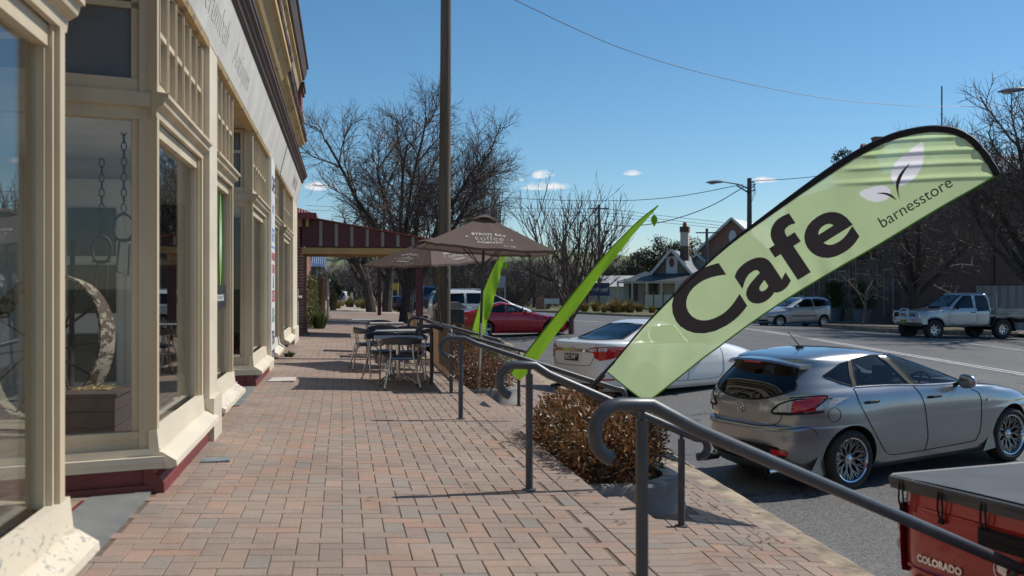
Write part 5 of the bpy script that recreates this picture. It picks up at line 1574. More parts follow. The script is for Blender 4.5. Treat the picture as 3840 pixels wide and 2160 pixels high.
cr.plate('B', 0, .42, .37, .11, 'BYN 38C', PLATEW, INKP := M('plate_ink', (.2, .03, .1), None, 5, .5), .022)
def ring_badge(c_, side, a, b, r, wing):
    m = MB(); pts = []
    for k in range(25):
        w = 2 * pi * k / 24; h, n = c_.ray(side, a + r * cos(w), b + .85 * r * sin(w)); pts.append(h + n * .008)
    m.tube(pts, r * .1, 6)
    q = [c_.ray(side, a + r * x, b + r * y) for x, y in wing]
    m.tube([h + n * .008 for h, n in q], r * .12, 6); return m.build('badge', CHR, c_.t, local=True)
ring_badge(cr, 'B', 0, .86, .052, [(-.95, .1), (-.5, .5), (0, -.3), (.5, .5), (.95, .1)])
cr.text('mazda3', 'B', .47, .765, .062, CHR, .003, .007)
m = MB(); h, n = cr.ray('T', .12, 0); m.box(tuple(h + Vector((0, 0, .012))), (.09, .05, .03), 0, bev=.01); m.tube([h + Vector((0, 0, .02)), h + Vector((-.17, 0, .19))], [.007, .004], 6); m.build('antenna', TRIM, cr.t, local=True)
for sd, sy in (('R', -1), ('L', 1)):
    for x in (-.36, 2.27):
        h, n = cr.ray(sd, x, .30); m = MB(); m.add([h + Vector((.0, sy * .012, .16)), h + Vector((.05 if x < 1 else -.16, sy * .012, -.12)), h + Vector((-.2 if x < 1 else .05, sy * .02, -.1)), h + Vector((.06, -sy * .05, -.1))], [(0, 1, 2), (0, 1, 3), (0, 3, 2), (1, 2, 3)]); m.build('mud_flap', SILVER, cr.t, local=True)
HATCH = cr

# ---- white sedan
K = [(.17, -.85, 3.55, .76, 4, 3.6), (.26, -.98, 3.66, .85, 4.6, 3.6), (.42, -1.04, 3.73, .89, 4.8, 3.4), (.58, -1.055, 3.74, .905, 4.8, 3.2), (.66, -1.05, 3.72, .910, 4.8, 3.2), (.76, -1.035, 3.62, .910, 5, 3.0), (.86, -1.03, 3.3, .905, 5, 3.0), (.93, -1.02, 2.95, .898, 5, 3.2), (.99, -1.01, 2.6, .885, 5, 3.4), (1.04, -.99, 2.3, .865, 5, 3.6),
     (1.075, -.92, 2.12, .84, 4.6, 3.6), (1.10, -.50, 2.0, .81, 4.2, 3.8), (1.14, -.34, 1.88, .775, 4.0, 4), (1.24, -.08, 1.6, .705, 4, 4), (1.34, .22, 1.28, .635, 4, 4), (1.395, .36, 1.08, .585, 3.8, 3.8), (1.43, .48, .95, .50, 3.4, 3.4), (1.455, .6, .82, .34, 2.8, 2.8), (1.465, .68, .76, .15, 2.4, 2.4)]
cr = Car('white_sedan', 'white sedan with black number plate, parked at angle behind lime banner', 'car', K, WHITECAR, 2.775, .325, .21, (5.109, 18.42, -.712), rad(27.4), (0, 0), .02, -.01, gh=(1.03, 1.35, 7))
cr.cabin(.65, 1.41, .07, -.2, 2.3)
cr.window('B', [(-.62, 1.125), (-.52, 1.30), (-.46, 1.375), (0, 1.395), (.46, 1.375), (.52, 1.30), (.62, 1.125), (.3, 1.113), (0, 1.11), (-.3, 1.113)], CGLASSD, nm='rear_window', w=.012)
cr.window('F', [(-.62, 1.10), (-.52, 1.28), (-.47, 1.385), (0, 1.405), (.47, 1.385), (.52, 1.28), (.62, 1.10), (0, 1.06)], CGLASS, nm='windscreen')
for P in ([(1.16, 1.03), (1.12, 1.2), (1.05, 1.355), (1.18, 1.345), (1.5, 1.235), (1.85, 1.06), (1.85, 1.02)], [(1.08, 1.035), (1.04, 1.2), (.98, 1.36), (.7, 1.365), (.42, 1.335), (.26, 1.22), (.2, 1.05)], [(.14, 1.055), (.2, 1.2), (.33, 1.315), (.1, 1.22), (-.08, 1.10), (-.02, 1.075)]):
    cr.window('R', P, CGLASSD, both=True)
cr.finish(); cr.wheels(.215, 'seven', ALLOY); cr.seats((.6, 1.5), .5, True, 2.1)
for sy in (-1, 1):
    g = cr.patch('taillight', 'B', [(sy * .42, .905), (sy * .47, .985), (sy * .6, 1.005), (sy * .8, 1.012), (sy * .87, 1.0), (sy * .86, .86), (sy * .78, .79), (sy * .66, .755), (sy * .58, .80), (sy * .545, .895)], LRED, .008, cut=.05)
    for poly in ([(sy * .455, .92), (sy * .48, .965), (sy * .6, .98), (sy * .6, .92)], [(sy * .63, .925), (sy * .63, .985), (sy * .74, .99), (sy * .74, .93)]): cr.patch('clear_lens', 'B', poly, LCLR, .012, g, cut=.05)
    cr.patch('reflector', 'B', [(sy * .62, .40), (sy * .62, .43), (sy * .78, .43), (sy * .78, .40)], LRED, .008)
for sd in ('L', 'R'):
    cr.patch('taillight', sd, [(-.98, .80), (-.98, .995), (-.85, 1.005), (-.72, 1.0), (-.76, .93), (-.86, .85)], LRED, .009)
    cr.patch('headlight', sd, [(2.95, .80), (3.1, .80), (3.40, .70), (3.46, .63), (3.3, .64), (3.1, .70)], LCLR, .009)
cr.patch('chrome_garnish', 'B', [(-.42, .905), (-.42, .955), (0, .965), (.42, .955), (.42, .905), (0, .91)], CHR, .012)
ring_badge(cr, 'B', 0, .94, .06, [(-.75, .25), (-.3, .5), (0, .0), (0, -.8), (0, .0), (.3, .5), (.75, .25)])
cr.plate('B', 0, .80, .37, .125, 'RC\u00b7749', PLATEK, WHT, .018)
m = MB()
cr.strip('B', [(-.585, 1.05), (-.57, .86), (-.50, .70), (-.42, .665), (0, .655), (.42, .665), (.50, .70), (.57, .86), (.585, 1.05)], .005, mb=m)
for sd in ('L', 'R'):
    for P in ([(1.12, 1.0), (1.14, .7), (1.12, .32)], [(.14, 1.02), (.18, .85), (.36, .6), (.45, .36), (1.1, .31)], [(2.02, .98), (2.1, .7), (2.04, .35), (1.12, .31)]): cr.strip(sd, P, .0045, mb=m)
m.build_each('panel_gap', SEAM, cr.t, local=True)
cr.mirror(1.75, 1.0); cr.handle([(.36, .9), (1.28, .89)], WHITECAR)
cr.text('HYBRID', 'B', -.58, .70, .04, CHR, .001, .006) if False else None
cr.text('CAMRY', 'B', .62, .715, .045, CHR, .001, .006) if False else None
m = MB(); T = Matrix.Translation((-1.0, .5, .24)) @ Matrix.Rotation(rad(90), 4, 'Y'); m.lathe([(.03, -.1), (.036, -.1), (.036, .1), (.028, .1)], 14, 0, T); m.build('exhaust_tip', CHR, cr.t, local=True)
cr.patch('lower_bumper', 'B', [(-.7, .27), (-.6, .34), (.6, .34), (.7, .27), (.5, .22), (-.5, .22)], TRIM, .006)

# ---- red coupe
K = [(.16, -.70, 3.15, .74, 4, 3), (.24, -.82, 3.3, .82, 4, 3), (.4, -.90, 3.40, .86, 4, 2.9), (.55, -.92, 3.41, .875, 4, 2.8), (.64, -.92, 3.34, .88, 4, 2.8), (.72, -.92, 3.1, .875, 4, 2.9), (.80, -.91, 2.75, .865, 4.2, 3.2), (.86, -.90, 2.3, .85, 4.4, 3.4), (.905, -.88, 1.98, .83, 4.4, 3.6), (.94, -.72, 1.78, .80, 4.2, 3.8), (1.0, -.40, 1.60, .755, 4, 4), (1.1, -.05, 1.36, .69, 4, 4), (1.2, .26, 1.1, .61, 4, 4), (1.26, .44, .92, .54, 3.6, 3.6), (1.30, .58, .78, .42, 3, 3), (1.315, .65, .70, .15, 2.4, 2.4)]
cr = Car('red_coupe', 'red two door coupe with rear spoiler and silver five spoke wheels', 'car', K, REDCAR, 2.53, .315, .21, (5.16, 36.95, -.465), rad(1.0), (0, 0), .03, -.012, zsh=(.5, .95), gh=(.9, 1.21, 7))
cr.cabin(.6, 1.27, .06, .0, 1.9)
cr.window('R', [(.78, .93), (.80, 1.08), (.85, 1.215), (1.0, 1.20), (1.25, 1.11), (1.58, .955), (1.58, .91)], CGLASS, both=True, w=.007)
cr.window('R', [(.72, .93), (.74, 1.08), (.78, 1.215), (.55, 1.20), (.3, 1.11), (.05, .98), (.12, .945)], CGLASSD, both=True, w=.007, smooth_n=2)
cr.window('F', [(-.6, .96), (-.5, 1.12), (-.44, 1.235), (0, 1.255), (.44, 1.235), (.5, 1.12), (.6, .96), (0, .93)], CGLASS, nm='windscreen')
cr.window('B', [(-.58, .99), (-.48, 1.12), (-.42, 1.22), (0, 1.24), (.42, 1.22), (.48, 1.12), (.58, .99), (0, .965)], CGLASSD, nm='rear_window', through=False)
cr.finish(); cr.wheels(.225, 'five', ALLOY); cr.seats((1.05,), .42, True, 1.75)
m = MB(); m.loft([[(-.94, y, .985 - .04 * abs(y) ** 2), (-.72, y, .965 - .03 * abs(y) ** 2), (-.72, y, .945 - .03 * abs(y) ** 2), (-.93, y, .955 - .04 * abs(y) ** 2)] for y in [-.72 + .12 * i for i in range(13)]], 0, True, False, (True, True))
for y in (-.6, .6): m.box((-.8, y, .925), (.14, .05, .08))
m.build('spoiler', REDCAR, cr.t, local=True)
for sd in ('L', 'R'):
    g = cr.patch('taillight', sd, [(-.86, .68), (-.88, .84), (-.7, .83), (-.5, .80), (-.55, .72), (-.7, .68)], LRED, .008); cr.patch('clear_lens', sd, [(-.8, .69), (-.8, .73), (-.6, .74), (-.66, .69)], LCLR, .012, g)
    cr.patch('headlight', sd, [(2.95, .72), (3.05, .74), (3.22, .66), (3.24, .58), (3.12, .58), (3.0, .64)], LCLR, .008)
m = MB()
for sd in ('L', 'R'):
    cr.strip(sd, [(.66, .9), (.70, .7), (.66, .45), (.62, .27), (1.7, .26), (1.92, .4), (1.95, .7), (1.8, .86)], .005, mb=m)
    cr.strip(sd, [(2.9, .48), (3.1, .46), (3.25, .44)], .005, mb=m)
m.build_each('panel_gap', SEAM, cr.t, local=True)
cr.mirror(1.5, .90, None, (.12, .2, .13)); cr.handle([(.86, .78)], REDCAR)

# ---- white people mover
K = [(.2, -.85, 3.55, .80, 4.5, 3.4), (.3, -.98, 3.72, .90, 5, 3.3), (.5, -1.04, 3.85, .94, 5, 3.1), (.65, -1.05, 3.86, .95, 5, 3.0), (.78, -1.04, 3.75, .955, 5, 3), (.9, -1.03, 3.5, .95, 5, 3.2), (1.0, -1.02, 3.15, .94, 5, 3.4), (1.07, -1.01, 2.88, .925, 5, 3.6), (1.14, -1.0, 2.72, .90, 5, 4), (1.3, -.97, 2.4, .845, 5, 4), (1.45, -.93, 2.08, .79, 5, 4.2), (1.58, -.89, 1.76, .735, 5, 4.2), (1.65, -.86, 1.55, .69, 5, 4.2), (1.70, -.78, 1.3, .62, 4.4, 4), (1.735, -.6, 1.0, .48, 3.6, 3.4), (1.75, -.3, .7, .25, 3, 3)]
cr = Car('white_van', 'white people mover van with dark windows and roof rails, beyond red coupe', 'van', K, WHITECAR, 2.9, .335, .22, (4.985, 45.7, -.47), rad(6.6), (0, 0), .02, 0, gh=(1.05, 1.66, 8))
cr.cabin(.8, 1.66, .07, -.8, 2.8)
for P in ([(1.62, 1.12), (1.60, 1.35), (1.55, 1.585), (1.68, 1.585), (2.0, 1.44), (2.55, 1.15), (2.55, 1.08)], [(.52, 1.13), (.52, 1.35), (.53, 1.59), (1.45, 1.59), (1.50, 1.35), (1.52, 1.12)], [(-.75, 1.16), (-.72, 1.38), (-.66, 1.57), (.40, 1.59), (.40, 1.35), (.40, 1.13)]): cr.window('R', P, CGLASSD, both=True)
cr.window('B', [(-.72, 1.12), (-.66, 1.4), (-.58, 1.6), (.58, 1.6), (.66, 1.4), (.72, 1.12)], CGLASSD, nm='rear_window', w=.014)
cr.window('F', [(-.72, 1.15), (-.60, 1.45), (-.52, 1.63), (.52, 1.63), (.60, 1.45), (.72, 1.15)], CGLASS, nm='windscreen')
cr.finish(); cr.wheels(.22, 'seven', ALLOY); cr.seats((.4, 1.3, 2.2), .62, True, 2.75)
for sd, sy in (('L', 1), ('R', -1)):
    cr.patch('taillight', sd, [(-1.0, .78), (-.99, 1.12), (-.88, 1.12), (-.84, 1.0), (-.88, .78)], LRED, .01)
    cr.patch('headlight', sd, [(3.2, .84), (3.35, .86), (3.66, .74), (3.7, .66), (3.45, .70)], LCLR, .01)
    m = MB(); m.tube([(-.6, sy * .62, 1.735), (-.5, sy * .62, 1.79), (1.1, sy * .62, 1.79), (1.25, sy * .62, 1.74)], .018, 6); m.build('roof_rail', ALLOY, cr.t, local=True)
m = MB()
for sd in ('L', 'R'):
    for P in ([(.46, 1.6), (.46, .95), (.5, .4)], [(1.56, 1.6), (1.58, .95), (1.56, .4)], [(-.7, 1.0), (.46, 1.0)], [(2.6, 1.05), (2.62, .7), (2.5, .4)]): cr.strip(sd, P, .006, mb=m)
cr.strip('B', [(-.8, .62), (0, .6), (.8, .62)], .006, mb=m)
m.build_each('panel_gap', SEAM, cr.t, local=True)
cr.mirror(2.42, 1.1, None, (.14, .22, .18)); cr.handle([(.62, .92), (1.7, .92)], WHITECAR)

# ---- small silver three door hatch across the road
K = [(.18, -.5, 3.0, .70, 4.5, 3.4), (.26, -.6, 3.08, .79, 5, 3.4), (.42, -.65, 3.13, .815, 5, 3.2), (.56, -.66, 3.14, .825, 5, 3.1), (.64, -.655, 3.12, .83, 5, 3.1), (.74, -.65, 3.05, .83, 5, 3.1), (.84, -.645, 2.8, .825, 5, 3.3), (.92, -.64, 2.45, .81, 5, 3.4), (.98, -.63, 2.15, .79, 5, 3.6), (1.05, -.615, 1.95, .765, 5, 3.8), (1.2, -.57, 1.62, .70, 5, 4), (1.32, -.52, 1.32, .645, 5, 4), (1.40, -.46, 1.08, .58, 4.6, 4), (1.445, -.34, .86, .47, 3.8, 3.6), (1.475, -.1, .6, .28, 3, 3), (1.482, .1, .45, .12, 2.5, 2.5)]
cr = Car('small_hatchback', 'small pale silver three door hatchback with black side strip, parked across road', 'car', K, LSILV, 2.455, .285, .18, (23.15, 46.25, -.54), rad(188.7), (0, 0), .015, -.012, gh=(.95, 1.41, 8))
cr.cabin(.65, 1.41, .06, -.5, 2.1)
cr.window('L', [(.62, 1.0), (.62, 1.2), (.66, 1.365), (.98, 1.36), (1.22, 1.26), (1.52, 1.12), (1.76, .985), (1.2, .985)], CGLASS, both=True)
cr.window('L', [(.52, 1.01), (.53, 1.2), (.55, 1.365), (.0, 1.345), (-.3, 1.26), (-.42, 1.12), (-.42, 1.05), (.1, 1.03)], CGLASSD, both=True, smooth_n=2)
cr.window('F', [(-.6, 1.04), (-.52, 1.2), (-.46, 1.385), (.46, 1.385), (.52, 1.2), (.6, 1.04), (0, 1.0)], CGLASS, nm='windscreen')
cr.window('B', [(-.58, 1.03), (-.5, 1.34), (.5, 1.34), (.58, 1.03)], CGLASSD, nm='rear_window')
cr.finish(); cr.wheels(.19, 'seven', ALLOY); cr.seats((.5, 1.3), .5, True, 1.85)
for sd in ('L', 'R'):
    cr.patch('rub_strip', sd, [(.42, .52), (.42, .565), (1.85, .565), (1.85, .52)], TRIM, .012)
    cr.patch('headlight', sd, [(2.72, .68), (2.74, .79), (2.86, .80), (3.0, .74), (3.02, .67)], LCLR, .009)
    cr.patch('taillight', sd, [(-.62, .78), (-.62, 1.0), (-.54, 1.0), (-.5, .85), (-.54, .78)], LRED, .009)
    cr.patch('bumper_strip', sd, [(2.72, .50), (2.72, .54), (3.0, .54), (3.0, .50)], TRIM, .009)
for sy in (-1, 1): cr.patch('headlight', 'F', [(sy * .36, .69), (sy * .38, .77), (sy * .6, .80), (sy * .7, .78), (sy * .7, .68)], LCLR, .009)
for z in (.66, .72, .765): cr.patch('grille_slot', 'F', [(-.28, z), (-.28, z + .03), (.28, z + .03), (.28, z)], TRIM, .01)
cr.patch('air_intake', 'F', [(-.5, .3), (-.5, .37), (.5, .37), (.5, .3)], TRIM, .01)
cr.plate('F', 0, .52, .37, .11, 'AB 47 CH', PLATEW, TRIM, .02)
m = MB()
for sd in ('L', 'R'): cr.strip(sd, [(.57, .98), (.55, .7), (.6, .35), (1.8, .3), (1.95, .5), (1.92, .95)], .005, mb=m)
m.build_each('panel_gap', SEAM, cr.t, local=True)
cr.mirror(1.62, .98, CHR, (.12, .2, .14)); cr.handle([(.7, .82)], TRIM)
# ---- silver tray-back ute across the road
K = [(.50, .44, 3.45, .78, 9, 5), (.58, .42, 3.56, .835, 9, 5), (.80, .40, 3.60, .85, 9, 5), (.96, .40, 3.58, .855, 9, 5), (1.04, .40, 3.50, .85, 9, 5.5), (1.09, .40, 3.28, .84, 9, 6), (1.14, .40, 2.86, .825, 9, 6), (1.18, .405, 2.52, .81, 9, 6), (1.22, .41, 2.40, .79, 9, 6), (1.40, .43, 2.12, .745, 9, 6), (1.58, .455, 1.84, .70, 8, 6), (1.70, .475, 1.65, .665, 7, 6), (1.745, .51, 1.55, .63, 5, 5), (1.775, .60, 1.42, .52, 4, 4), (1.79, .8, 1.2, .25, 3, 3)]
cr = Car('tray_ute', 'silver four wheel drive ute with bull bar, yellow number plate and open metal tray', 'ute', K, LSILV, 3.02, .385, .26, (24.98, 35.37, -.60), rad(184.3), (0, 0), .03, 0, well_r=.44, zsh=(.6, 1.0))
cr.cabin(.85, 1.72, .06, .5, 2.5)
cr.window('L', [(1.30, 1.21), (1.30, 1.45), (1.32, 1.67), (1.60, 1.67), (1.80, 1.52), (2.12, 1.25), (2.12, 1.2)], CGLASS, both=True, w=.013)
cr.window('L', [(1.14, 1.08), (1.15, 1.45), (1.15, 1.67), (.72, 1.66), (.60, 1.5), (.58, 1.08)], CGLASSD, both=True, w=.013)
cr.window('F', [(-.68, 1.25), (-.58, 1.5), (-.54, 1.69), (.54, 1.69), (.58, 1.5), (.68, 1.25)], CGLASS, nm='windscreen')
cr.window('B', [(-.55, 1.2), (-.52, 1.6), (.52, 1.6), (.55, 1.2)], CGLASS, nm='rear_window')
cr.finish()
for xw in (0, 3.02):
    for sy in (-1, 1):
        wheel(cr.t, Matrix.Translation((xw, sy * .76, .385)) @ Matrix.Rotation(rad(-90) * sy, 4, 'X'), .385, .26, .205, 'steel', ALLOY)
cr.seats((1.35,), .75, True, 2.25)
ALTR = M('tray_aluminium', (.34, .33, .31), (.22, .21, .19), 5, .45, metal=.6, stretch=(.3, 1, 1))
m = MB()
m.box((-.55, 0, .86), (1.85, 1.82, .05))
for sy in (-1, 1):
    for z in (.93, 1.01, 1.09): m.box((-.55, sy * .90, z), (1.84, .03, .074), 0, bev=.008)
    m.box((-.55, sy * .905, 1.14), (1.86, .045, .03))
m.box((-1.47, 0, 1.01), (.03, 1.8, .24), 0, bev=.008)
m.build('tray', ALTR, cr.t, local=True)
m = MB()
for sy in (-1, 1): m.tube([(.33, sy * .86, .85), (.33, sy * .86, 1.74)], .03, 8)
m.tube([(.33, -.86, 1.72), (.33, .86, 1.72)], .03, 8); m.tube([(.33, -.86, 1.3), (.33, .86, 1.3)], .02, 8)
for k in range(15): m.tube([(.33, -.8 + k * .114, .9), (.33, -.8 + k * .114, 1.72)], .008, 4)
m.build('headboard', ALTR, cr.t, local=True)
m = MB()
for sy in (-1, 1):
    m.box((-.4, sy * .4, .68), (2.6, .08, .14)); m.prism([(.42, .84), (.30, .84), (.44, .52), (.50, .52)], -.12, .12, 0, Matrix.Translation((0, sy * .76, 0)) @ Matrix.Rotation(pi / 2, 4, 'X'))
    m.prism([(-.42, .84), (-.34, .84), (-.52, .30), (-.56, .30)], -.13, .13, 0, Matrix.Translation((0, sy * .76, 0)) @ Matrix.Rotation(pi / 2, 4, 'X'))
m.box((1.6, 0, .55), (2.6, .7, .2)); m.box((0, 0, .39), (.14, 1.4, .14)); m.box((3.02, 0, .42), (.14, 1.4, .14))
m.build('chassis', WELL, cr.t, local=True)
m = MB()
P = [[(3.36, y, .60), (3.66 - .13 * abs(y / .88) ** 3, y, .58), (3.78 - .16 * abs(y / .88) ** 3, y, .66), (3.78 - .16 * abs(y / .88) ** 3, y, .80), (3.70 - .15 * abs(y / .88) ** 3, y, .85), (3.36, y, .86)] for y in [-.88 + .11 * i for i in range(17)]]
m.loft(P, 0, True, True, (True, True)); m.build('bumper', LSILV, cr.t, local=True)
for sy in (-1, 1):
    m = MB(); m.box((3.745, sy * .5, .755), (.03, .2, .06), 0, bev=.01); m.build('indicator', LAMB, cr.t, local=True)
BULL = M('bull_bar_aluminium', (.62, .62, .62), (.5, .5, .5), 9, .3, metal=.8)
m = MB()
for sy in (-1, 1):
    m.tube([(3.74, sy * .25, .84), (3.76, sy * .25, 1.05)] + [(3.74 - .02, sy * .25 - sy * .06, 1.15)] + [(3.72, 0, 1.15)], .034, 8)
    m.tube([(3.75, sy * .25, 1.06), (3.68, sy * .72, 1.05), (3.64, sy * .80, .98), (3.66, sy * .80, .84)], .026, 8)
m.build('bull_bar', BULL, cr.t, local=True)
cr.patch('grille', 'F', [(-.42, .87), (-.42, 1.0), (.42, 1.0), (.42, .87)], TRIM, .012)
m = MB()
for z in (.885, .935, .985): cr.strip('F', [(-.4, z), (.4, z)], .012, mb=m, off=.016)
m.build('grille_bars', LSILV, cr.t, local=True)
cr.text('HOLDEN', 'F', 0, .935, .06, CHR, .003, .03)
for sy in (-1, 1): cr.patch('headlight', 'F', [(sy * .47, .87), (sy * .47, 1.0), (sy * .70, 1.0), (sy * .78, .96), (sy * .76, .87)], LCLR, .012)
for sd in ('L', 'R'):
    cr.patch('headlight', sd, [(3.28, .88), (3.3, .99), (3.44, .98), (3.5, .88)], LCLR, .01)
    cr.patch('side_indicator', sd, [(2.42, .98), (2.48, .98), (2.48, 1.02), (2.42, 1.02)], LAMB, .01)
m = MB(); m.box((3.785, .02, .70), (.012, .36, .12), 0, bev=.01); pl = m.build('number_plate', PLATEY, cr.t, local=True)
vs, fs = text_mesh('VJW 935', .095, .004, 1.0); m = MB(); m.add([(3.793, .02 + a, .70 + b) for a, b, c in vs], fs); m.build('plate_lettering', TRIM, pl, local=True)
m = MB()
for sd in ('L', 'R'):
    for Q in ([(1.22, 1.72), (1.22, 1.1), (1.22, .62), (2.3, .60), (2.36, .9), (2.3, 1.18)], [(2.64, 1.10), (2.62, .98)]): cr.strip(sd, Q, .006, mb=m, k=3)
m.build_each('panel_gap', SEAM, cr.t, local=True)
m = MB()
for sd, sy in (('L', 1), ('R', -1)):
    pts = []
    for k in range(15):
        a = rad(8) + rad(164) * k / 14; h, n = cr.ray(sd, 3.02 + .47 * cos(a), .40 + .47 * sin(a))
        if h is not None: pts.append(h + Vector((0, sy * .02, 0)))
    m.tube(pts, .03, 6)
m.build('wheel_arch_flare', LSILV, cr.t, local=True)
cr.mirror(2.12, 1.2, TRIM, (.1, .22, .2)); cr.handle([(1.34, 1.03)], TRIM)
m = MB(); m.tube([(2.34, .62, 1.2), (2.30, .62, 1.75)], .006, 4); m.build('antenna', TRIM, cr.t, local=True)

# ---- deep red ute, tail towards the camera, lower right
K = [(.42, -1.12, 3.85, .80, 9, 5), (.52, -1.14, 3.95, .85, 10, 5), (.75, -1.15, 3.98, .875, 10, 5), (.95, -1.15, 3.85, .88, 10, 5.5), (1.05, -1.145, 3.5, .875, 10, 6), (1.09, -1.14, 3.2, .865, 10, 6), (1.115, -1.125, 3.0, .845, 9, 6), (1.125, -1.10, 2.9, .80, 8, 6)]
cr = Car('red_ute', 'deep red ute with dark soft tray cover, tail corner showing at lower right', 'ute', K, DKRED, 3.05, .37, .24, (4.45, 4.80, -.875), rad(12), (0, 0), .03, 0, well_r=.43, zsh=(5, 6))
cr.finish(); cr.wheels(.21, 'five', ALLOY)
Kc = pchip([(1.06, .62, 2.95, .82, 9, 6), (1.2, .66, 2.62, .79, 9, 6), (1.5, .72, 2.2, .72, 9, 6), (1.66, .76, 1.95, .68, 8, 6), (1.73, .84, 1.8, .6, 5, 5), (1.76, 1.0, 1.6, .4, 4, 4)])
m = MB(); m.loft([contour(z, *Kc(z), 64) for z in (1.06, 1.2, 1.35, 1.5, 1.6, 1.66, 1.7, 1.73, 1.75, 1.76)], 0, True, True, (True, True)); cabp = m.build('cab', DKRED, cr.t, local=True)
m = MB()
for sy in (-1, 1): m.prism([(.85, 1.2), (.9, 1.62), (1.85, 1.62), (2.3, 1.2)], -.003, .003, 0, Matrix.Translation((0, sy * .765, 0)) @ Matrix.Rotation(pi / 2 + sy * rad(13), 4, 'X') @ Matrix.Translation((0, -.0, 0))) if False else None
TONN = M('soft_tonneau_vinyl', (.085, .09, .095), (.065, .068, .072), 3.5, .55, bs=90, bstr=.2)
def tz(x, y): return 1.142 + .018 * (1 - (y / .84) ** 2) + .004 * sin(x * 7) * (1 - (y / .84) ** 2)
m = MB(); m.grid(lambda u, v: (-1.14 + 1.78 * u, -.83 + 1.66 * v, tz(-1.14 + 1.78 * u, -.83 + 1.66 * v)), 20, 20)
m.tube([(.62, -.84, 1.125), (-1.1, -.845, 1.125), (-1.155, -.80, 1.125), (-1.158, 0, 1.13), (-1.155, .80, 1.125), (-1.1, .845, 1.125), (.62, .84, 1.125)], .021, 8)
m.grid(lambda u, v: (-1.168 + .006 * sin(v * 20), -.8 + 1.6 * v, 1.142 - .065 * u), 2, 20)
m.build('tonneau_cover', TONN, cr.t, local=True)
m = MB()
for y in (-.72, -.44, -.17, .12, .41, .70):
    m = MB()
    for o in (-.012, .012): m.tube([(-1.17, y + o, 1.14), (-1.178, y + o * 1.2, 1.08), (-1.176, y + o * 1.5, 1.02), (-1.168, y + o * .4, .965)], .006, 5)
    m.box((-1.168, y, .958), (.02, .03, .02))
    m.build('bungee_loop', TRIM, cr.t, local=True)
m = MB()
cr.strip('B', [(.728, 1.1), (.728, .6)], .006, mb=m, k=2); cr.strip('B', [(-.728, 1.1), (-.728, .6)], .006, mb=m, k=2); cr.strip('B', [(-.775, .62), (.775, .62)], .005, mb=m, k=2)
m.build_each('panel_gap', SEAM, cr.t, local=True)
for sy in (-1, 1):
    sd = 'L' if sy > 0 else 'R'; m = MB(); rr = []
    for z in [.60, .61, .65, .75, .85, .95, .99, 1.0]:
        e = .0 if z in (.60, 1.0) else .042
        row = []
        for (side, a) in (('B', .735), ('B', .80), ('B', .855)):
            h, n = cr.ray('B', sy * a, z); row.append(h + n * e)
        for a in (-1.09, -1.03, -.95):
            h, n = cr.ray(sd, a, z); row.append(h + n * (e if a < -1 else -.002))
        rr.append(row)
    m.loft(rr, 0, False, True); g = m.build('taillight', LRED, cr.t, local=True)
    h, n = cr.ray('B', sy * .80, .83); m = MB(); m.box(tuple(h + n * .046), (.012, .085, .07), 0, bev=.004, mat=Matrix.Rotation(rad(12) * -sy, 4, 'Z'))
    h, n = cr.ray('B', sy * .795, .73); m.lathe([(0, 0), (.038, 0), (.038, .012), (.0, .016)], 20, 0, Matrix.Translation(h + n * .044) @ Matrix.Rotation(-pi / 2, 4, 'Y')); m.build('clear_lens', LCLR, g, local=True)
m = MB(); m.box((-1.155, 0, .94), (.02, .34, .10), 0, bev=.02); m.box((-1.17, 0, .955), (.02, .30, .05), 0, bev=.012); m.build('tailgate_handle', TRIM, cr.t, local=True)
m = MB(); T = Matrix.Translation((-1.168, 0, .80)) @ Matrix.Rotation(-pi / 2, 4, 'Y')
m.tube([T @ Vector((.055 * cos(a), .055 * sin(a), 0)) for a in [2 * pi * k / 24 for k in range(25)]], .006, 6)
m.prism([(-.03, -.02), (-.01, .03), (.02, .035), (.035, .01), (.02, -.01), (.03, -.035), (0, -.025)], 0, .008, 0, T); m.build('badge', CHR, cr.t, local=True)
cr.text('COLORADO', 'B', .44, .715, .055, CHR, .003, .010, 'badge_lettering', None, 1.0, 1.05)
m = MB(); cr.strip('B', [(-.7, .655), (.7, .655)], .012, mb=m, k=8, off=.0); cr.strip('B', [(-.7, 1.0), (.7, 1.0)], .008, mb=m, k=8, off=.0); m.build('pressed_line', DKRED, cr.t, local=True)
m = MB(); m.box((-1.2, 0, .48), (.16, 1.7, .12), 0, bev=.03); m.build('step_bumper', TRIM, cr.t, local=True)

# ---- two vehicles far down the street
K = [(.25, -.75, 3.5, .80, 6, 4), (.5, -.8, 3.6, .86, 6, 4), (.95, -.8, 3.45, .87, 6, 5), (1.05, -.79, 2.9, .86, 6, 5), (1.12, -.78, 2.4, .84, 6, 5), (1.5, -.72, 1.95, .75, 6, 5), (1.7, -.66, 1.7, .68, 5, 5), (1.76, -.5, 1.4, .5, 4, 4), (1.78, 0, 1.0, .2, 3, 3)]
cr = Car('distant_wagon', 'white four wheel drive wagon with spare wheel seen from behind at far end of footpath', 'car', K, WHITECAR, 2.7, .36, .22, (-.06, 134.5, -.85), rad(84), (0, 0), .02, 0, sub=3, N=64)
cr.window('B', [(-.66, 1.1), (-.58, 1.62), (.58, 1.62), (.66, 1.1)], CGLASSD, nm='rear_window', through=False)
for P in ([(1.2, 1.12), (1.2, 1.6), (-.6, 1.6), (-.7, 1.12)],): cr.window('R', P, CGLASSD, both=True, through=False)
cr.finish(); cr.wheels(.21, 'five', ALLOY)
for sy in (-1, 1): cr.patch('taillight', 'B', [(sy * .72, .8), (sy * .72, 1.15), (sy * .82, 1.15), (sy * .82, .8)], LRED, .01)
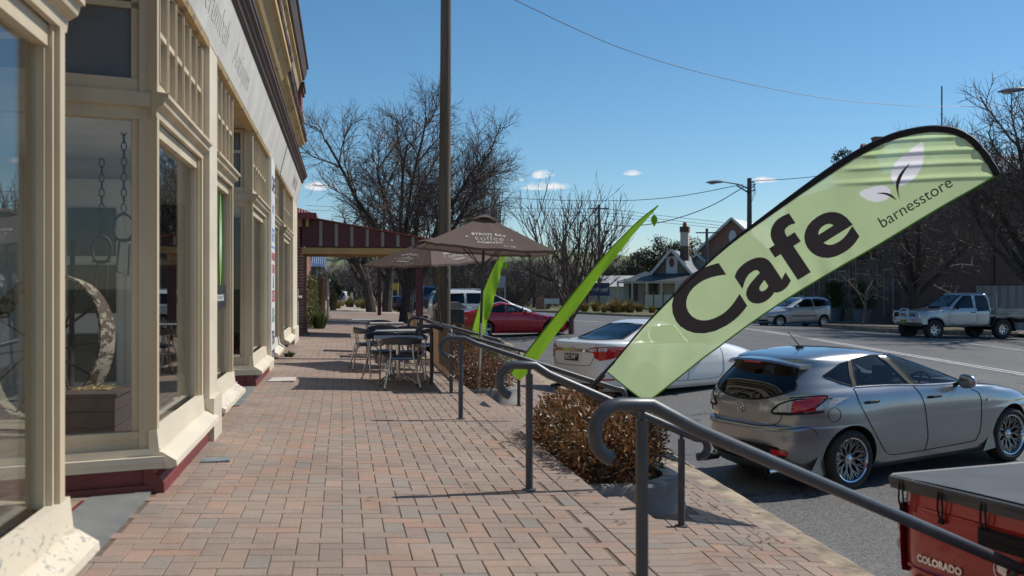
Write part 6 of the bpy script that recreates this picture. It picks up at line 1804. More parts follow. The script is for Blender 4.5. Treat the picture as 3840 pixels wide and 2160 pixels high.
wheel(cr.t, Matrix.Translation((-.9, .1, 1.0)) @ Matrix.Rotation(rad(-90), 4, 'Y'), .35, .2, .2, 'five', ALLOY)
K = [(.4, -1.2, 3.7, .82, 9, 5), (.6, -1.22, 3.8, .87, 9, 5), (.95, -1.22, 3.7, .88, 9, 5), (1.05, -1.21, 3.3, .86, 9, 6), (1.08, -1.1, 2.9, .8, 8, 6)]
cr = Car('blue_ute', 'dark blue ute with tray parked beyond the verandah, mostly hidden behind tree trunk', 'ute', K, BLUECAR, 3.0, .37, .24, (4.3, 66, -.25), rad(8), (0, 0), .02, 0, sub=3, N=64, zsh=(5, 6))
cr.finish(); cr.wheels(.2, 'five', ALLOY)
Kc = pchip([(1.04, .8, 2.9, .82, 9, 6), (1.2, .84, 2.6, .79, 9, 6), (1.5, .9, 2.2, .72, 9, 6), (1.66, .95, 1.95, .68, 8, 6), (1.73, 1.0, 1.8, .55, 5, 5)])
m = MB(); m.loft([contour(z, *Kc(z), 48) for z in (1.04, 1.2, 1.5, 1.62, 1.68, 1.73)], 0, True, True, (True, True)); m.build('cab', BLUECAR, cr.t, local=True)
m = MB()
for sy in (-1, 1): m.add([(1.0, sy * .785, 1.24), (1.05, sy * .70, 1.6), (1.95, sy * .70, 1.6), (2.4, sy * .785, 1.24)], [(0, 1, 2, 3)])
m.build('side_window', CGLASSD, cr.t, local=True)
# ------------------------------------------------------------------ trees
BARK = M('grey_brown_bark', (.085, .066, .052), (.045, .036, .03), 6, .95, bs=18, bstr=.9, bdist=.02)
TWIGM = M('bare_twigs', (.095, .072, .06), (.135, .105, .085), 3, .95)
TWIGL = M('pale_bare_twigs', (.17, .14, .115), (.11, .09, .075), 2, .95)
BARKL = M('pale_bark', (.2, .175, .15), (.12, .1, .085), 5, .95, bs=18, bstr=.7)

def bare_tree(name, label, base, spec, seed, group=None, bark=BARK, twig=TWIGM, lean=(0, 0), pods=None, cat='tree', obj=None):
    """spec: per level dict(n children, L length, r radius, ang spread deg, up tropism, jit jitter, seg, k sides)"""
    r = random.Random(seed)
    t = thing(name, label, cat, base, 0, group)
    A = MB(); B = MB(); Pd = MB()
    def grow(p, d, L, rad_, lv):
        sp = spec[lv]; seg = sp.get('seg', 4); pts = [p]; rr = [rad_]
        q = p.copy(); dd = d.normalized()
        for i in range(seg):
            dd = (dd + Vector((r.gauss(0, 1), r.gauss(0, 1), r.gauss(0, .8))) * sp['jit'] + Vector((0, 0, sp['up'] / seg))).normalized()
            q = q + dd * (L / seg); pts.append(q.copy()); rr.append(rad_ * (1 - (1 - sp.get('tap', .45)) * (i + 1) / seg))
        (A if lv < 2 else B).tube(pts, rr, sp.get('k', 3), 0, lv == 0, lv < 3)
        if pods and lv >= len(spec) - 1:
            for _ in range(pods):
                if r.random() < .5:
                    c = pts[r.randrange(1, len(pts))]
                    leaf(Pd, c, Vector((r.gauss(0, .3), r.gauss(0, .3), -1)), Vector((1, 0, 0)), r.uniform(.05, .11), .035, r.random())
        if lv + 1 >= len(spec): return
        nx = spec[lv + 1]; n = nx['n']
        n = int(n) + (1 if r.random() < n - int(n) else 0)
        a0 = r.uniform(0, 6.3)
        for c in range(n):
            f = nx.get('f0', .3) + (1 - nx.get('f0', .3)) * ((c + r.random() * .8) / n if n > 1 else 1)
            f = min(1, f); i = min(seg - 1, int(f * seg)); g = f * seg - i
            st = pts[i].lerp(pts[i + 1], g); tg = (pts[i + 1] - pts[i]).normalized()
            o = tg.orthogonal().normalized(); az = a0 + c * 2.4 + r.uniform(-.4, .4)
            side = o * cos(az) + tg.cross(o) * sin(az)
            an = rad(nx['ang'] * r.uniform(.65, 1.3)) * (1 - .35 * f * (lv == 0))
            nd = tg * cos(an) + side * sin(an)
            grow(st, nd, nx['L'] * r.uniform(.7, 1.2) * (1 - .35 * f * (lv > 0)), min(rr[i] * .8, nx['r'] * r.uniform(.8, 1.2)), lv + 1)
    grow(Vector(base) - Vector((0, 0, .2)), Vector((lean[0], lean[1], 1)), spec[0]['L'], spec[0]['r'], 0)
    A.build('trunk', bark, t); 
    if B.f: B.build('crown', twig, t)
    if pods and Pd.f: Pd.build('seed_pods', LEAF_DRED, t)
    return t
ELM = [dict(L=2.6, r=.30, up=.1, jit=.05, seg=5, k=10, tap=.8), dict(n=9, L=6.3, r=.125, ang=42, up=.34, jit=.09, seg=8, k=7, f0=.45, tap=.35), dict(n=10, L=2.7, r=.042, ang=42, up=.16, jit=.12, seg=6, k=5, f0=.2, tap=.35),
       dict(n=10, L=1.35, r=.018, ang=40, up=.1, jit=.15, seg=4, k=3, f0=.18), dict(n=6, L=.75, r=.0095, ang=38, up=.14, jit=.14, seg=3, k=3, f0=.12), dict(n=4, L=.34, r=.0075, ang=36, up=.08, jit=.15, seg=2, k=3, f0=.3)]
bare_tree('bare_elm', 'largest bare tree, broad dense crown behind the timber power pole', (2.55, 41.5, -.25), ELM, 21, 'bare street trees along the footpath', lean=(.10, .0))
E2 = [dict(L=3.2, r=.33, up=.1, jit=.05, seg=5, k=9, tap=.75), dict(n=5, L=3.4, r=.17, ang=42, up=.15, jit=.1, seg=6, k=6, f0=.5), dict(n=7, L=1.9, r=.05, ang=46, up=-.05, jit=.14, seg=5, k=4, f0=.25), dict(n=7, L=1.0, r=.02, ang=44, up=-.1, jit=.16, seg=4, k=3), dict(n=5, L=.55, r=.011, ang=40, up=-.05, jit=.16, seg=3, k=3)]
bare_tree('bare_elm', 'dark bare tree left of the largest, trunk seen under the verandah beam', (1.75, 60, -.1), E2, 5, 'bare street trees along the footpath', lean=(-.05, 0))
bare_tree('bare_elm', 'thick dark trunk just right of the maroon far post, bare tree', (2.75, 62, -.15), E2, 8, 'bare street trees along the footpath')
YNG = [dict(L=1.5, r=.125, up=.1, jit=.03, seg=5, k=10, tap=.85), dict(n=11, L=3.6, r=.06, ang=48, up=.9, jit=.05, seg=7, k=6, f0=.55, tap=.4), dict(n=6, L=1.8, r=.024, ang=42, up=.6, jit=.06, seg=5, k=4, f0=.2), dict(n=4.5, L=1.35, r=.017, ang=34, up=.75, jit=.05, seg=4, k=3, f0=.2, tap=.6), dict(n=2.2, L=.55, r=.012, ang=30, up=.6, jit=.05, seg=2, k=3, f0=.2, tap=.7)]
bare_tree('young_ash', 'young bare tree with upright twigs standing at kerb beyond white sedan', (8.48, 36.4, -.55), YNG, 14, None, M('ash_bark', (.15, .115, .085), (.09, .07, .055), 12, .95, bs=30, bstr=.8), M('ash_twigs', (.05, .036, .03), (.085, .064, .052), 3, .9), pods=1)
RT = [dict(L=2.2, r=.30, up=.1, jit=.05, seg=4, k=9, tap=.8), dict(n=6, L=3.6, r=.15, ang=42, up=.15, jit=.1, seg=6, k=6, f0=.5), dict(n=7, L=2.0, r=.05, ang=48, up=0, jit=.15, seg=5, k=4, f0=.25), dict(n=7, L=1.1, r=.02, ang=48, up=.0, jit=.18, seg=4, k=3), dict(n=5, L=.6, r=.011, ang=44, up=.0, jit=.18, seg=3, k=3)]
bare_tree('bare_oak', 'dark bare spreading tree in front of brick hall, behind silver tray ute', (25.6, 41.6, -.5), RT, 31, 'bare trees before the brick hall', twig=TWIGL)
BIG = [dict(L=3.2, r=.36, up=.1, jit=.05, seg=4, k=9, tap=.8), dict(n=10, L=7.6, r=.14, ang=50, up=.35, jit=.1, seg=7, k=6, f0=.45), dict(n=10, L=3.5, r=.05, ang=46, up=.2, jit=.14, seg=5, k=4, f0=.22), dict(n=9, L=1.5, r=.022, ang=42, up=.2, jit=.16, seg=4, k=3), dict(n=7, L=.85, r=.012, ang=38, up=.15, jit=.14, seg=3, k=3)]
bare_tree('bare_oak', 'tall dense bare tree rising at far right edge above the banner tip', (28.4, 36.6, -.4), BIG, 36, 'bare trees before the brick hall', lean=(-.05, .0))
SM = [dict(L=1.9, r=.07, up=.05, jit=.05, seg=5, k=7, tap=.75), dict(n=6, L=1.5, r=.03, ang=55, up=.2, jit=.12, seg=5, k=5, f0=.5), dict(n=5, L=.9, r=.013, ang=52, up=0, jit=.2, seg=4, k=3), dict(n=5, L=.5, r=.008, ang=50, up=0, jit=.2, seg=3, k=3)]
bare_tree('sapling', 'thin leaning bare sapling with pale twigs between small hatchback and tray ute', (24.5, 44.0, -.4), SM, 41, None, BARKL, TWIGL, lean=(.08, 0))
bare_tree('sapling', 'small bare sapling in grass bed before grey roofed house', (17.9, 72, -.2), [dict(s, L=s['L'] * 1.3, r=s['r'] * 1.6) for s in SM], 43, None, BARK, TWIGL)

# far belt of bare trees closing off the street
FAR = [dict(L=1.8, r=.2, up=.1, jit=.05, seg=4, k=6, tap=.8), dict(n=6, L=3.2, r=.11, ang=32, up=.35, jit=.1, seg=5, k=4, f0=.3), dict(n=7, L=1.7, r=.045, ang=38, up=.3, jit=.15, seg=4, k=3, f0=.2), dict(n=6, L=1.0, r=.026, ang=38, up=.25, jit=.18, seg=3, k=3), dict(n=4, L=.6, r=.018, ang=36, up=.2, jit=.18, seg=2, k=3)]
FARM = M('distant_bark', (.135, .112, .098), (.085, .07, .062), .6, 1.0)
FART = M('distant_twigs', (.155, .13, .115), (.095, .08, .07), .5, 1.0)
POP = [dict(L=2.0, r=.16, up=.1, jit=.02, seg=4, k=6, tap=.9), dict(n=16, L=4.2, r=.07, ang=20, up=.9, jit=.04, seg=5, k=4, f0=.1), dict(n=6, L=1.7, r=.035, ang=24, up=.6, jit=.08, seg=3, k=3, f0=.2), dict(n=3, L=.8, r=.02, ang=24, up=.4, jit=.1, seg=2, k=3)]
fa_ = bare_tree('distant_bare_tree', 'one of the many grey bare trees massed along the end of the street', (6, 100, -.6), FAR, 51, 'bare trees massed at the end of the street', FARM, FART)
fb_ = bare_tree('distant_bare_tree', 'one of the many grey bare trees massed along the end of the street', (12, 104, -.6), FAR, 52, 'bare trees massed at the end of the street', FARM, FART)
pa_ = bare_tree('poplar', 'tall narrow bare poplar in the row beyond the white van', (13.6, 108, -.6), POP, 53, 'bare poplars beyond the white van', FARM, FART)
rt = random.Random(77)
def at_u(u, d, z=-.6):
    a = (u - 1288) / 2504; s_, c_ = sin(rad(9.7)), cos(rad(9.7))
    return (d * (s_ + a * c_), d * (c_ - a * s_), z)
for i in range(46):
    u = 812 + (1455 - 812) * (i + rt.random()) / 46; d = rt.choice((88, 100, 112, 126, 140)) + rt.uniform(-5, 5)
    if u < 905: d = rt.uniform(125, 160)
    dup(rt.choice((fa_, fb_)), at_u(u, d, -.7), rt.uniform(0, 6.3), None, (rt.uniform(.7, 1.05) if u > 900 else .8) * rt.uniform(.85, 1.1))
for i in range(34):
    u = rt.uniform(985, 1470); d = rt.uniform(80, 118)
    dup(rt.choice((fa_, fb_)), at_u(u, d, -1.5), rt.uniform(0, 6.3), None, (.62, .62, .5 + .2 * rt.random()))
for i in range(9):
    dup(fa_, at_u(1455 + i * 40 + rt.uniform(-15, 15), rt.uniform(118, 150), -.7), rt.uniform(0, 6.3), None, rt.uniform(.55, .8))
for i, u in enumerate((1178, 1192, 1206, 1222, 1236, 1250)):
    dup(pa_, at_u(u, 104 + 3 * (i % 3), -.6), rt.uniform(0, 6), None, (.8, .8, 1.75 + .4 * rt.random()))

def leafy_tree(name, label, base, H, crowns, n, L, W, mat, seed, group=None, trunk_r=.25):
    r = random.Random(seed); t = thing(name, label, 'tree', base, 0, group)
    m = MB(); b = Vector(base)
    for c, h in crowns: m.tube([b - Vector((0, 0, .2)), b + Vector((0, 0, H * .35)), Vector(c)], [trunk_r, trunk_r * .7, trunk_r * .15], 7)
    m.build('trunk', BARK, t)
    m = MB(); tot = sum(h[0] * h[1] * h[2] for c, h in crowns)
    for c, h in crowns:
        clumps = [Vector((r.gauss(0, .5), r.gauss(0, .5), r.gauss(0, .5))) for _ in range(26)]
        for i in range(int(n * h[0] * h[1] * h[2] / tot)):
            q = r.choice(clumps) + Vector((r.gauss(0, .17), r.gauss(0, .17), r.gauss(0, .15)))
            if q.length > 1.15: q = q / q.length * r.uniform(.8, 1.1)
            p = Vector((c[0] + q.x * h[0], c[1] + q.y * h[1], c[2] + q.z * h[2]))
            cl_ = .5 + .5 * sin(p.x * 2.1 + seed) * sin(p.y * 1.9) * cos(p.z * 2.3)
            leaf(m, p, Vector((r.gauss(0, 1), r.gauss(0, 1), r.gauss(-.2, .8))), Vector((r.gauss(0, .5), r.gauss(0, .5), 1)), L * r.uniform(.7, 1.3), W, max(0, min(1, .6 * cl_ + .4 * r.random())))
    m.build('crown', mat, t); return t
def eu(u, v, d): p = at_u(u, d); return (p[0], p[1], 1.36 + (724.5 - v) * d / 2504)
D_ = 122
leafy_tree('eucalypt', 'large round crowned grey green gum tree behind the grey roofed house', at_u(1690, D_, -.5), 9, [(eu(1660, 640, D_), (2.6, 2.6, 2.1)), (eu(1722, 628, D_), (2.2, 2.2, 1.7)), (eu(1625, 668, D_), (2.2, 2, 1.9)), (eu(1690, 690, D_), (3, 2.6, 2)), (eu(1750, 660, D_), (1.5, 1.6, 1.6))], 9000, .38, .15, LEAF_EUC, 3)
leafy_tree('eucalypt', 'low dark green tree behind white shed roof', at_u(1575, 135, -.5), 6, [(eu(1560, 680, 135), (3.4, 2, 1.5)), (eu(1510, 690, 135), (2.4, 2, 1.2))], 3000, .4, .16, LEAF_EUC, 4)
leafy_tree('evergreen', 'green tree showing above the banner edge at left of brick gable', at_u(2120, 74, -.5), 8, [(eu(2122, 405, 74), (.8, .8, .8)), (eu(2126, 450, 74), (1.2, 1.2, 1.4))], 2500, .26, .1, LEAF_EUC, 6)
for i, (u, v, d, a, b) in enumerate(((850, 720, 150, 2.2, 1.6), (900, 722, 140, 2.0, 1.5), (835, 735, 120, 1.2, 1.2), (1290, 690, 150, 3, 1.5))):
    leafy_tree('evergreen', ('dark evergreen tree far off beyond the footpath, left of the distant wagon', 'dark evergreen tree far off directly above the distant wagon', 'small dark evergreen beside far fence end', 'dark evergreen showing among bare trees above red coupe')[i], at_u(u, d, -.5), 4, [(eu(u, v - 12, d), (a, a, b))], 1500, .34, .14, LEAF_EUC, 10 + i)

# ------------------------------------------------------------------ neighbouring brick building, verandah, cottage
RBRICK = mat_brick('red_face_brick', (.2, .065, .045), (.28, .1, .065), (.34, .26, .21), .235, .083)
DBRICK = mat_brick('dark_old_brick', (.12, .058, .045), (.165, .085, .066), (.15, .115, .095), .24, .086)
ORANGEB = mat_brick('orange_gable_brick', (.27, .1, .055), (.33, .135, .075), (.3, .22, .17), .24, .086)
def mat_corr(name, c1, c2, freq=13.0, axis='X', rough=.45, metal=.5):
    m, nt, N, L, p = nodes_of(name)
    tc = N.new('ShaderNodeTexCoord'); w = N.new('ShaderNodeTexWave'); w.wave_type = 'BANDS'; w.bands_direction = axis
    w.inputs['Scale'].default_value = freq / 6.283 * 2; w.inputs['Distortion'].default_value = 0
    L.new(tc.outputs['Object'], w.inputs['Vector'])
    n = noise(nt, tc.outputs['Object'], .8, 4)
    L.new(mixc(nt, ramp(nt, n.outputs['Fac'], .3, .7), c1, c2), p.inputs['Base Color'])
    p.inputs['Metallic'].default_value = metal; p.inputs['Roughness'].default_value = rough
    bump(nt, p, w.outputs['Fac'], .8, .03); return m
CORG = mat_corr('grey_corrugated_iron', (.33, .34, .36), (.25, .26, .275))
CORGY = mat_corr('grey_corrugated_iron_y', (.36, .37, .39), (.28, .29, .3), 13, 'Y')
CORL = mat_corr('pale_corrugated_iron', (.62, .6, .57), (.52, .5, .47), 9, 'X', .5, .2)
CORR = mat_corr('red_painted_iron', (.3, .07, .045), (.22, .055, .04), 13, 'X', .5, 0)
DKROOF = M('dark_slate_roof', (.05, .053, .06), (.075, .078, .085), 3, .6, bs=14)
OCHREP = M('ochre_paint', (.42, .27, .10), (.34, .22, .085), 3, .6)
MAR2 = M('verandah_maroon', (.075, .018, .022), (.06, .016, .02), 4, .6, bs=24, stretch=(6, 6, .2))
STRIP = M('verandah_grey_stripe', (.24, .21, .195), None, 4, .6)
CREAMH = M('cream_house_paint', (.58, .53, .42), (.5, .45, .36), 2, .7)
GLD = M('dark_window_glass', (.03, .035, .04), (.05, .055, .06), 2, .12)
WTRIM = M('white_timber_trim', (.68, .66, .62), (.56, .54, .5), 5, .6)

nb = thing('brick_building', 'red brick building with red iron roof next to the cream shop', 'building', (-3.5, 33, 0))
m = MB(); m.box((-3.65, 33.6, 1.7), (5, 10.2, 3.6)); m.box((-1.11, 28.75, 1.2), (.16, .5, 2.6)); m.build('wall', RBRICK, nb)
m = MB(); ze = 3.42
m.add([(-6.6, 28.1, ze), (-.72, 28.1, ze), (-.72, 39.2, ze), (-6.6, 39.2, ze), (-3.6, 31, ze + 1.15), (-3.6, 36.4, ze + 1.15)], [(0, 1, 4), (1, 2, 5, 4), (2, 3, 5), (3, 0, 4, 5), (3, 2, 1, 0)])
rf = m.build('roof', CORR, nb)
m = MB(); m.box((-3.66, 28.09, ze - .06), (5.9, .03, .17)); m.box((-.715, 33.6, ze - .06), (.03, 11.1, .17)); m.build('fascia_gutter', MAROON, rf)
m = MB(); m.box((-3.66, 28.45, ze - .2), (5.6, .08, .3)); m.box((-.95, 33.6, ze - .2), (.08, 10.6, .3)); m.build('eave_lining', OCHREP, nb)
m = MB(); m.tube([(-1.02, 28.55, .15), (-1.0, 28.55, 2.4)], .035, 8); m.tube([(-1.02, 28.5, .5), (-.96, 28.45, .4), (-.98, 28.4, .15), (-.9, 28.35, .06)], .035, 8); m.build('down_pipe', M('pipe_brown', (.16, .07, .05), None, 5, .6), nb)

vr = thing('verandah', 'maroon and grey striped verandah on posts projecting over the footpath', 'verandah', (.7, 29.6, -.05))
def vz(x): return 3.38 - (x + 1.1) / 3.5 * .60
xs = [-1.1 + 3.5 * i / 28 for i in range(29)]
def endp(y, mb):
    vs = [(x, y, vz(x) - .03) for x in xs] + [(x, y, 2.50 + (.03 if i % 2 else 0)) for i, x in enumerate(xs)]
    n = len(xs); mb.add(vs, [(i, n + i, n + i + 1, i + 1) for i in range(n - 1)], 0)
for y in (28.4, 31.1):
    m = MB(); endp(y, m); m.build('end_panel', MAR2, vr)
m = MB()
for k in range(8):
    x = -.58 + k * .43; m.box((x, 28.393, (2.53 + vz(x) - .05) / 2), (.085, .012, vz(x) - .05 - 2.53))
m.build('stripes', STRIP, vr)
m = MB(); m.add([(-1.15, 28.34, vz(-1.15)), (2.5, 28.34, vz(2.5)), (2.5, 31.2, vz(2.5)), (-1.15, 31.2, vz(-1.15))], [(0, 1, 2, 3)]); m.bar((-1.15, 28.35, vz(-1.15) - .01), (2.5, 28.35, vz(2.5) - .01), .03, .035); m.build('roof', CORR, vr)
m = MB(); m.box((.65, 28.46, 2.40), (3.5, .07, .17)); m.box((.65, 31.0, 2.40), (3.5, .07, .17)); m.box((2.38, 29.7, 2.41), (.07, 2.6, .16)); m.build('beam', OCHREP, vr)
m = MB(); m.box((.65, 29.7, 2.49), (3.45, 2.5, .02)); m.build('ceiling', OCHREP, vr)
for x, y in ((2.15, 28.55), (2.42, 30.95)):
    m = MB(); m.box((x, y, 1.0), (.13, .13, 2.2), 0, bev=.01); m.build('post', MAR2, vr)
    m = MB(); m.box((x, y, 2.2), (.135, .135, .24), 0, bev=.01); m.build('post_cap', OCHREP, vr)
ps = MB(); ps.box((1.95, 53, 1.3), (.2, .2, 2.9), 0, bev=.015); o = ps.build('verandah_post', MAR2); tag(o, 'lone maroon timber post farther along footpath under bare trees', 'post')

ct = thing('cottage', 'small grey cottage with blue grey iron roof behind the verandah', 'cottage', (-3.5, 48, 0))
m = MB(); m.box((-3.9, 49, 1.1), (5.6, 8, 2.4)); m.build('wall', M('grey_boards', (.3, .29, .27), (.22, .21, .2), 3, .8), ct)
m = MB(); m.add([(-7, 43.6, 2.28), (-.75, 43.6, 2.28), (-.75, 47.5, 3.35), (-7, 47.5, 3.35), (-.75, 53.4, 2.2), (-7, 53.4, 2.2)], [(0, 1, 2, 3), (3, 2, 4, 5), (1, 4, 2), (0, 3, 5)]); m.build('roof', mat_corr('blue_grey_iron', (.2, .25, .34), (.15, .19, .27), 11, 'X', .4, .4), ct)
m = MB(); m.add([(-2.6, 43.9, 2.1), (-.55, 43.9, 1.75), (-.55, 47, 1.75), (-2.6, 47, 2.1)], [(0, 1, 2, 3)]); m.box((-.55, 45.4, 1.71), (.04, 3.2, .09)); m.build('porch_roof', M('porch_sheet', (.35, .34, .33), None, 4, .6), ct)
m = MB()
for y in (44, 46.9): m.box((-.62, y, .85), (.07, .07, 1.75))
m.box((-.62, 45.4, .9), (.05, 2.9, .05)); m.build('porch_posts', WTRIM, ct)
hd = bush('hedge', 'tall leafy creeper and hedge along fence past the brick building', 'hedge', [((-1.15, 35.5, .95), (.28, 2.2, .85)), ((-1.1, 38.5, .85), (.25, 1.4, .8)), ((-1.0, 34.1, .35), (.4, .6, .4))], 5200, .11, .06, mat_leaf('creeper_leaves', [(.035, .06, .015), (.07, .11, .025), (.12, .15, .04), (.09, .05, .03), (.13, .08, .04)], .5), 15, None, 40, .1)
FENCEW = M('brown_fence_timber', (.3, .19, .11), (.2, .125, .075), 5, .9, bs=30, stretch=(1, 6, .3))
fn = thing('timber_fence', 'brown slatted timber fence along the footpath past the hedge', 'fence', (-.95, 45, 0))
m = MB()
for i in range(90): m.box((-.97, 40.2 + i * .15, .9), (.03, .12, 1.7))
m.build('palings', FENCEW, fn)
for y in (40, 43.5, 47, 50.5, 53.8):
    m = MB(); m.box((-.9, y, .95), (.09, .09, 1.95)); m.build('post', FENCEW, fn)

def tuft(label, base, h, w, n, seed, mat=LEAF_DRY, group='grass clumps beside the path', cat='grass clump', name='grass_clump'):
    r = random.Random(seed); t = thing(name, label, cat, base, 0, group)
    m = MB()
    for i in range(n):
        a = r.uniform(0, 6.3); q = r.random() ** .6; b = Vector(base) + Vector((cos(a) * w * .35 * r.random(), sin(a) * w * .35 * r.random(), 0))
        tip = Vector(base) + Vector((cos(a) * w * q, sin(a) * w * q, h * (1 - .45 * q) * r.uniform(.7, 1.1)))
        mid = (b + tip) / 2 + Vector((0, 0, h * .16)); s = Vector((-sin(a), cos(a), 0)) * .022 * max(1, h)
        m.add([b - s, b + s, mid + s * .8, tip, mid - s * .8], [(0, 1, 2, 4), (4, 2, 3)], 0, False, r.random())
    m.build('blades', mat, t); return t
lab0 = 'one of the dry yellowish grass clumps at end of footpath and on the far verge'
k = 0
tb_ = tuft(lab0, at_u(880, 74, -.1), .95, .75, 240, 3); tc_ = tuft(lab0, at_u(1010, 66, -.2), 1.0, .8, 240, 4)
for (u, d, s) in ((845, 66, 1.1), (905, 74, 1.0), (918, 70, 1.2), (938, 76, .9), (985, 72, 1.3), (1000, 68, 1.1), (970, 75, 1.0), (1030, 70, 1.1), (1055, 74, 1.0), (858, 78, .8), (1470, 68, 1.0), (1500, 70, 1.1), (1520, 67, .8), (1548, 68, 1.3), (1566, 70, 1.2), (1585, 69, 1.2), (1608, 72, 1.0), (1535, 72, .9), (1440, 74, .9), (1640, 70, .8), (1455, 71, .8)):
    dup((tb_, tc_)[k % 2], at_u(u, d, -.15 if u < 1100 else z_road(*at_u(u, d)[:2]) + .12), k * 1.3, None, s * .9); k += 1
tuft('green spiky plant at foot of hedge by brick wall', (-.72, 33.2, .03), .75, .5, 200, 9, LEAF_GRN, None, 'plant', 'green_plant')
tuft('reddish strap leaved plant at end of timber fence', at_u(838, 60, 0), 1.5, .5, 220, 10, mat_leaf('rusty_straps', [(.2, .08, .04), (.28, .14, .06), (.16, .12, .05), (.1, .1, .04)], .6), None, 'plant', 'strap_plant')
tuft('dry stalks standing beside dark tree trunk at edge of paving', (2.3, 33, -.12), .7, .22, 26, 11, M('stalks', (.14, .09, .06), None, 5, .9), None, 'plant', 'dry_stalks')
tuft('small weeds growing at foot of cream shopfront', (-1.0, 19.6, .04), .12, .2, 60, 12, LEAF_GRN, None, 'weeds', 'weeds')

# ------------------------------------------------------------------ across the road: brick hall, houses, shed
HTRIM = M('dull_hall_trim', (.36, .34, .32), (.28, .26, .25), 5, .7)
hl = thing('brick_hall', 'long dark red brick hall across the road behind bare trees', 'building', (38, 58, -.5))
# street front runs from c0 to c1, side wall runs away to the right
c0 = Vector((28.6, 47.5, 0)); c1 = Vector((31.2, 68, 0)); fd = (c1 - c0).normalized(); sdv = Vector((fd.y, -fd.x, 0))
HB = Matrix((sdv, fd, Vector((0, 0, 1)))).transposed().to_4x4(); HB.translation = c0 + Vector((0, 0, -.6))   # local x into the block, y along the street
def hb(mb, x, y, z, sx, sy, sz, mi=0): mb.box((0, 0, 0), (sx, sy, sz), mi, mat=HB @ Matrix.Translation((x, y, z)))
m = MB(); hb(m, 13, 9.5, 4.0, 26, 19, 8.0)
gv = [(0, 2.6, 7.9), (0, 6.6, 7.9), (0, 4.6, 9.9)]
m.add([HB @ Vector(p) for p in gv] + [HB @ Vector((.3, p[1], p[2])) for p in gv], [(0, 1, 2), (5, 4, 3), (0, 2, 5, 3), (1, 4, 5, 2)])
wl_ = m.build('wall', DBRICK, hl)
m = MB()
R_ = [(5.5, -.4, 7.9), (26.4, -.4, 7.9), (26.4, 9.5, 10.2), (9, 9.5, 10.2), (26.4, 19.4, 8.0), (-.4, 19.4, 8.0), (-.4, 9.5, 8.05), (-.4, -.4, 7.95)]
m.add([HB @ Vector(p) for p in R_], [(0, 1, 2, 3), (3, 2, 4, 5, 6), (7, 0, 3, 6)])
hr = m.build('roof', mat_corr('pale_hall_roof', (.5, .5, .5), (.4, .4, .4), 8, 'X', .4, .5), hl)
m = MB()
for a, b in (((-.15, 2.2, 7.6), (-.15, 4.6, 10.05)), ((-.15, 7.0, 7.6), (-.15, 4.6, 10.05))): m.bar(HB @ Vector(a), HB @ Vector(b), .22, .16)
m.build('barge_board', M('dull_red_boards', (.22, .07, .05), (.16, .05, .04), 4, .7), hl)
m = MB(); hb(m, .6, 4.4, 9.9, .5, .5, .9); hb(m, .6, 4.4, 10.4, .58, .58, .1); m.build('chimney', RBRICK, hr)
m = MB(); hb(m, -.12, 4.6, 8.9, .04, .6, .7); m.build('gable_vent', WTRIM, hl)
for i, (y, z, h) in enumerate(((3.4, 2.5, 2.2), (6.4, 2.5, 2.2), (9.6, 2.5, 2.2), (12.4, 2.5, 2.2), (15.4, 2.5, 2.2))):
    m = MB(); 
    for a, b, sy, sz in ((-.5, 0, .08, h), (.5, 0, .08, h), (0, h / 2, 1.08, .08), (0, -h / 2, 1.08, .1), (0, 0, 1.0, .06)): hb(m, -.02, y + a, z + b, .1, sy, sz)
    f = m.build('window', HTRIM, hl)
    m = MB(); hb(m, .0, y, z, .04, .95, h); m.build('pane', GLD, f)
for y in (1.4, 8.0):
    m = MB(); hb(m, -.02, y, 1.7, .06, 1.0, 2.2); d_ = m.build('door', M('hall_door', (.1, .06, .045), None, 3, .6), hl)
    m = MB()
    for a in (-.55, .55): hb(m, -.03, y + a, 1.7, .1, .09, 2.4)
    hb(m, -.03, y, 2.95, .1, 1.2, .1); m.build('door_frame', HTRIM, d_)
m = MB(); hb(m, -.04, 11, 1.9, .05, .9, .5); m.build('red_wall_sign', MAROON, hl)
for y in (2.4, 4.6, 10.9):
    m = MB(); m.bar(HB @ Vector((-.02, y, 3.5)), HB @ Vector((-1.9, y, 4.3)), .07, .07); m.build('awning_brace', TRIM, hl)
m = MB(); m.add([HB @ Vector(p) for p in ((0, -.2, 4.45), (-2.1, -.2, 4.35), (-2.1, 16, 4.35), (0, 16, 4.45))], [(0, 1, 2, 3)]); m.build('street_awning', M('awning_sheet', (.16, .13, .12), None, 3, .7), hl)
m = MB()
for x in (5.0, 11.0): hb(m, x, -.06, 3.3, .1, .1, 6.6)
hb(m, 6.8, -.08, 4.7, 3.6, .12, .12); hb(m, 11.05, -.09, 4.0, .06, .06, 2.2)
m.build('down_pipe', M('rusty_pipe', (.2, .07, .05), (.12, .06, .05), 5, .7), hl)
m = MB(); hb(m, 7.2, -.14, 4.78, 2.2, .2, .08); m.build('wall_light', M('light_fitting', (.5, .49, .46), None, 4, .5), hl)
m = MB(); hb(m, 6.0, -.03, 7.2, .8, .04, .5); m.build('wall_vent', M('vent_brick', (.28, .16, .12), None, 9, .9), hl)
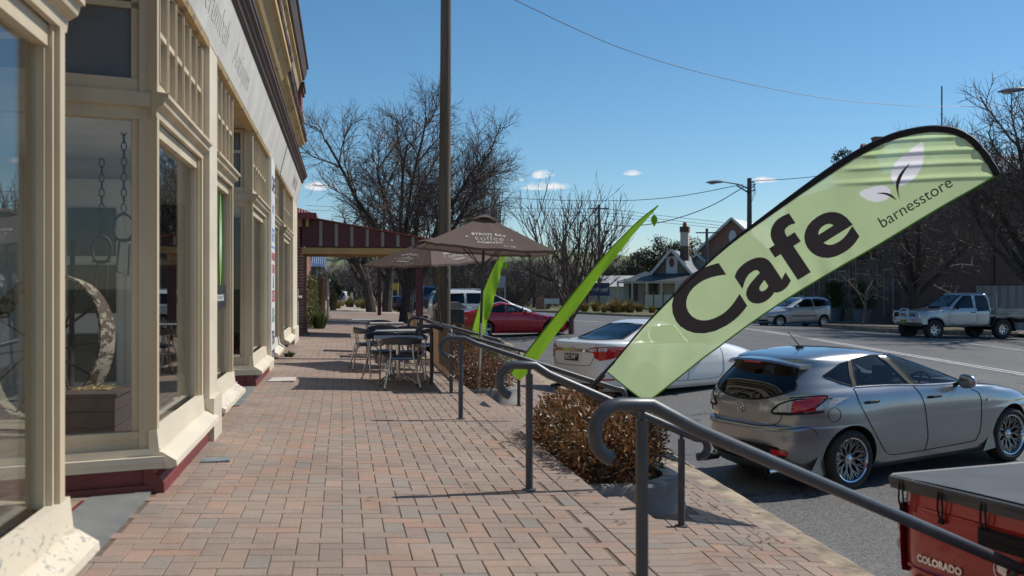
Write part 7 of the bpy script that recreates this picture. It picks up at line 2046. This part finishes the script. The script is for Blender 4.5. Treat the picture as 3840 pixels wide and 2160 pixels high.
for i, y in enumerate((1.0, 4.9)):
    b = HB @ Vector((-1.6, y, .62)); bb = (b.x, b.y, z_road(b.x, b.y) + .14)
    t = thing('tub_plant', ('dark leafy shrub in grey timber tub by hall wall, right hand one', 'dark leafy shrub in grey timber tub by hall wall, left hand one')[i], 'potted plant', bb, 0, 'potted shrubs outside the brick hall')
    m = MB(); m.lathe([(0, 0), (.42, 0), (.52, .75), (.47, .75), (.46, .65), (0, .65)], 20, 0, Matrix.Translation(bb)); m.build('tub', M('grey_tub', (.17, .18, .19), (.12, .12, .13), 6, .7), t)
    m = MB(); r = random.Random(60 + i)
    for q in range(900):
        u = Vector((r.gauss(0, .28), r.gauss(0, .28), r.uniform(.7, 2.1))); leaf(m, Vector(bb) + u, Vector((u.x + r.gauss(0, .2), u.y + r.gauss(0, .2), .6)), Vector((0, 0, 1)), .28, .05, r.random())
    m.build('foliage', LEAF_GRN, t)

fn = thing('iron_fence', 'tall grey corrugated iron fence behind the tray ute', 'fence', (30.5, 38.5, -.4))
m = MB()
A_ = Vector((28.9, 41.8, 0)); B_ = Vector((39, 39.5, 0)); n = 110
vs = []
for i in range(n + 1):
    p = A_.lerp(B_, i / n); o = (.05 if i % 4 in (0, 1) else 0)
    vs += [(p.x, p.y - o, -.6), (p.x, p.y - o, 1.5)]
m.add(vs, [(2 * i, 2 * i + 2, 2 * i + 3, 2 * i + 1) for i in range(n)]); m.build('sheets', M('galvanised_sheet', (.22, .235, .25), (.15, .16, .175), 1.3, .5, metal=.4, stretch=(1, 1, .2)), fn)
m = MB(); m.bar(A_ + Vector((0, .05, 1.2)), B_ + Vector((0, .05, 1.2)), .06, .05); m.bar(A_ + Vector((0, -.07, 1.5)), B_ + Vector((0, -.07, 1.5)), .03, .03); m.build('rail', TRIM, fn)

def gable_house(name, label, cat, o, yaw, w, l, hw, hg, wallm, roofm, gable=None):
    """gable faces local -y; w wide, l long"""
    t = thing(name, label, cat, o, yaw)
    m = MB(); m.box((0, l / 2, hw / 2 - .2), (w, l, hw + .4)); m.add([(-w / 2, 0, hw), (w / 2, 0, hw), (0, 0, hg), (-w / 2, .2, hw), (w / 2, .2, hw), (0, .2, hg)], [(0, 1, 2), (5, 4, 3), (0, 2, 5, 3), (1, 4, 5, 2)])
    m.build('wall', wallm, t, local=True)
    m = MB(); e = .45; k = (hg - hw) / (w / 2)
    m.add([(-w / 2 - e, -e, hw - e * k), (0, -e, hg + .05), (w / 2 + e, -e, hw - e * k), (-w / 2 - e, l + e, hw - e * k), (0, l + e, hg + .05), (w / 2 + e, l + e, hw - e * k)], [(0, 1, 4, 3), (1, 2, 5, 4)])
    rf = m.build('roof', roofm, t, local=True)
    m = MB(); m.bar((-w / 2 - e, -e, hw - e * k), (0, -e, hg + .04), .06, .22); m.bar((w / 2 + e, -e, hw - e * k), (0, -e, hg + .04), .06, .22); m.build('barge_board', WTRIM, t, local=True)
    return t, rf
# orange brick gable house
b = at_u(1843, 96, -.3)
t, rf = gable_house('brick_house', 'orange brick house with steep grey iron gable behind street lamp', 'house', b, -rad(38), 6.2, 12, 5.6, 8.35, ORANGEB, CORGY)
m = MB(); m.lathe([(0, 0), (.38, 0), (.38, .06), (.24, .1), (.24, .04), (0, .04)], 20, 0, Matrix.Translation((0, -.02, 6.6)) @ Matrix.Scale(1.7, 4, (0, 0, 1)) @ Matrix.Rotation(pi / 2, 4, 'X')); m.build('oval_window', WTRIM, t, local=True)
# grey roofed house with verandah and chimneys
b = at_u(1690, 88, -.3)
t, rf = gable_house('grey_house', 'low house with grey iron gable roof, chimneys and cream verandah posts', 'house', b, -rad(28), 3.6, 9, 2.9, 5.0, M('dim_house_wall', (.2, .16, .12), None, 2, .8), CORG)
m = MB(); m.box((0, -.03, 3.7), (1.0, .06, 1.5)); m.build('gable_panel', WTRIM, t, local=True)
m = MB(); m.lathe([(0, 0), (.22, 0), (.22, .03), (0, .03)], 16, 0, Matrix.Translation((.0, -.06, 3.9)) @ Matrix.Scale(1.9, 4, (0, 0, 1)) @ Matrix.Rotation(pi / 2, 4, 'X')); m.build('oval_vent', MAROON, t, local=True)
m = MB(); m.box((.9, 1.6, 4.75), (.75, .75, 1.3)); m.box((.9, 1.6, 6.9), (.8, .8, .5)); m.build('chimney_brick', DBRICK, rf, local=True)
m = MB(); m.box((.9, 1.6, 6.0), (.7, .7, 1.4)); m.build('chimney_shaft', CREAMH, rf, local=True)
m = MB(); m.lathe([(0, 0), (.2, 0), (.16, .4), (0, .4)], 10, 0, Matrix.Translation((.9, 1.6, 7.15))); m.build('chimney_pot', M('terracotta', (.4, .13, .06), None, 4, .8), rf, local=True)
m = MB(); m.add([(-1.8, -.05, 2.95), (4.5, -.05, 2.95), (4.9, -2.2, 2.25), (-4.6, -2.2, 2.25), (-2.9, 3, 3.2), (-5.2, 3, 2.3)], [(0, 1, 2, 3), (0, 3, 5, 4)]); m.build('verandah_roof', DKROOF, t, local=True)
m = MB()
for i in range(8): m.box((-4.4 + i * 1.28, -2.1, 1.1), (.16, .16, 2.3))
m.box((.2, -2.1, 2.15), (9.2, .08, .16)); m.build('verandah_posts', CREAMH, t, local=True)
m = MB(); m.box((.2, -.1, 1.2), (9, .1, 2.6)); m.build('verandah_wall', CREAMH, t, local=True)
for x in (-3.4, -1.6, .8, 2.6):
    m = MB(); m.box((x, -.17, 1.3), (.8, .04, 1.6)); m.build('window', GLD, t, local=True)
m = MB(); m.add([(1.9, 3, 3.1), (7, 3, 3.0), (4.4, 3, 4.4), (1.9, 9, 3.1), (7, 9, 3.0), (4.4, 9, 4.4)], [(0, 1, 2), (0, 2, 5, 3), (1, 4, 5, 2)]); m.build('side_gable', CORG, t, local=True)
b = at_u(1760, 97, -.3)
t, rf = gable_house('rear_wing', 'grey iron roofed wing between the grey house and brick gable', 'house', b, -rad(60), 5, 9, 3.2, 4.9, CREAMH, CORGY)
# white sheds
t, rf = gable_house('white_shed', 'long low shed with pale iron roof behind young bare tree', 'shed', at_u(1500, 112, -.5), rad(0), 5, 16, 2.2, 3.2, CREAMH, CORL)
t.rotation_euler = (0, 0, rad(-9.7 - 90)); t.location = at_u(1395, 112, -.5)
m = MB(); m.box((.9, 12.6, 3.2), (.9, .9, 1.4)); m.build('chimney', DBRICK, rf, local=True)
# cream fence
fn = thing('cream_fence', 'cream panel fence with brown posts in front of grey roofed house', 'fence', at_u(1620, 80, -.3))
A_ = Vector(at_u(1622, 80, -.2)); B_ = Vector(at_u(1745, 74, -.2))
m = MB(); m.bar(A_ + Vector((0, 0, .52)), B_ + Vector((0, 0, .52)), .06, 1.0); m.build('panels', CREAMH, fn)
for i in range(6):
    p = A_.lerp(B_, i / 5); m = MB(); m.box((p.x, p.y, p.z + .6), (.12, .12, 1.25)); m.build('post', M('rust_post', (.2, .07, .05), None, 4, .7) if i == 0 else bpy.data.materials['rust_post'], fn)

# signs
def board(name, label, pos, w, h, z0, z1, mat, txt=None, tm=None, legs=True):
    t = thing(name, label, 'sign', pos); a = -rad(9.7)
    T = Matrix.Translation(pos) @ Matrix.Rotation(a, 4, 'Z')
    m = MB(); m.box((0, 0, 0), (w, .05, z1 - z0), 0, mat=T @ Matrix.Translation((0, 0, (z0 + z1) / 2))); bd = m.build('board', mat, t)
    if legs:
        for sx in (-w * .46, w * .46):
            m = MB(); m.box((0, 0, 0), (.06, .05, z1), 0, mat=T @ Matrix.Translation((sx, .06, z1 / 2))); m.build('post', WTRIM, t)
    if txt:
        vs, fs = text_mesh(txt, (z1 - z0) * .45, .005); k = min(1, w * .9 / (max(v[0] for v in vs) - min(v[0] for v in vs)))
        m = MB(); m.add([T @ Vector((v[0] * k, -.03, (z0 + z1) / 2 + v[1])) for v in vs], fs); m.build('lettering', tm, bd)
    return t
board('street_sign', 'white sign board with dark lower half beside brick pier beyond white van', at_u(1388, 76, -.2), 1.15, .4, .35, .75, WTRIM)
board('blue_sign', 'dark blue notice board with white lettering behind young bare tree', at_u(1505, 84, -.2), 1.9, 1, .9, 2.0, M('sign_blue', (.03, .05, .12), None, 3, .5), 'Which way?', WHT)
t = board('house_sign', 'white house shaped sale sign on two posts behind cream fence', at_u(1712, 72, -.2), .55, .6, 1.2, 1.75, WTRIM)
T = Matrix.Translation(at_u(1712, 72, -.2)) @ Matrix.Rotation(-rad(9.7), 4, 'Z')
m = MB(); m.prism([(-.38, 0), (.38, 0), (0, .4)], -.02, .02, 0, T @ Matrix.Translation((0, 0, 1.78)) @ Matrix.Rotation(pi / 2, 4, 'X')); m.build('sign_roof', WTRIM, t)
m = MB(); m.prism([(-.1, -.15), (.1, -.15), (.1, .05), (0, .14), (-.1, .05)], .026, .03, 0, T @ Matrix.Translation((0, 0, 1.5)) @ Matrix.Rotation(pi / 2, 4, 'X')); m.build('house_symbol', GREENP, t)
p = at_u(1363, 77, -.25); m = MB(); m.box((p[0], p[1], .15), (.75, .6, .9), 0, .1); o = m.build('brick_pier', ORANGEB); tag(o, 'short orange brick pier beside white sign board', 'pier')
p = at_u(1258, 70, -.3); board('road_sign', 'back of a grey road sign behind white van roof', p, .75, .7, 1.7, 2.5, M('sign_back', (.4, .42, .44), None, 3, .5), legs=True)
for (u, d, lab, cm) in ((993, 78, 'small yellow warning sign by far tree trunks', M('sign_yellow', (.65, .4, .03), None, 3, .5)),):
    board('warning_sign', lab, at_u(u, d, -.2), .55, .6, 1.4, 1.95, cm)

# ------------------------------------------------------------------ poles, lamps and wires
GPOLE = M('green_grey_pole', (.12, .135, .115), (.085, .09, .08), 5, .9, bs=20, stretch=(1, 1, .1))
GALV = M('galvanised_steel', (.36, .38, .39), (.28, .3, .31), 6, .4, metal=.5)
lpz = z_road(25, 58.6) + .1
lp = thing('street_lamp', 'timber street light pole with long arm, left of the banner', 'street lamp', (25.02, 58.62, lpz), 0, 'street lamps')
m = MB(); m.tube([(25.02, 58.62, lpz - .3), (25.02, 58.62, 8.2)], [.19, .14], 12); m.build('pole_shaft', GPOLE, lp)
m = MB(); m.tube([(24.95, 58.6, 7.55), (24.3, 58.7, 7.82), (23.3, 58.9, 7.98)], [.06, .045, .03], 8); m.bar((24.95, 58.6, 7.3), (24.2, 58.72, 7.75), .03, .1); m.build('arm', GALV, lp)
def lamp_head(par, c, d, s=1.0):
    d = Vector(d).normalized(); sd_ = d.cross(Vector((0, 0, 1))); m = MB(); rr = []
    for i in range(11):
        q = i / 10; w = s * .17 * (sin(pi * min(1, q * .8 + .18))) ** .7; h = s * .10 * (sin(pi * min(1, q * .8 + .18))) ** .7
        rr.append([Vector(c) + d * (q * .95 * s) + sd_ * (w * cos(a)) + Vector((0, 0, h * sin(a) * (1.0 if sin(a) > 0 else .8) - .05 * q)) for a in [2 * pi * k / 14 for k in range(14)]])
    m.loft(rr, 0, True, True, (True, True)); g = m.build('lamp_head', GALV, par)
    m = MB(); m.lathe([(0, -.07), (.1, -.055), (.13, 0), (0, 0)], 16, 0, Matrix.Translation(Vector(c) + d * (.6 * s) + Vector((0, 0, -.09 * s))) @ Matrix.Scale(1.8, 4, d)); m.build('lens', M('lamp_lens', (.6, .6, .58), None, 4, .2), g)
lamp_head(lp, (23.4, 58.88, 7.98), (-1, .15, -.0), 1.15)
m = MB()
for k, (dx, z) in enumerate(((.2, 7.9), (.28, 7.75), (.22, 7.6), (.25, 7.4), (-.2, 7.3))):
    m.tube([(25.02, 58.5, z), (25.02 + dx, 58.45, z + .02)], .03, 6); m.lathe([(0, 0), (.05, .02), (.05, .1), (0, .12)], 8, 0, Matrix.Translation((25.02 + dx, 58.45, z)))
    m.tube([(25.02 + dx, 58.45, z), (25.25 + .1 * sin(k), 58.4, z - .35), (25.1, 58.45, z - .6)], .012, 4)
m.build('insulators', TRIM, lp)
l2 = thing('street_lamp', 'street light head on a thin arm at upper right edge of picture', 'street lamp', (29.2, 35.3, -.4), 0, 'street lamps')
m = MB(); m.tube([(29.2, 35.3, -.5), (29.2, 35.3, 9.9)], [.18, .13], 12); m.build('pole_shaft', GPOLE, l2)
m = MB(); m.tube([(29.1, 35.32, 9.2), (28.2, 35.6, 9.42), (27.0, 36.0, 9.38)], [.05, .04, .03], 8); m.build('arm', GALV, l2)
lamp_head(l2, (27.1, 35.97, 9.37), (-1, .3, -.05), 1.15)
for (u, d, v0, r, lab) in ((1507, 92, 515, .16, 'green grey timber power pole among twigs of young bare tree'), (1778, 84, 575, .16, 'grey timber power pole between grey house and brick gable'), (1364, 96, 655, .13, 'short grey pole beyond brick pier'), (2369, 62, 217, .06, 'thin dark mast rising behind top of banner'), (912, 100, 640, .15, 'pale pole at far end of footpath, left one of two'), (928, 104, 620, .2, 'pale pole at far end of footpath, right one of two'), (966, 75, 470, .14, 'timber pole with street light seen through the largest bare tree'), (822, 110, 690, .08, 'thin pale post beyond the timber fence')):
    p = at_u(u, d, -.5); zt = 1.36 + (724.5 - v0) * d / 2504
    t = thing('utility_pole', lab, 'pole', p); m = MB(); m.tube([p, (p[0], p[1], zt)], [r, r * .75], 8); m.build('pole_shaft', GPOLE, t)
    if u == 966:
        m = MB(); m.tube([(p[0], p[1], zt - .6), (p[0] + 2.6, p[1], zt - .35)], .05, 6); m.build('arm', GALV, t); lamp_head(t, (p[0] + 2.4, p[1], zt - .36), (1, 0, 0), 1.0)
    if u in (1507, 1778):
        m = MB(); m.bar((p[0] - .9, p[1] + .2, zt - .35), (p[0] + .9, p[1] - .2, zt - .35), .1, .1); m.build('crossarm', GPOLE, t)
WIRE = M('wire_black', (.02, .022, .024), None, 5, .5)
def wire(label, pts, r):
    P = []
    for (u, v, d) in pts: P.append(Vector(eu(u, v, d)))
    m = MB(); m.tube(spline(P, 10), r, 4, 0, False); o = m.build('power_line', WIRE); tag(o, label, 'power line', 'overhead power lines')
wire('overhead wire sagging across upper right sky', [(1240, -30, 24), (1295, 0, 24.7), (1560, 120, 29), (1800, 192, 34), (2050, 243, 40), (2240, 263, 45), (2369, 268.5, 50), (2600, 262, 58)], .011)
wire('wire running right from street lamp pole to behind the banner', [(1890, 456, 62.5), (2056, 443, 62), (2300, 400, 60), (2500, 310, 56), (2620, 255, 52)], .02)
wire('long wire running left from street lamp arm', [(1868, 464, 62), (1720, 492, 68), (1600, 503.5, 74), (1480, 505, 80), (1360, 502, 88), (1250, 496, 96)], .022)
wire('thick wire sagging down left from street lamp pole', [(1872, 470, 62), (1790, 517, 63), (1700, 550, 64), (1620, 566, 66), (1560, 568, 70), (1507, 560, 80)], .026)
for k, (a, b_) in enumerate(((526, 554), (535, 562), (543, 569))):
    wire(('thin far wire above houses, upper one of three', 'thin far wire above houses, middle one of three', 'thin far wire above houses, lowest of three')[k], [(1240, a - 2, 110), (1507, a, 92), (1650, a + 15, 90), (1820, b_ + 6, 86)], .016)
for k, v in enumerate((517, 528)):
    wire(('faint wire left of largest tree, upper one', 'faint wire left of largest tree, lower one')[k], [(770, v, 60), (900, v + 5, 66), (966, v + 4, 75), (1240, v + 6, 100)], .012)
# ------------------------------------------------------------------ camera, sun, sky
cam = bpy.data.cameras.new('camera'); co = bpy.data.objects.new('camera', cam); COL.objects.link(co)
co.location = (0, 0, 1.36); co.rotation_euler = (rad(90), 0, -rad(9.7))
cam.lens = 35.0; cam.sensor_width = 36; cam.clip_end = 3000; cam.clip_start = .05
cam.dof.use_dof = True; cam.dof.focus_distance = 17; cam.dof.aperture_fstop = 3.5
scene.camera = co
SUN_AZ, SUN_EL = rad(17), rad(46)          # azimuth from +X towards +Y
sd = Vector((cos(SUN_EL) * cos(SUN_AZ), cos(SUN_EL) * sin(SUN_AZ), sin(SUN_EL)))
sl = bpy.data.lights.new('sun', 'SUN'); so = bpy.data.objects.new('sun', sl); COL.objects.link(so)
sl.energy = 3.6; sl.angle = rad(.53); sl.color = (1, .95, .87)
so.rotation_euler = sd.to_track_quat('Z', 'Y').to_euler(); so.location = (20, 10, 30)
w = bpy.data.worlds.new('World'); scene.world = w; w.use_nodes = True
nt = w.node_tree; N = nt.nodes; L = nt.links
bg = N['Background']
sky = N.new('ShaderNodeTexSky'); sky.sky_type = 'NISHITA'; sky.sun_disc = False
sky.sun_elevation = SUN_EL; sky.sun_rotation = rad(90) - SUN_AZ
sky.air_density = 1.0; sky.dust_density = .25; sky.ozone_density = 5.0; sky.altitude = 600
hs = N.new('ShaderNodeHueSaturation'); hs.inputs['Saturation'].default_value = 1.14; hs.inputs['Hue'].default_value = .491; L.new(sky.outputs['Color'], hs.inputs['Color'])
# small fair-weather clouds: noise puffs in a few directions of the sky
tc = N.new('ShaderNodeTexCoord')
def vm(op, a, b=None):
    n = N.new('ShaderNodeVectorMath'); n.operation = op
    for i, q in enumerate((a, b)):
        if q is None: continue
        if hasattr(q, 'node'): L.new(q, n.inputs[i])
        else: n.inputs[i].default_value = q
    return n
def mm(op, a, b=None, c=None):
    n = N.new('ShaderNodeMath'); n.operation = op
    for i, q in enumerate((a, b, c)):
        if q is None: continue
        if hasattr(q, 'node'): L.new(q, n.inputs[i])
        else: n.inputs[i].default_value = q
    return n.outputs[0]
CL = [(810, 474, 52, 15), (1368, 443, 36, 17), (1372, 472, 66, 15), (1592, 438, 30, 9), (1925, 455, 34, 11), (1310, 452, 14, 8), (60, 820, 40, 12)]
total = None
for (u, v, du, dv) in CL:
    a = (u - 1288) / 2504; F = (sin(rad(9.7)), cos(rad(9.7))); Rr = (cos(rad(9.7)), -sin(rad(9.7)))
    c = Vector((F[0] + a * Rr[0], F[1] + a * Rr[1], (724.5 - v) / 2504)).normalized()
    rt = Vector((c.y, -c.x, 0)).normalized(); up = rt.cross(c)
    x = vm('DOT_PRODUCT', tc.outputs['Generated'], tuple(rt * (2504 / du))).outputs['Value']
    yy = vm('DOT_PRODUCT', tc.outputs['Generated'], tuple(up * (2504 / dv))).outputs['Value']
    fw = vm('DOT_PRODUCT', tc.outputs['Generated'], tuple(c)).outputs['Value']
    y2 = mm('MAXIMUM', mm('MULTIPLY', yy, .85), mm('MULTIPLY', yy, -2.0))
    r2 = mm('ADD', mm('MULTIPLY', x, x), mm('MULTIPLY', y2, y2))
    f = mm('MULTIPLY', mm('MAXIMUM', mm('SUBTRACT', 1.25, r2), 0.0), mm('GREATER_THAN', fw, .5))
    total = f if total is None else mm('MAXIMUM', total, f)
nz = N.new('ShaderNodeTexNoise'); nz.inputs['Scale'].default_value = 62; nz.inputs['Detail'].default_value = 9; nz.inputs['Roughness'].default_value = .6
mpn = N.new('ShaderNodeMapping'); mpn.inputs['Scale'].default_value = (1, 1, 2.0)
L.new(tc.outputs['Generated'], mpn.inputs['Vector']); L.new(mpn.outputs['Vector'], nz.inputs['Vector'])
dens = mm('MULTIPLY', mm('MINIMUM', mm('MULTIPLY', total, 4.0), 1.0), mm('ADD', mm('MULTIPLY', total, .95), mm('MULTIPLY_ADD', nz.outputs['Fac'], 3.2, -2.0)))
cr = N.new('ShaderNodeValToRGB'); cr.color_ramp.elements[0].position = .1; cr.color_ramp.elements[1].position = .95
L.new(dens, cr.inputs['Fac'])
mx = N.new('ShaderNodeMix'); mx.data_type = 'RGBA'
L.new(cr.outputs['Color'], mx.inputs[0]); L.new(hs.outputs['Color'], mx.inputs[6]); mx.inputs[7].default_value = (8.2, 8.2, 8.4, 1)
L.new(mx.outputs[2], bg.inputs['Color'])
bg.inputs['Strength'].default_value = .084
vs = scene.view_settings
vs.view_transform = 'Standard'; vs.look = 'None'; vs.exposure = 0.36; vs.gamma = 1.0; vs.use_curve_mapping = False
scene.cycles.max_bounces = 8; scene.cycles.transparent_max_bounces = 24
scene.cycles.use_denoising = True
scene.cycles.sample_clamp_indirect = 6
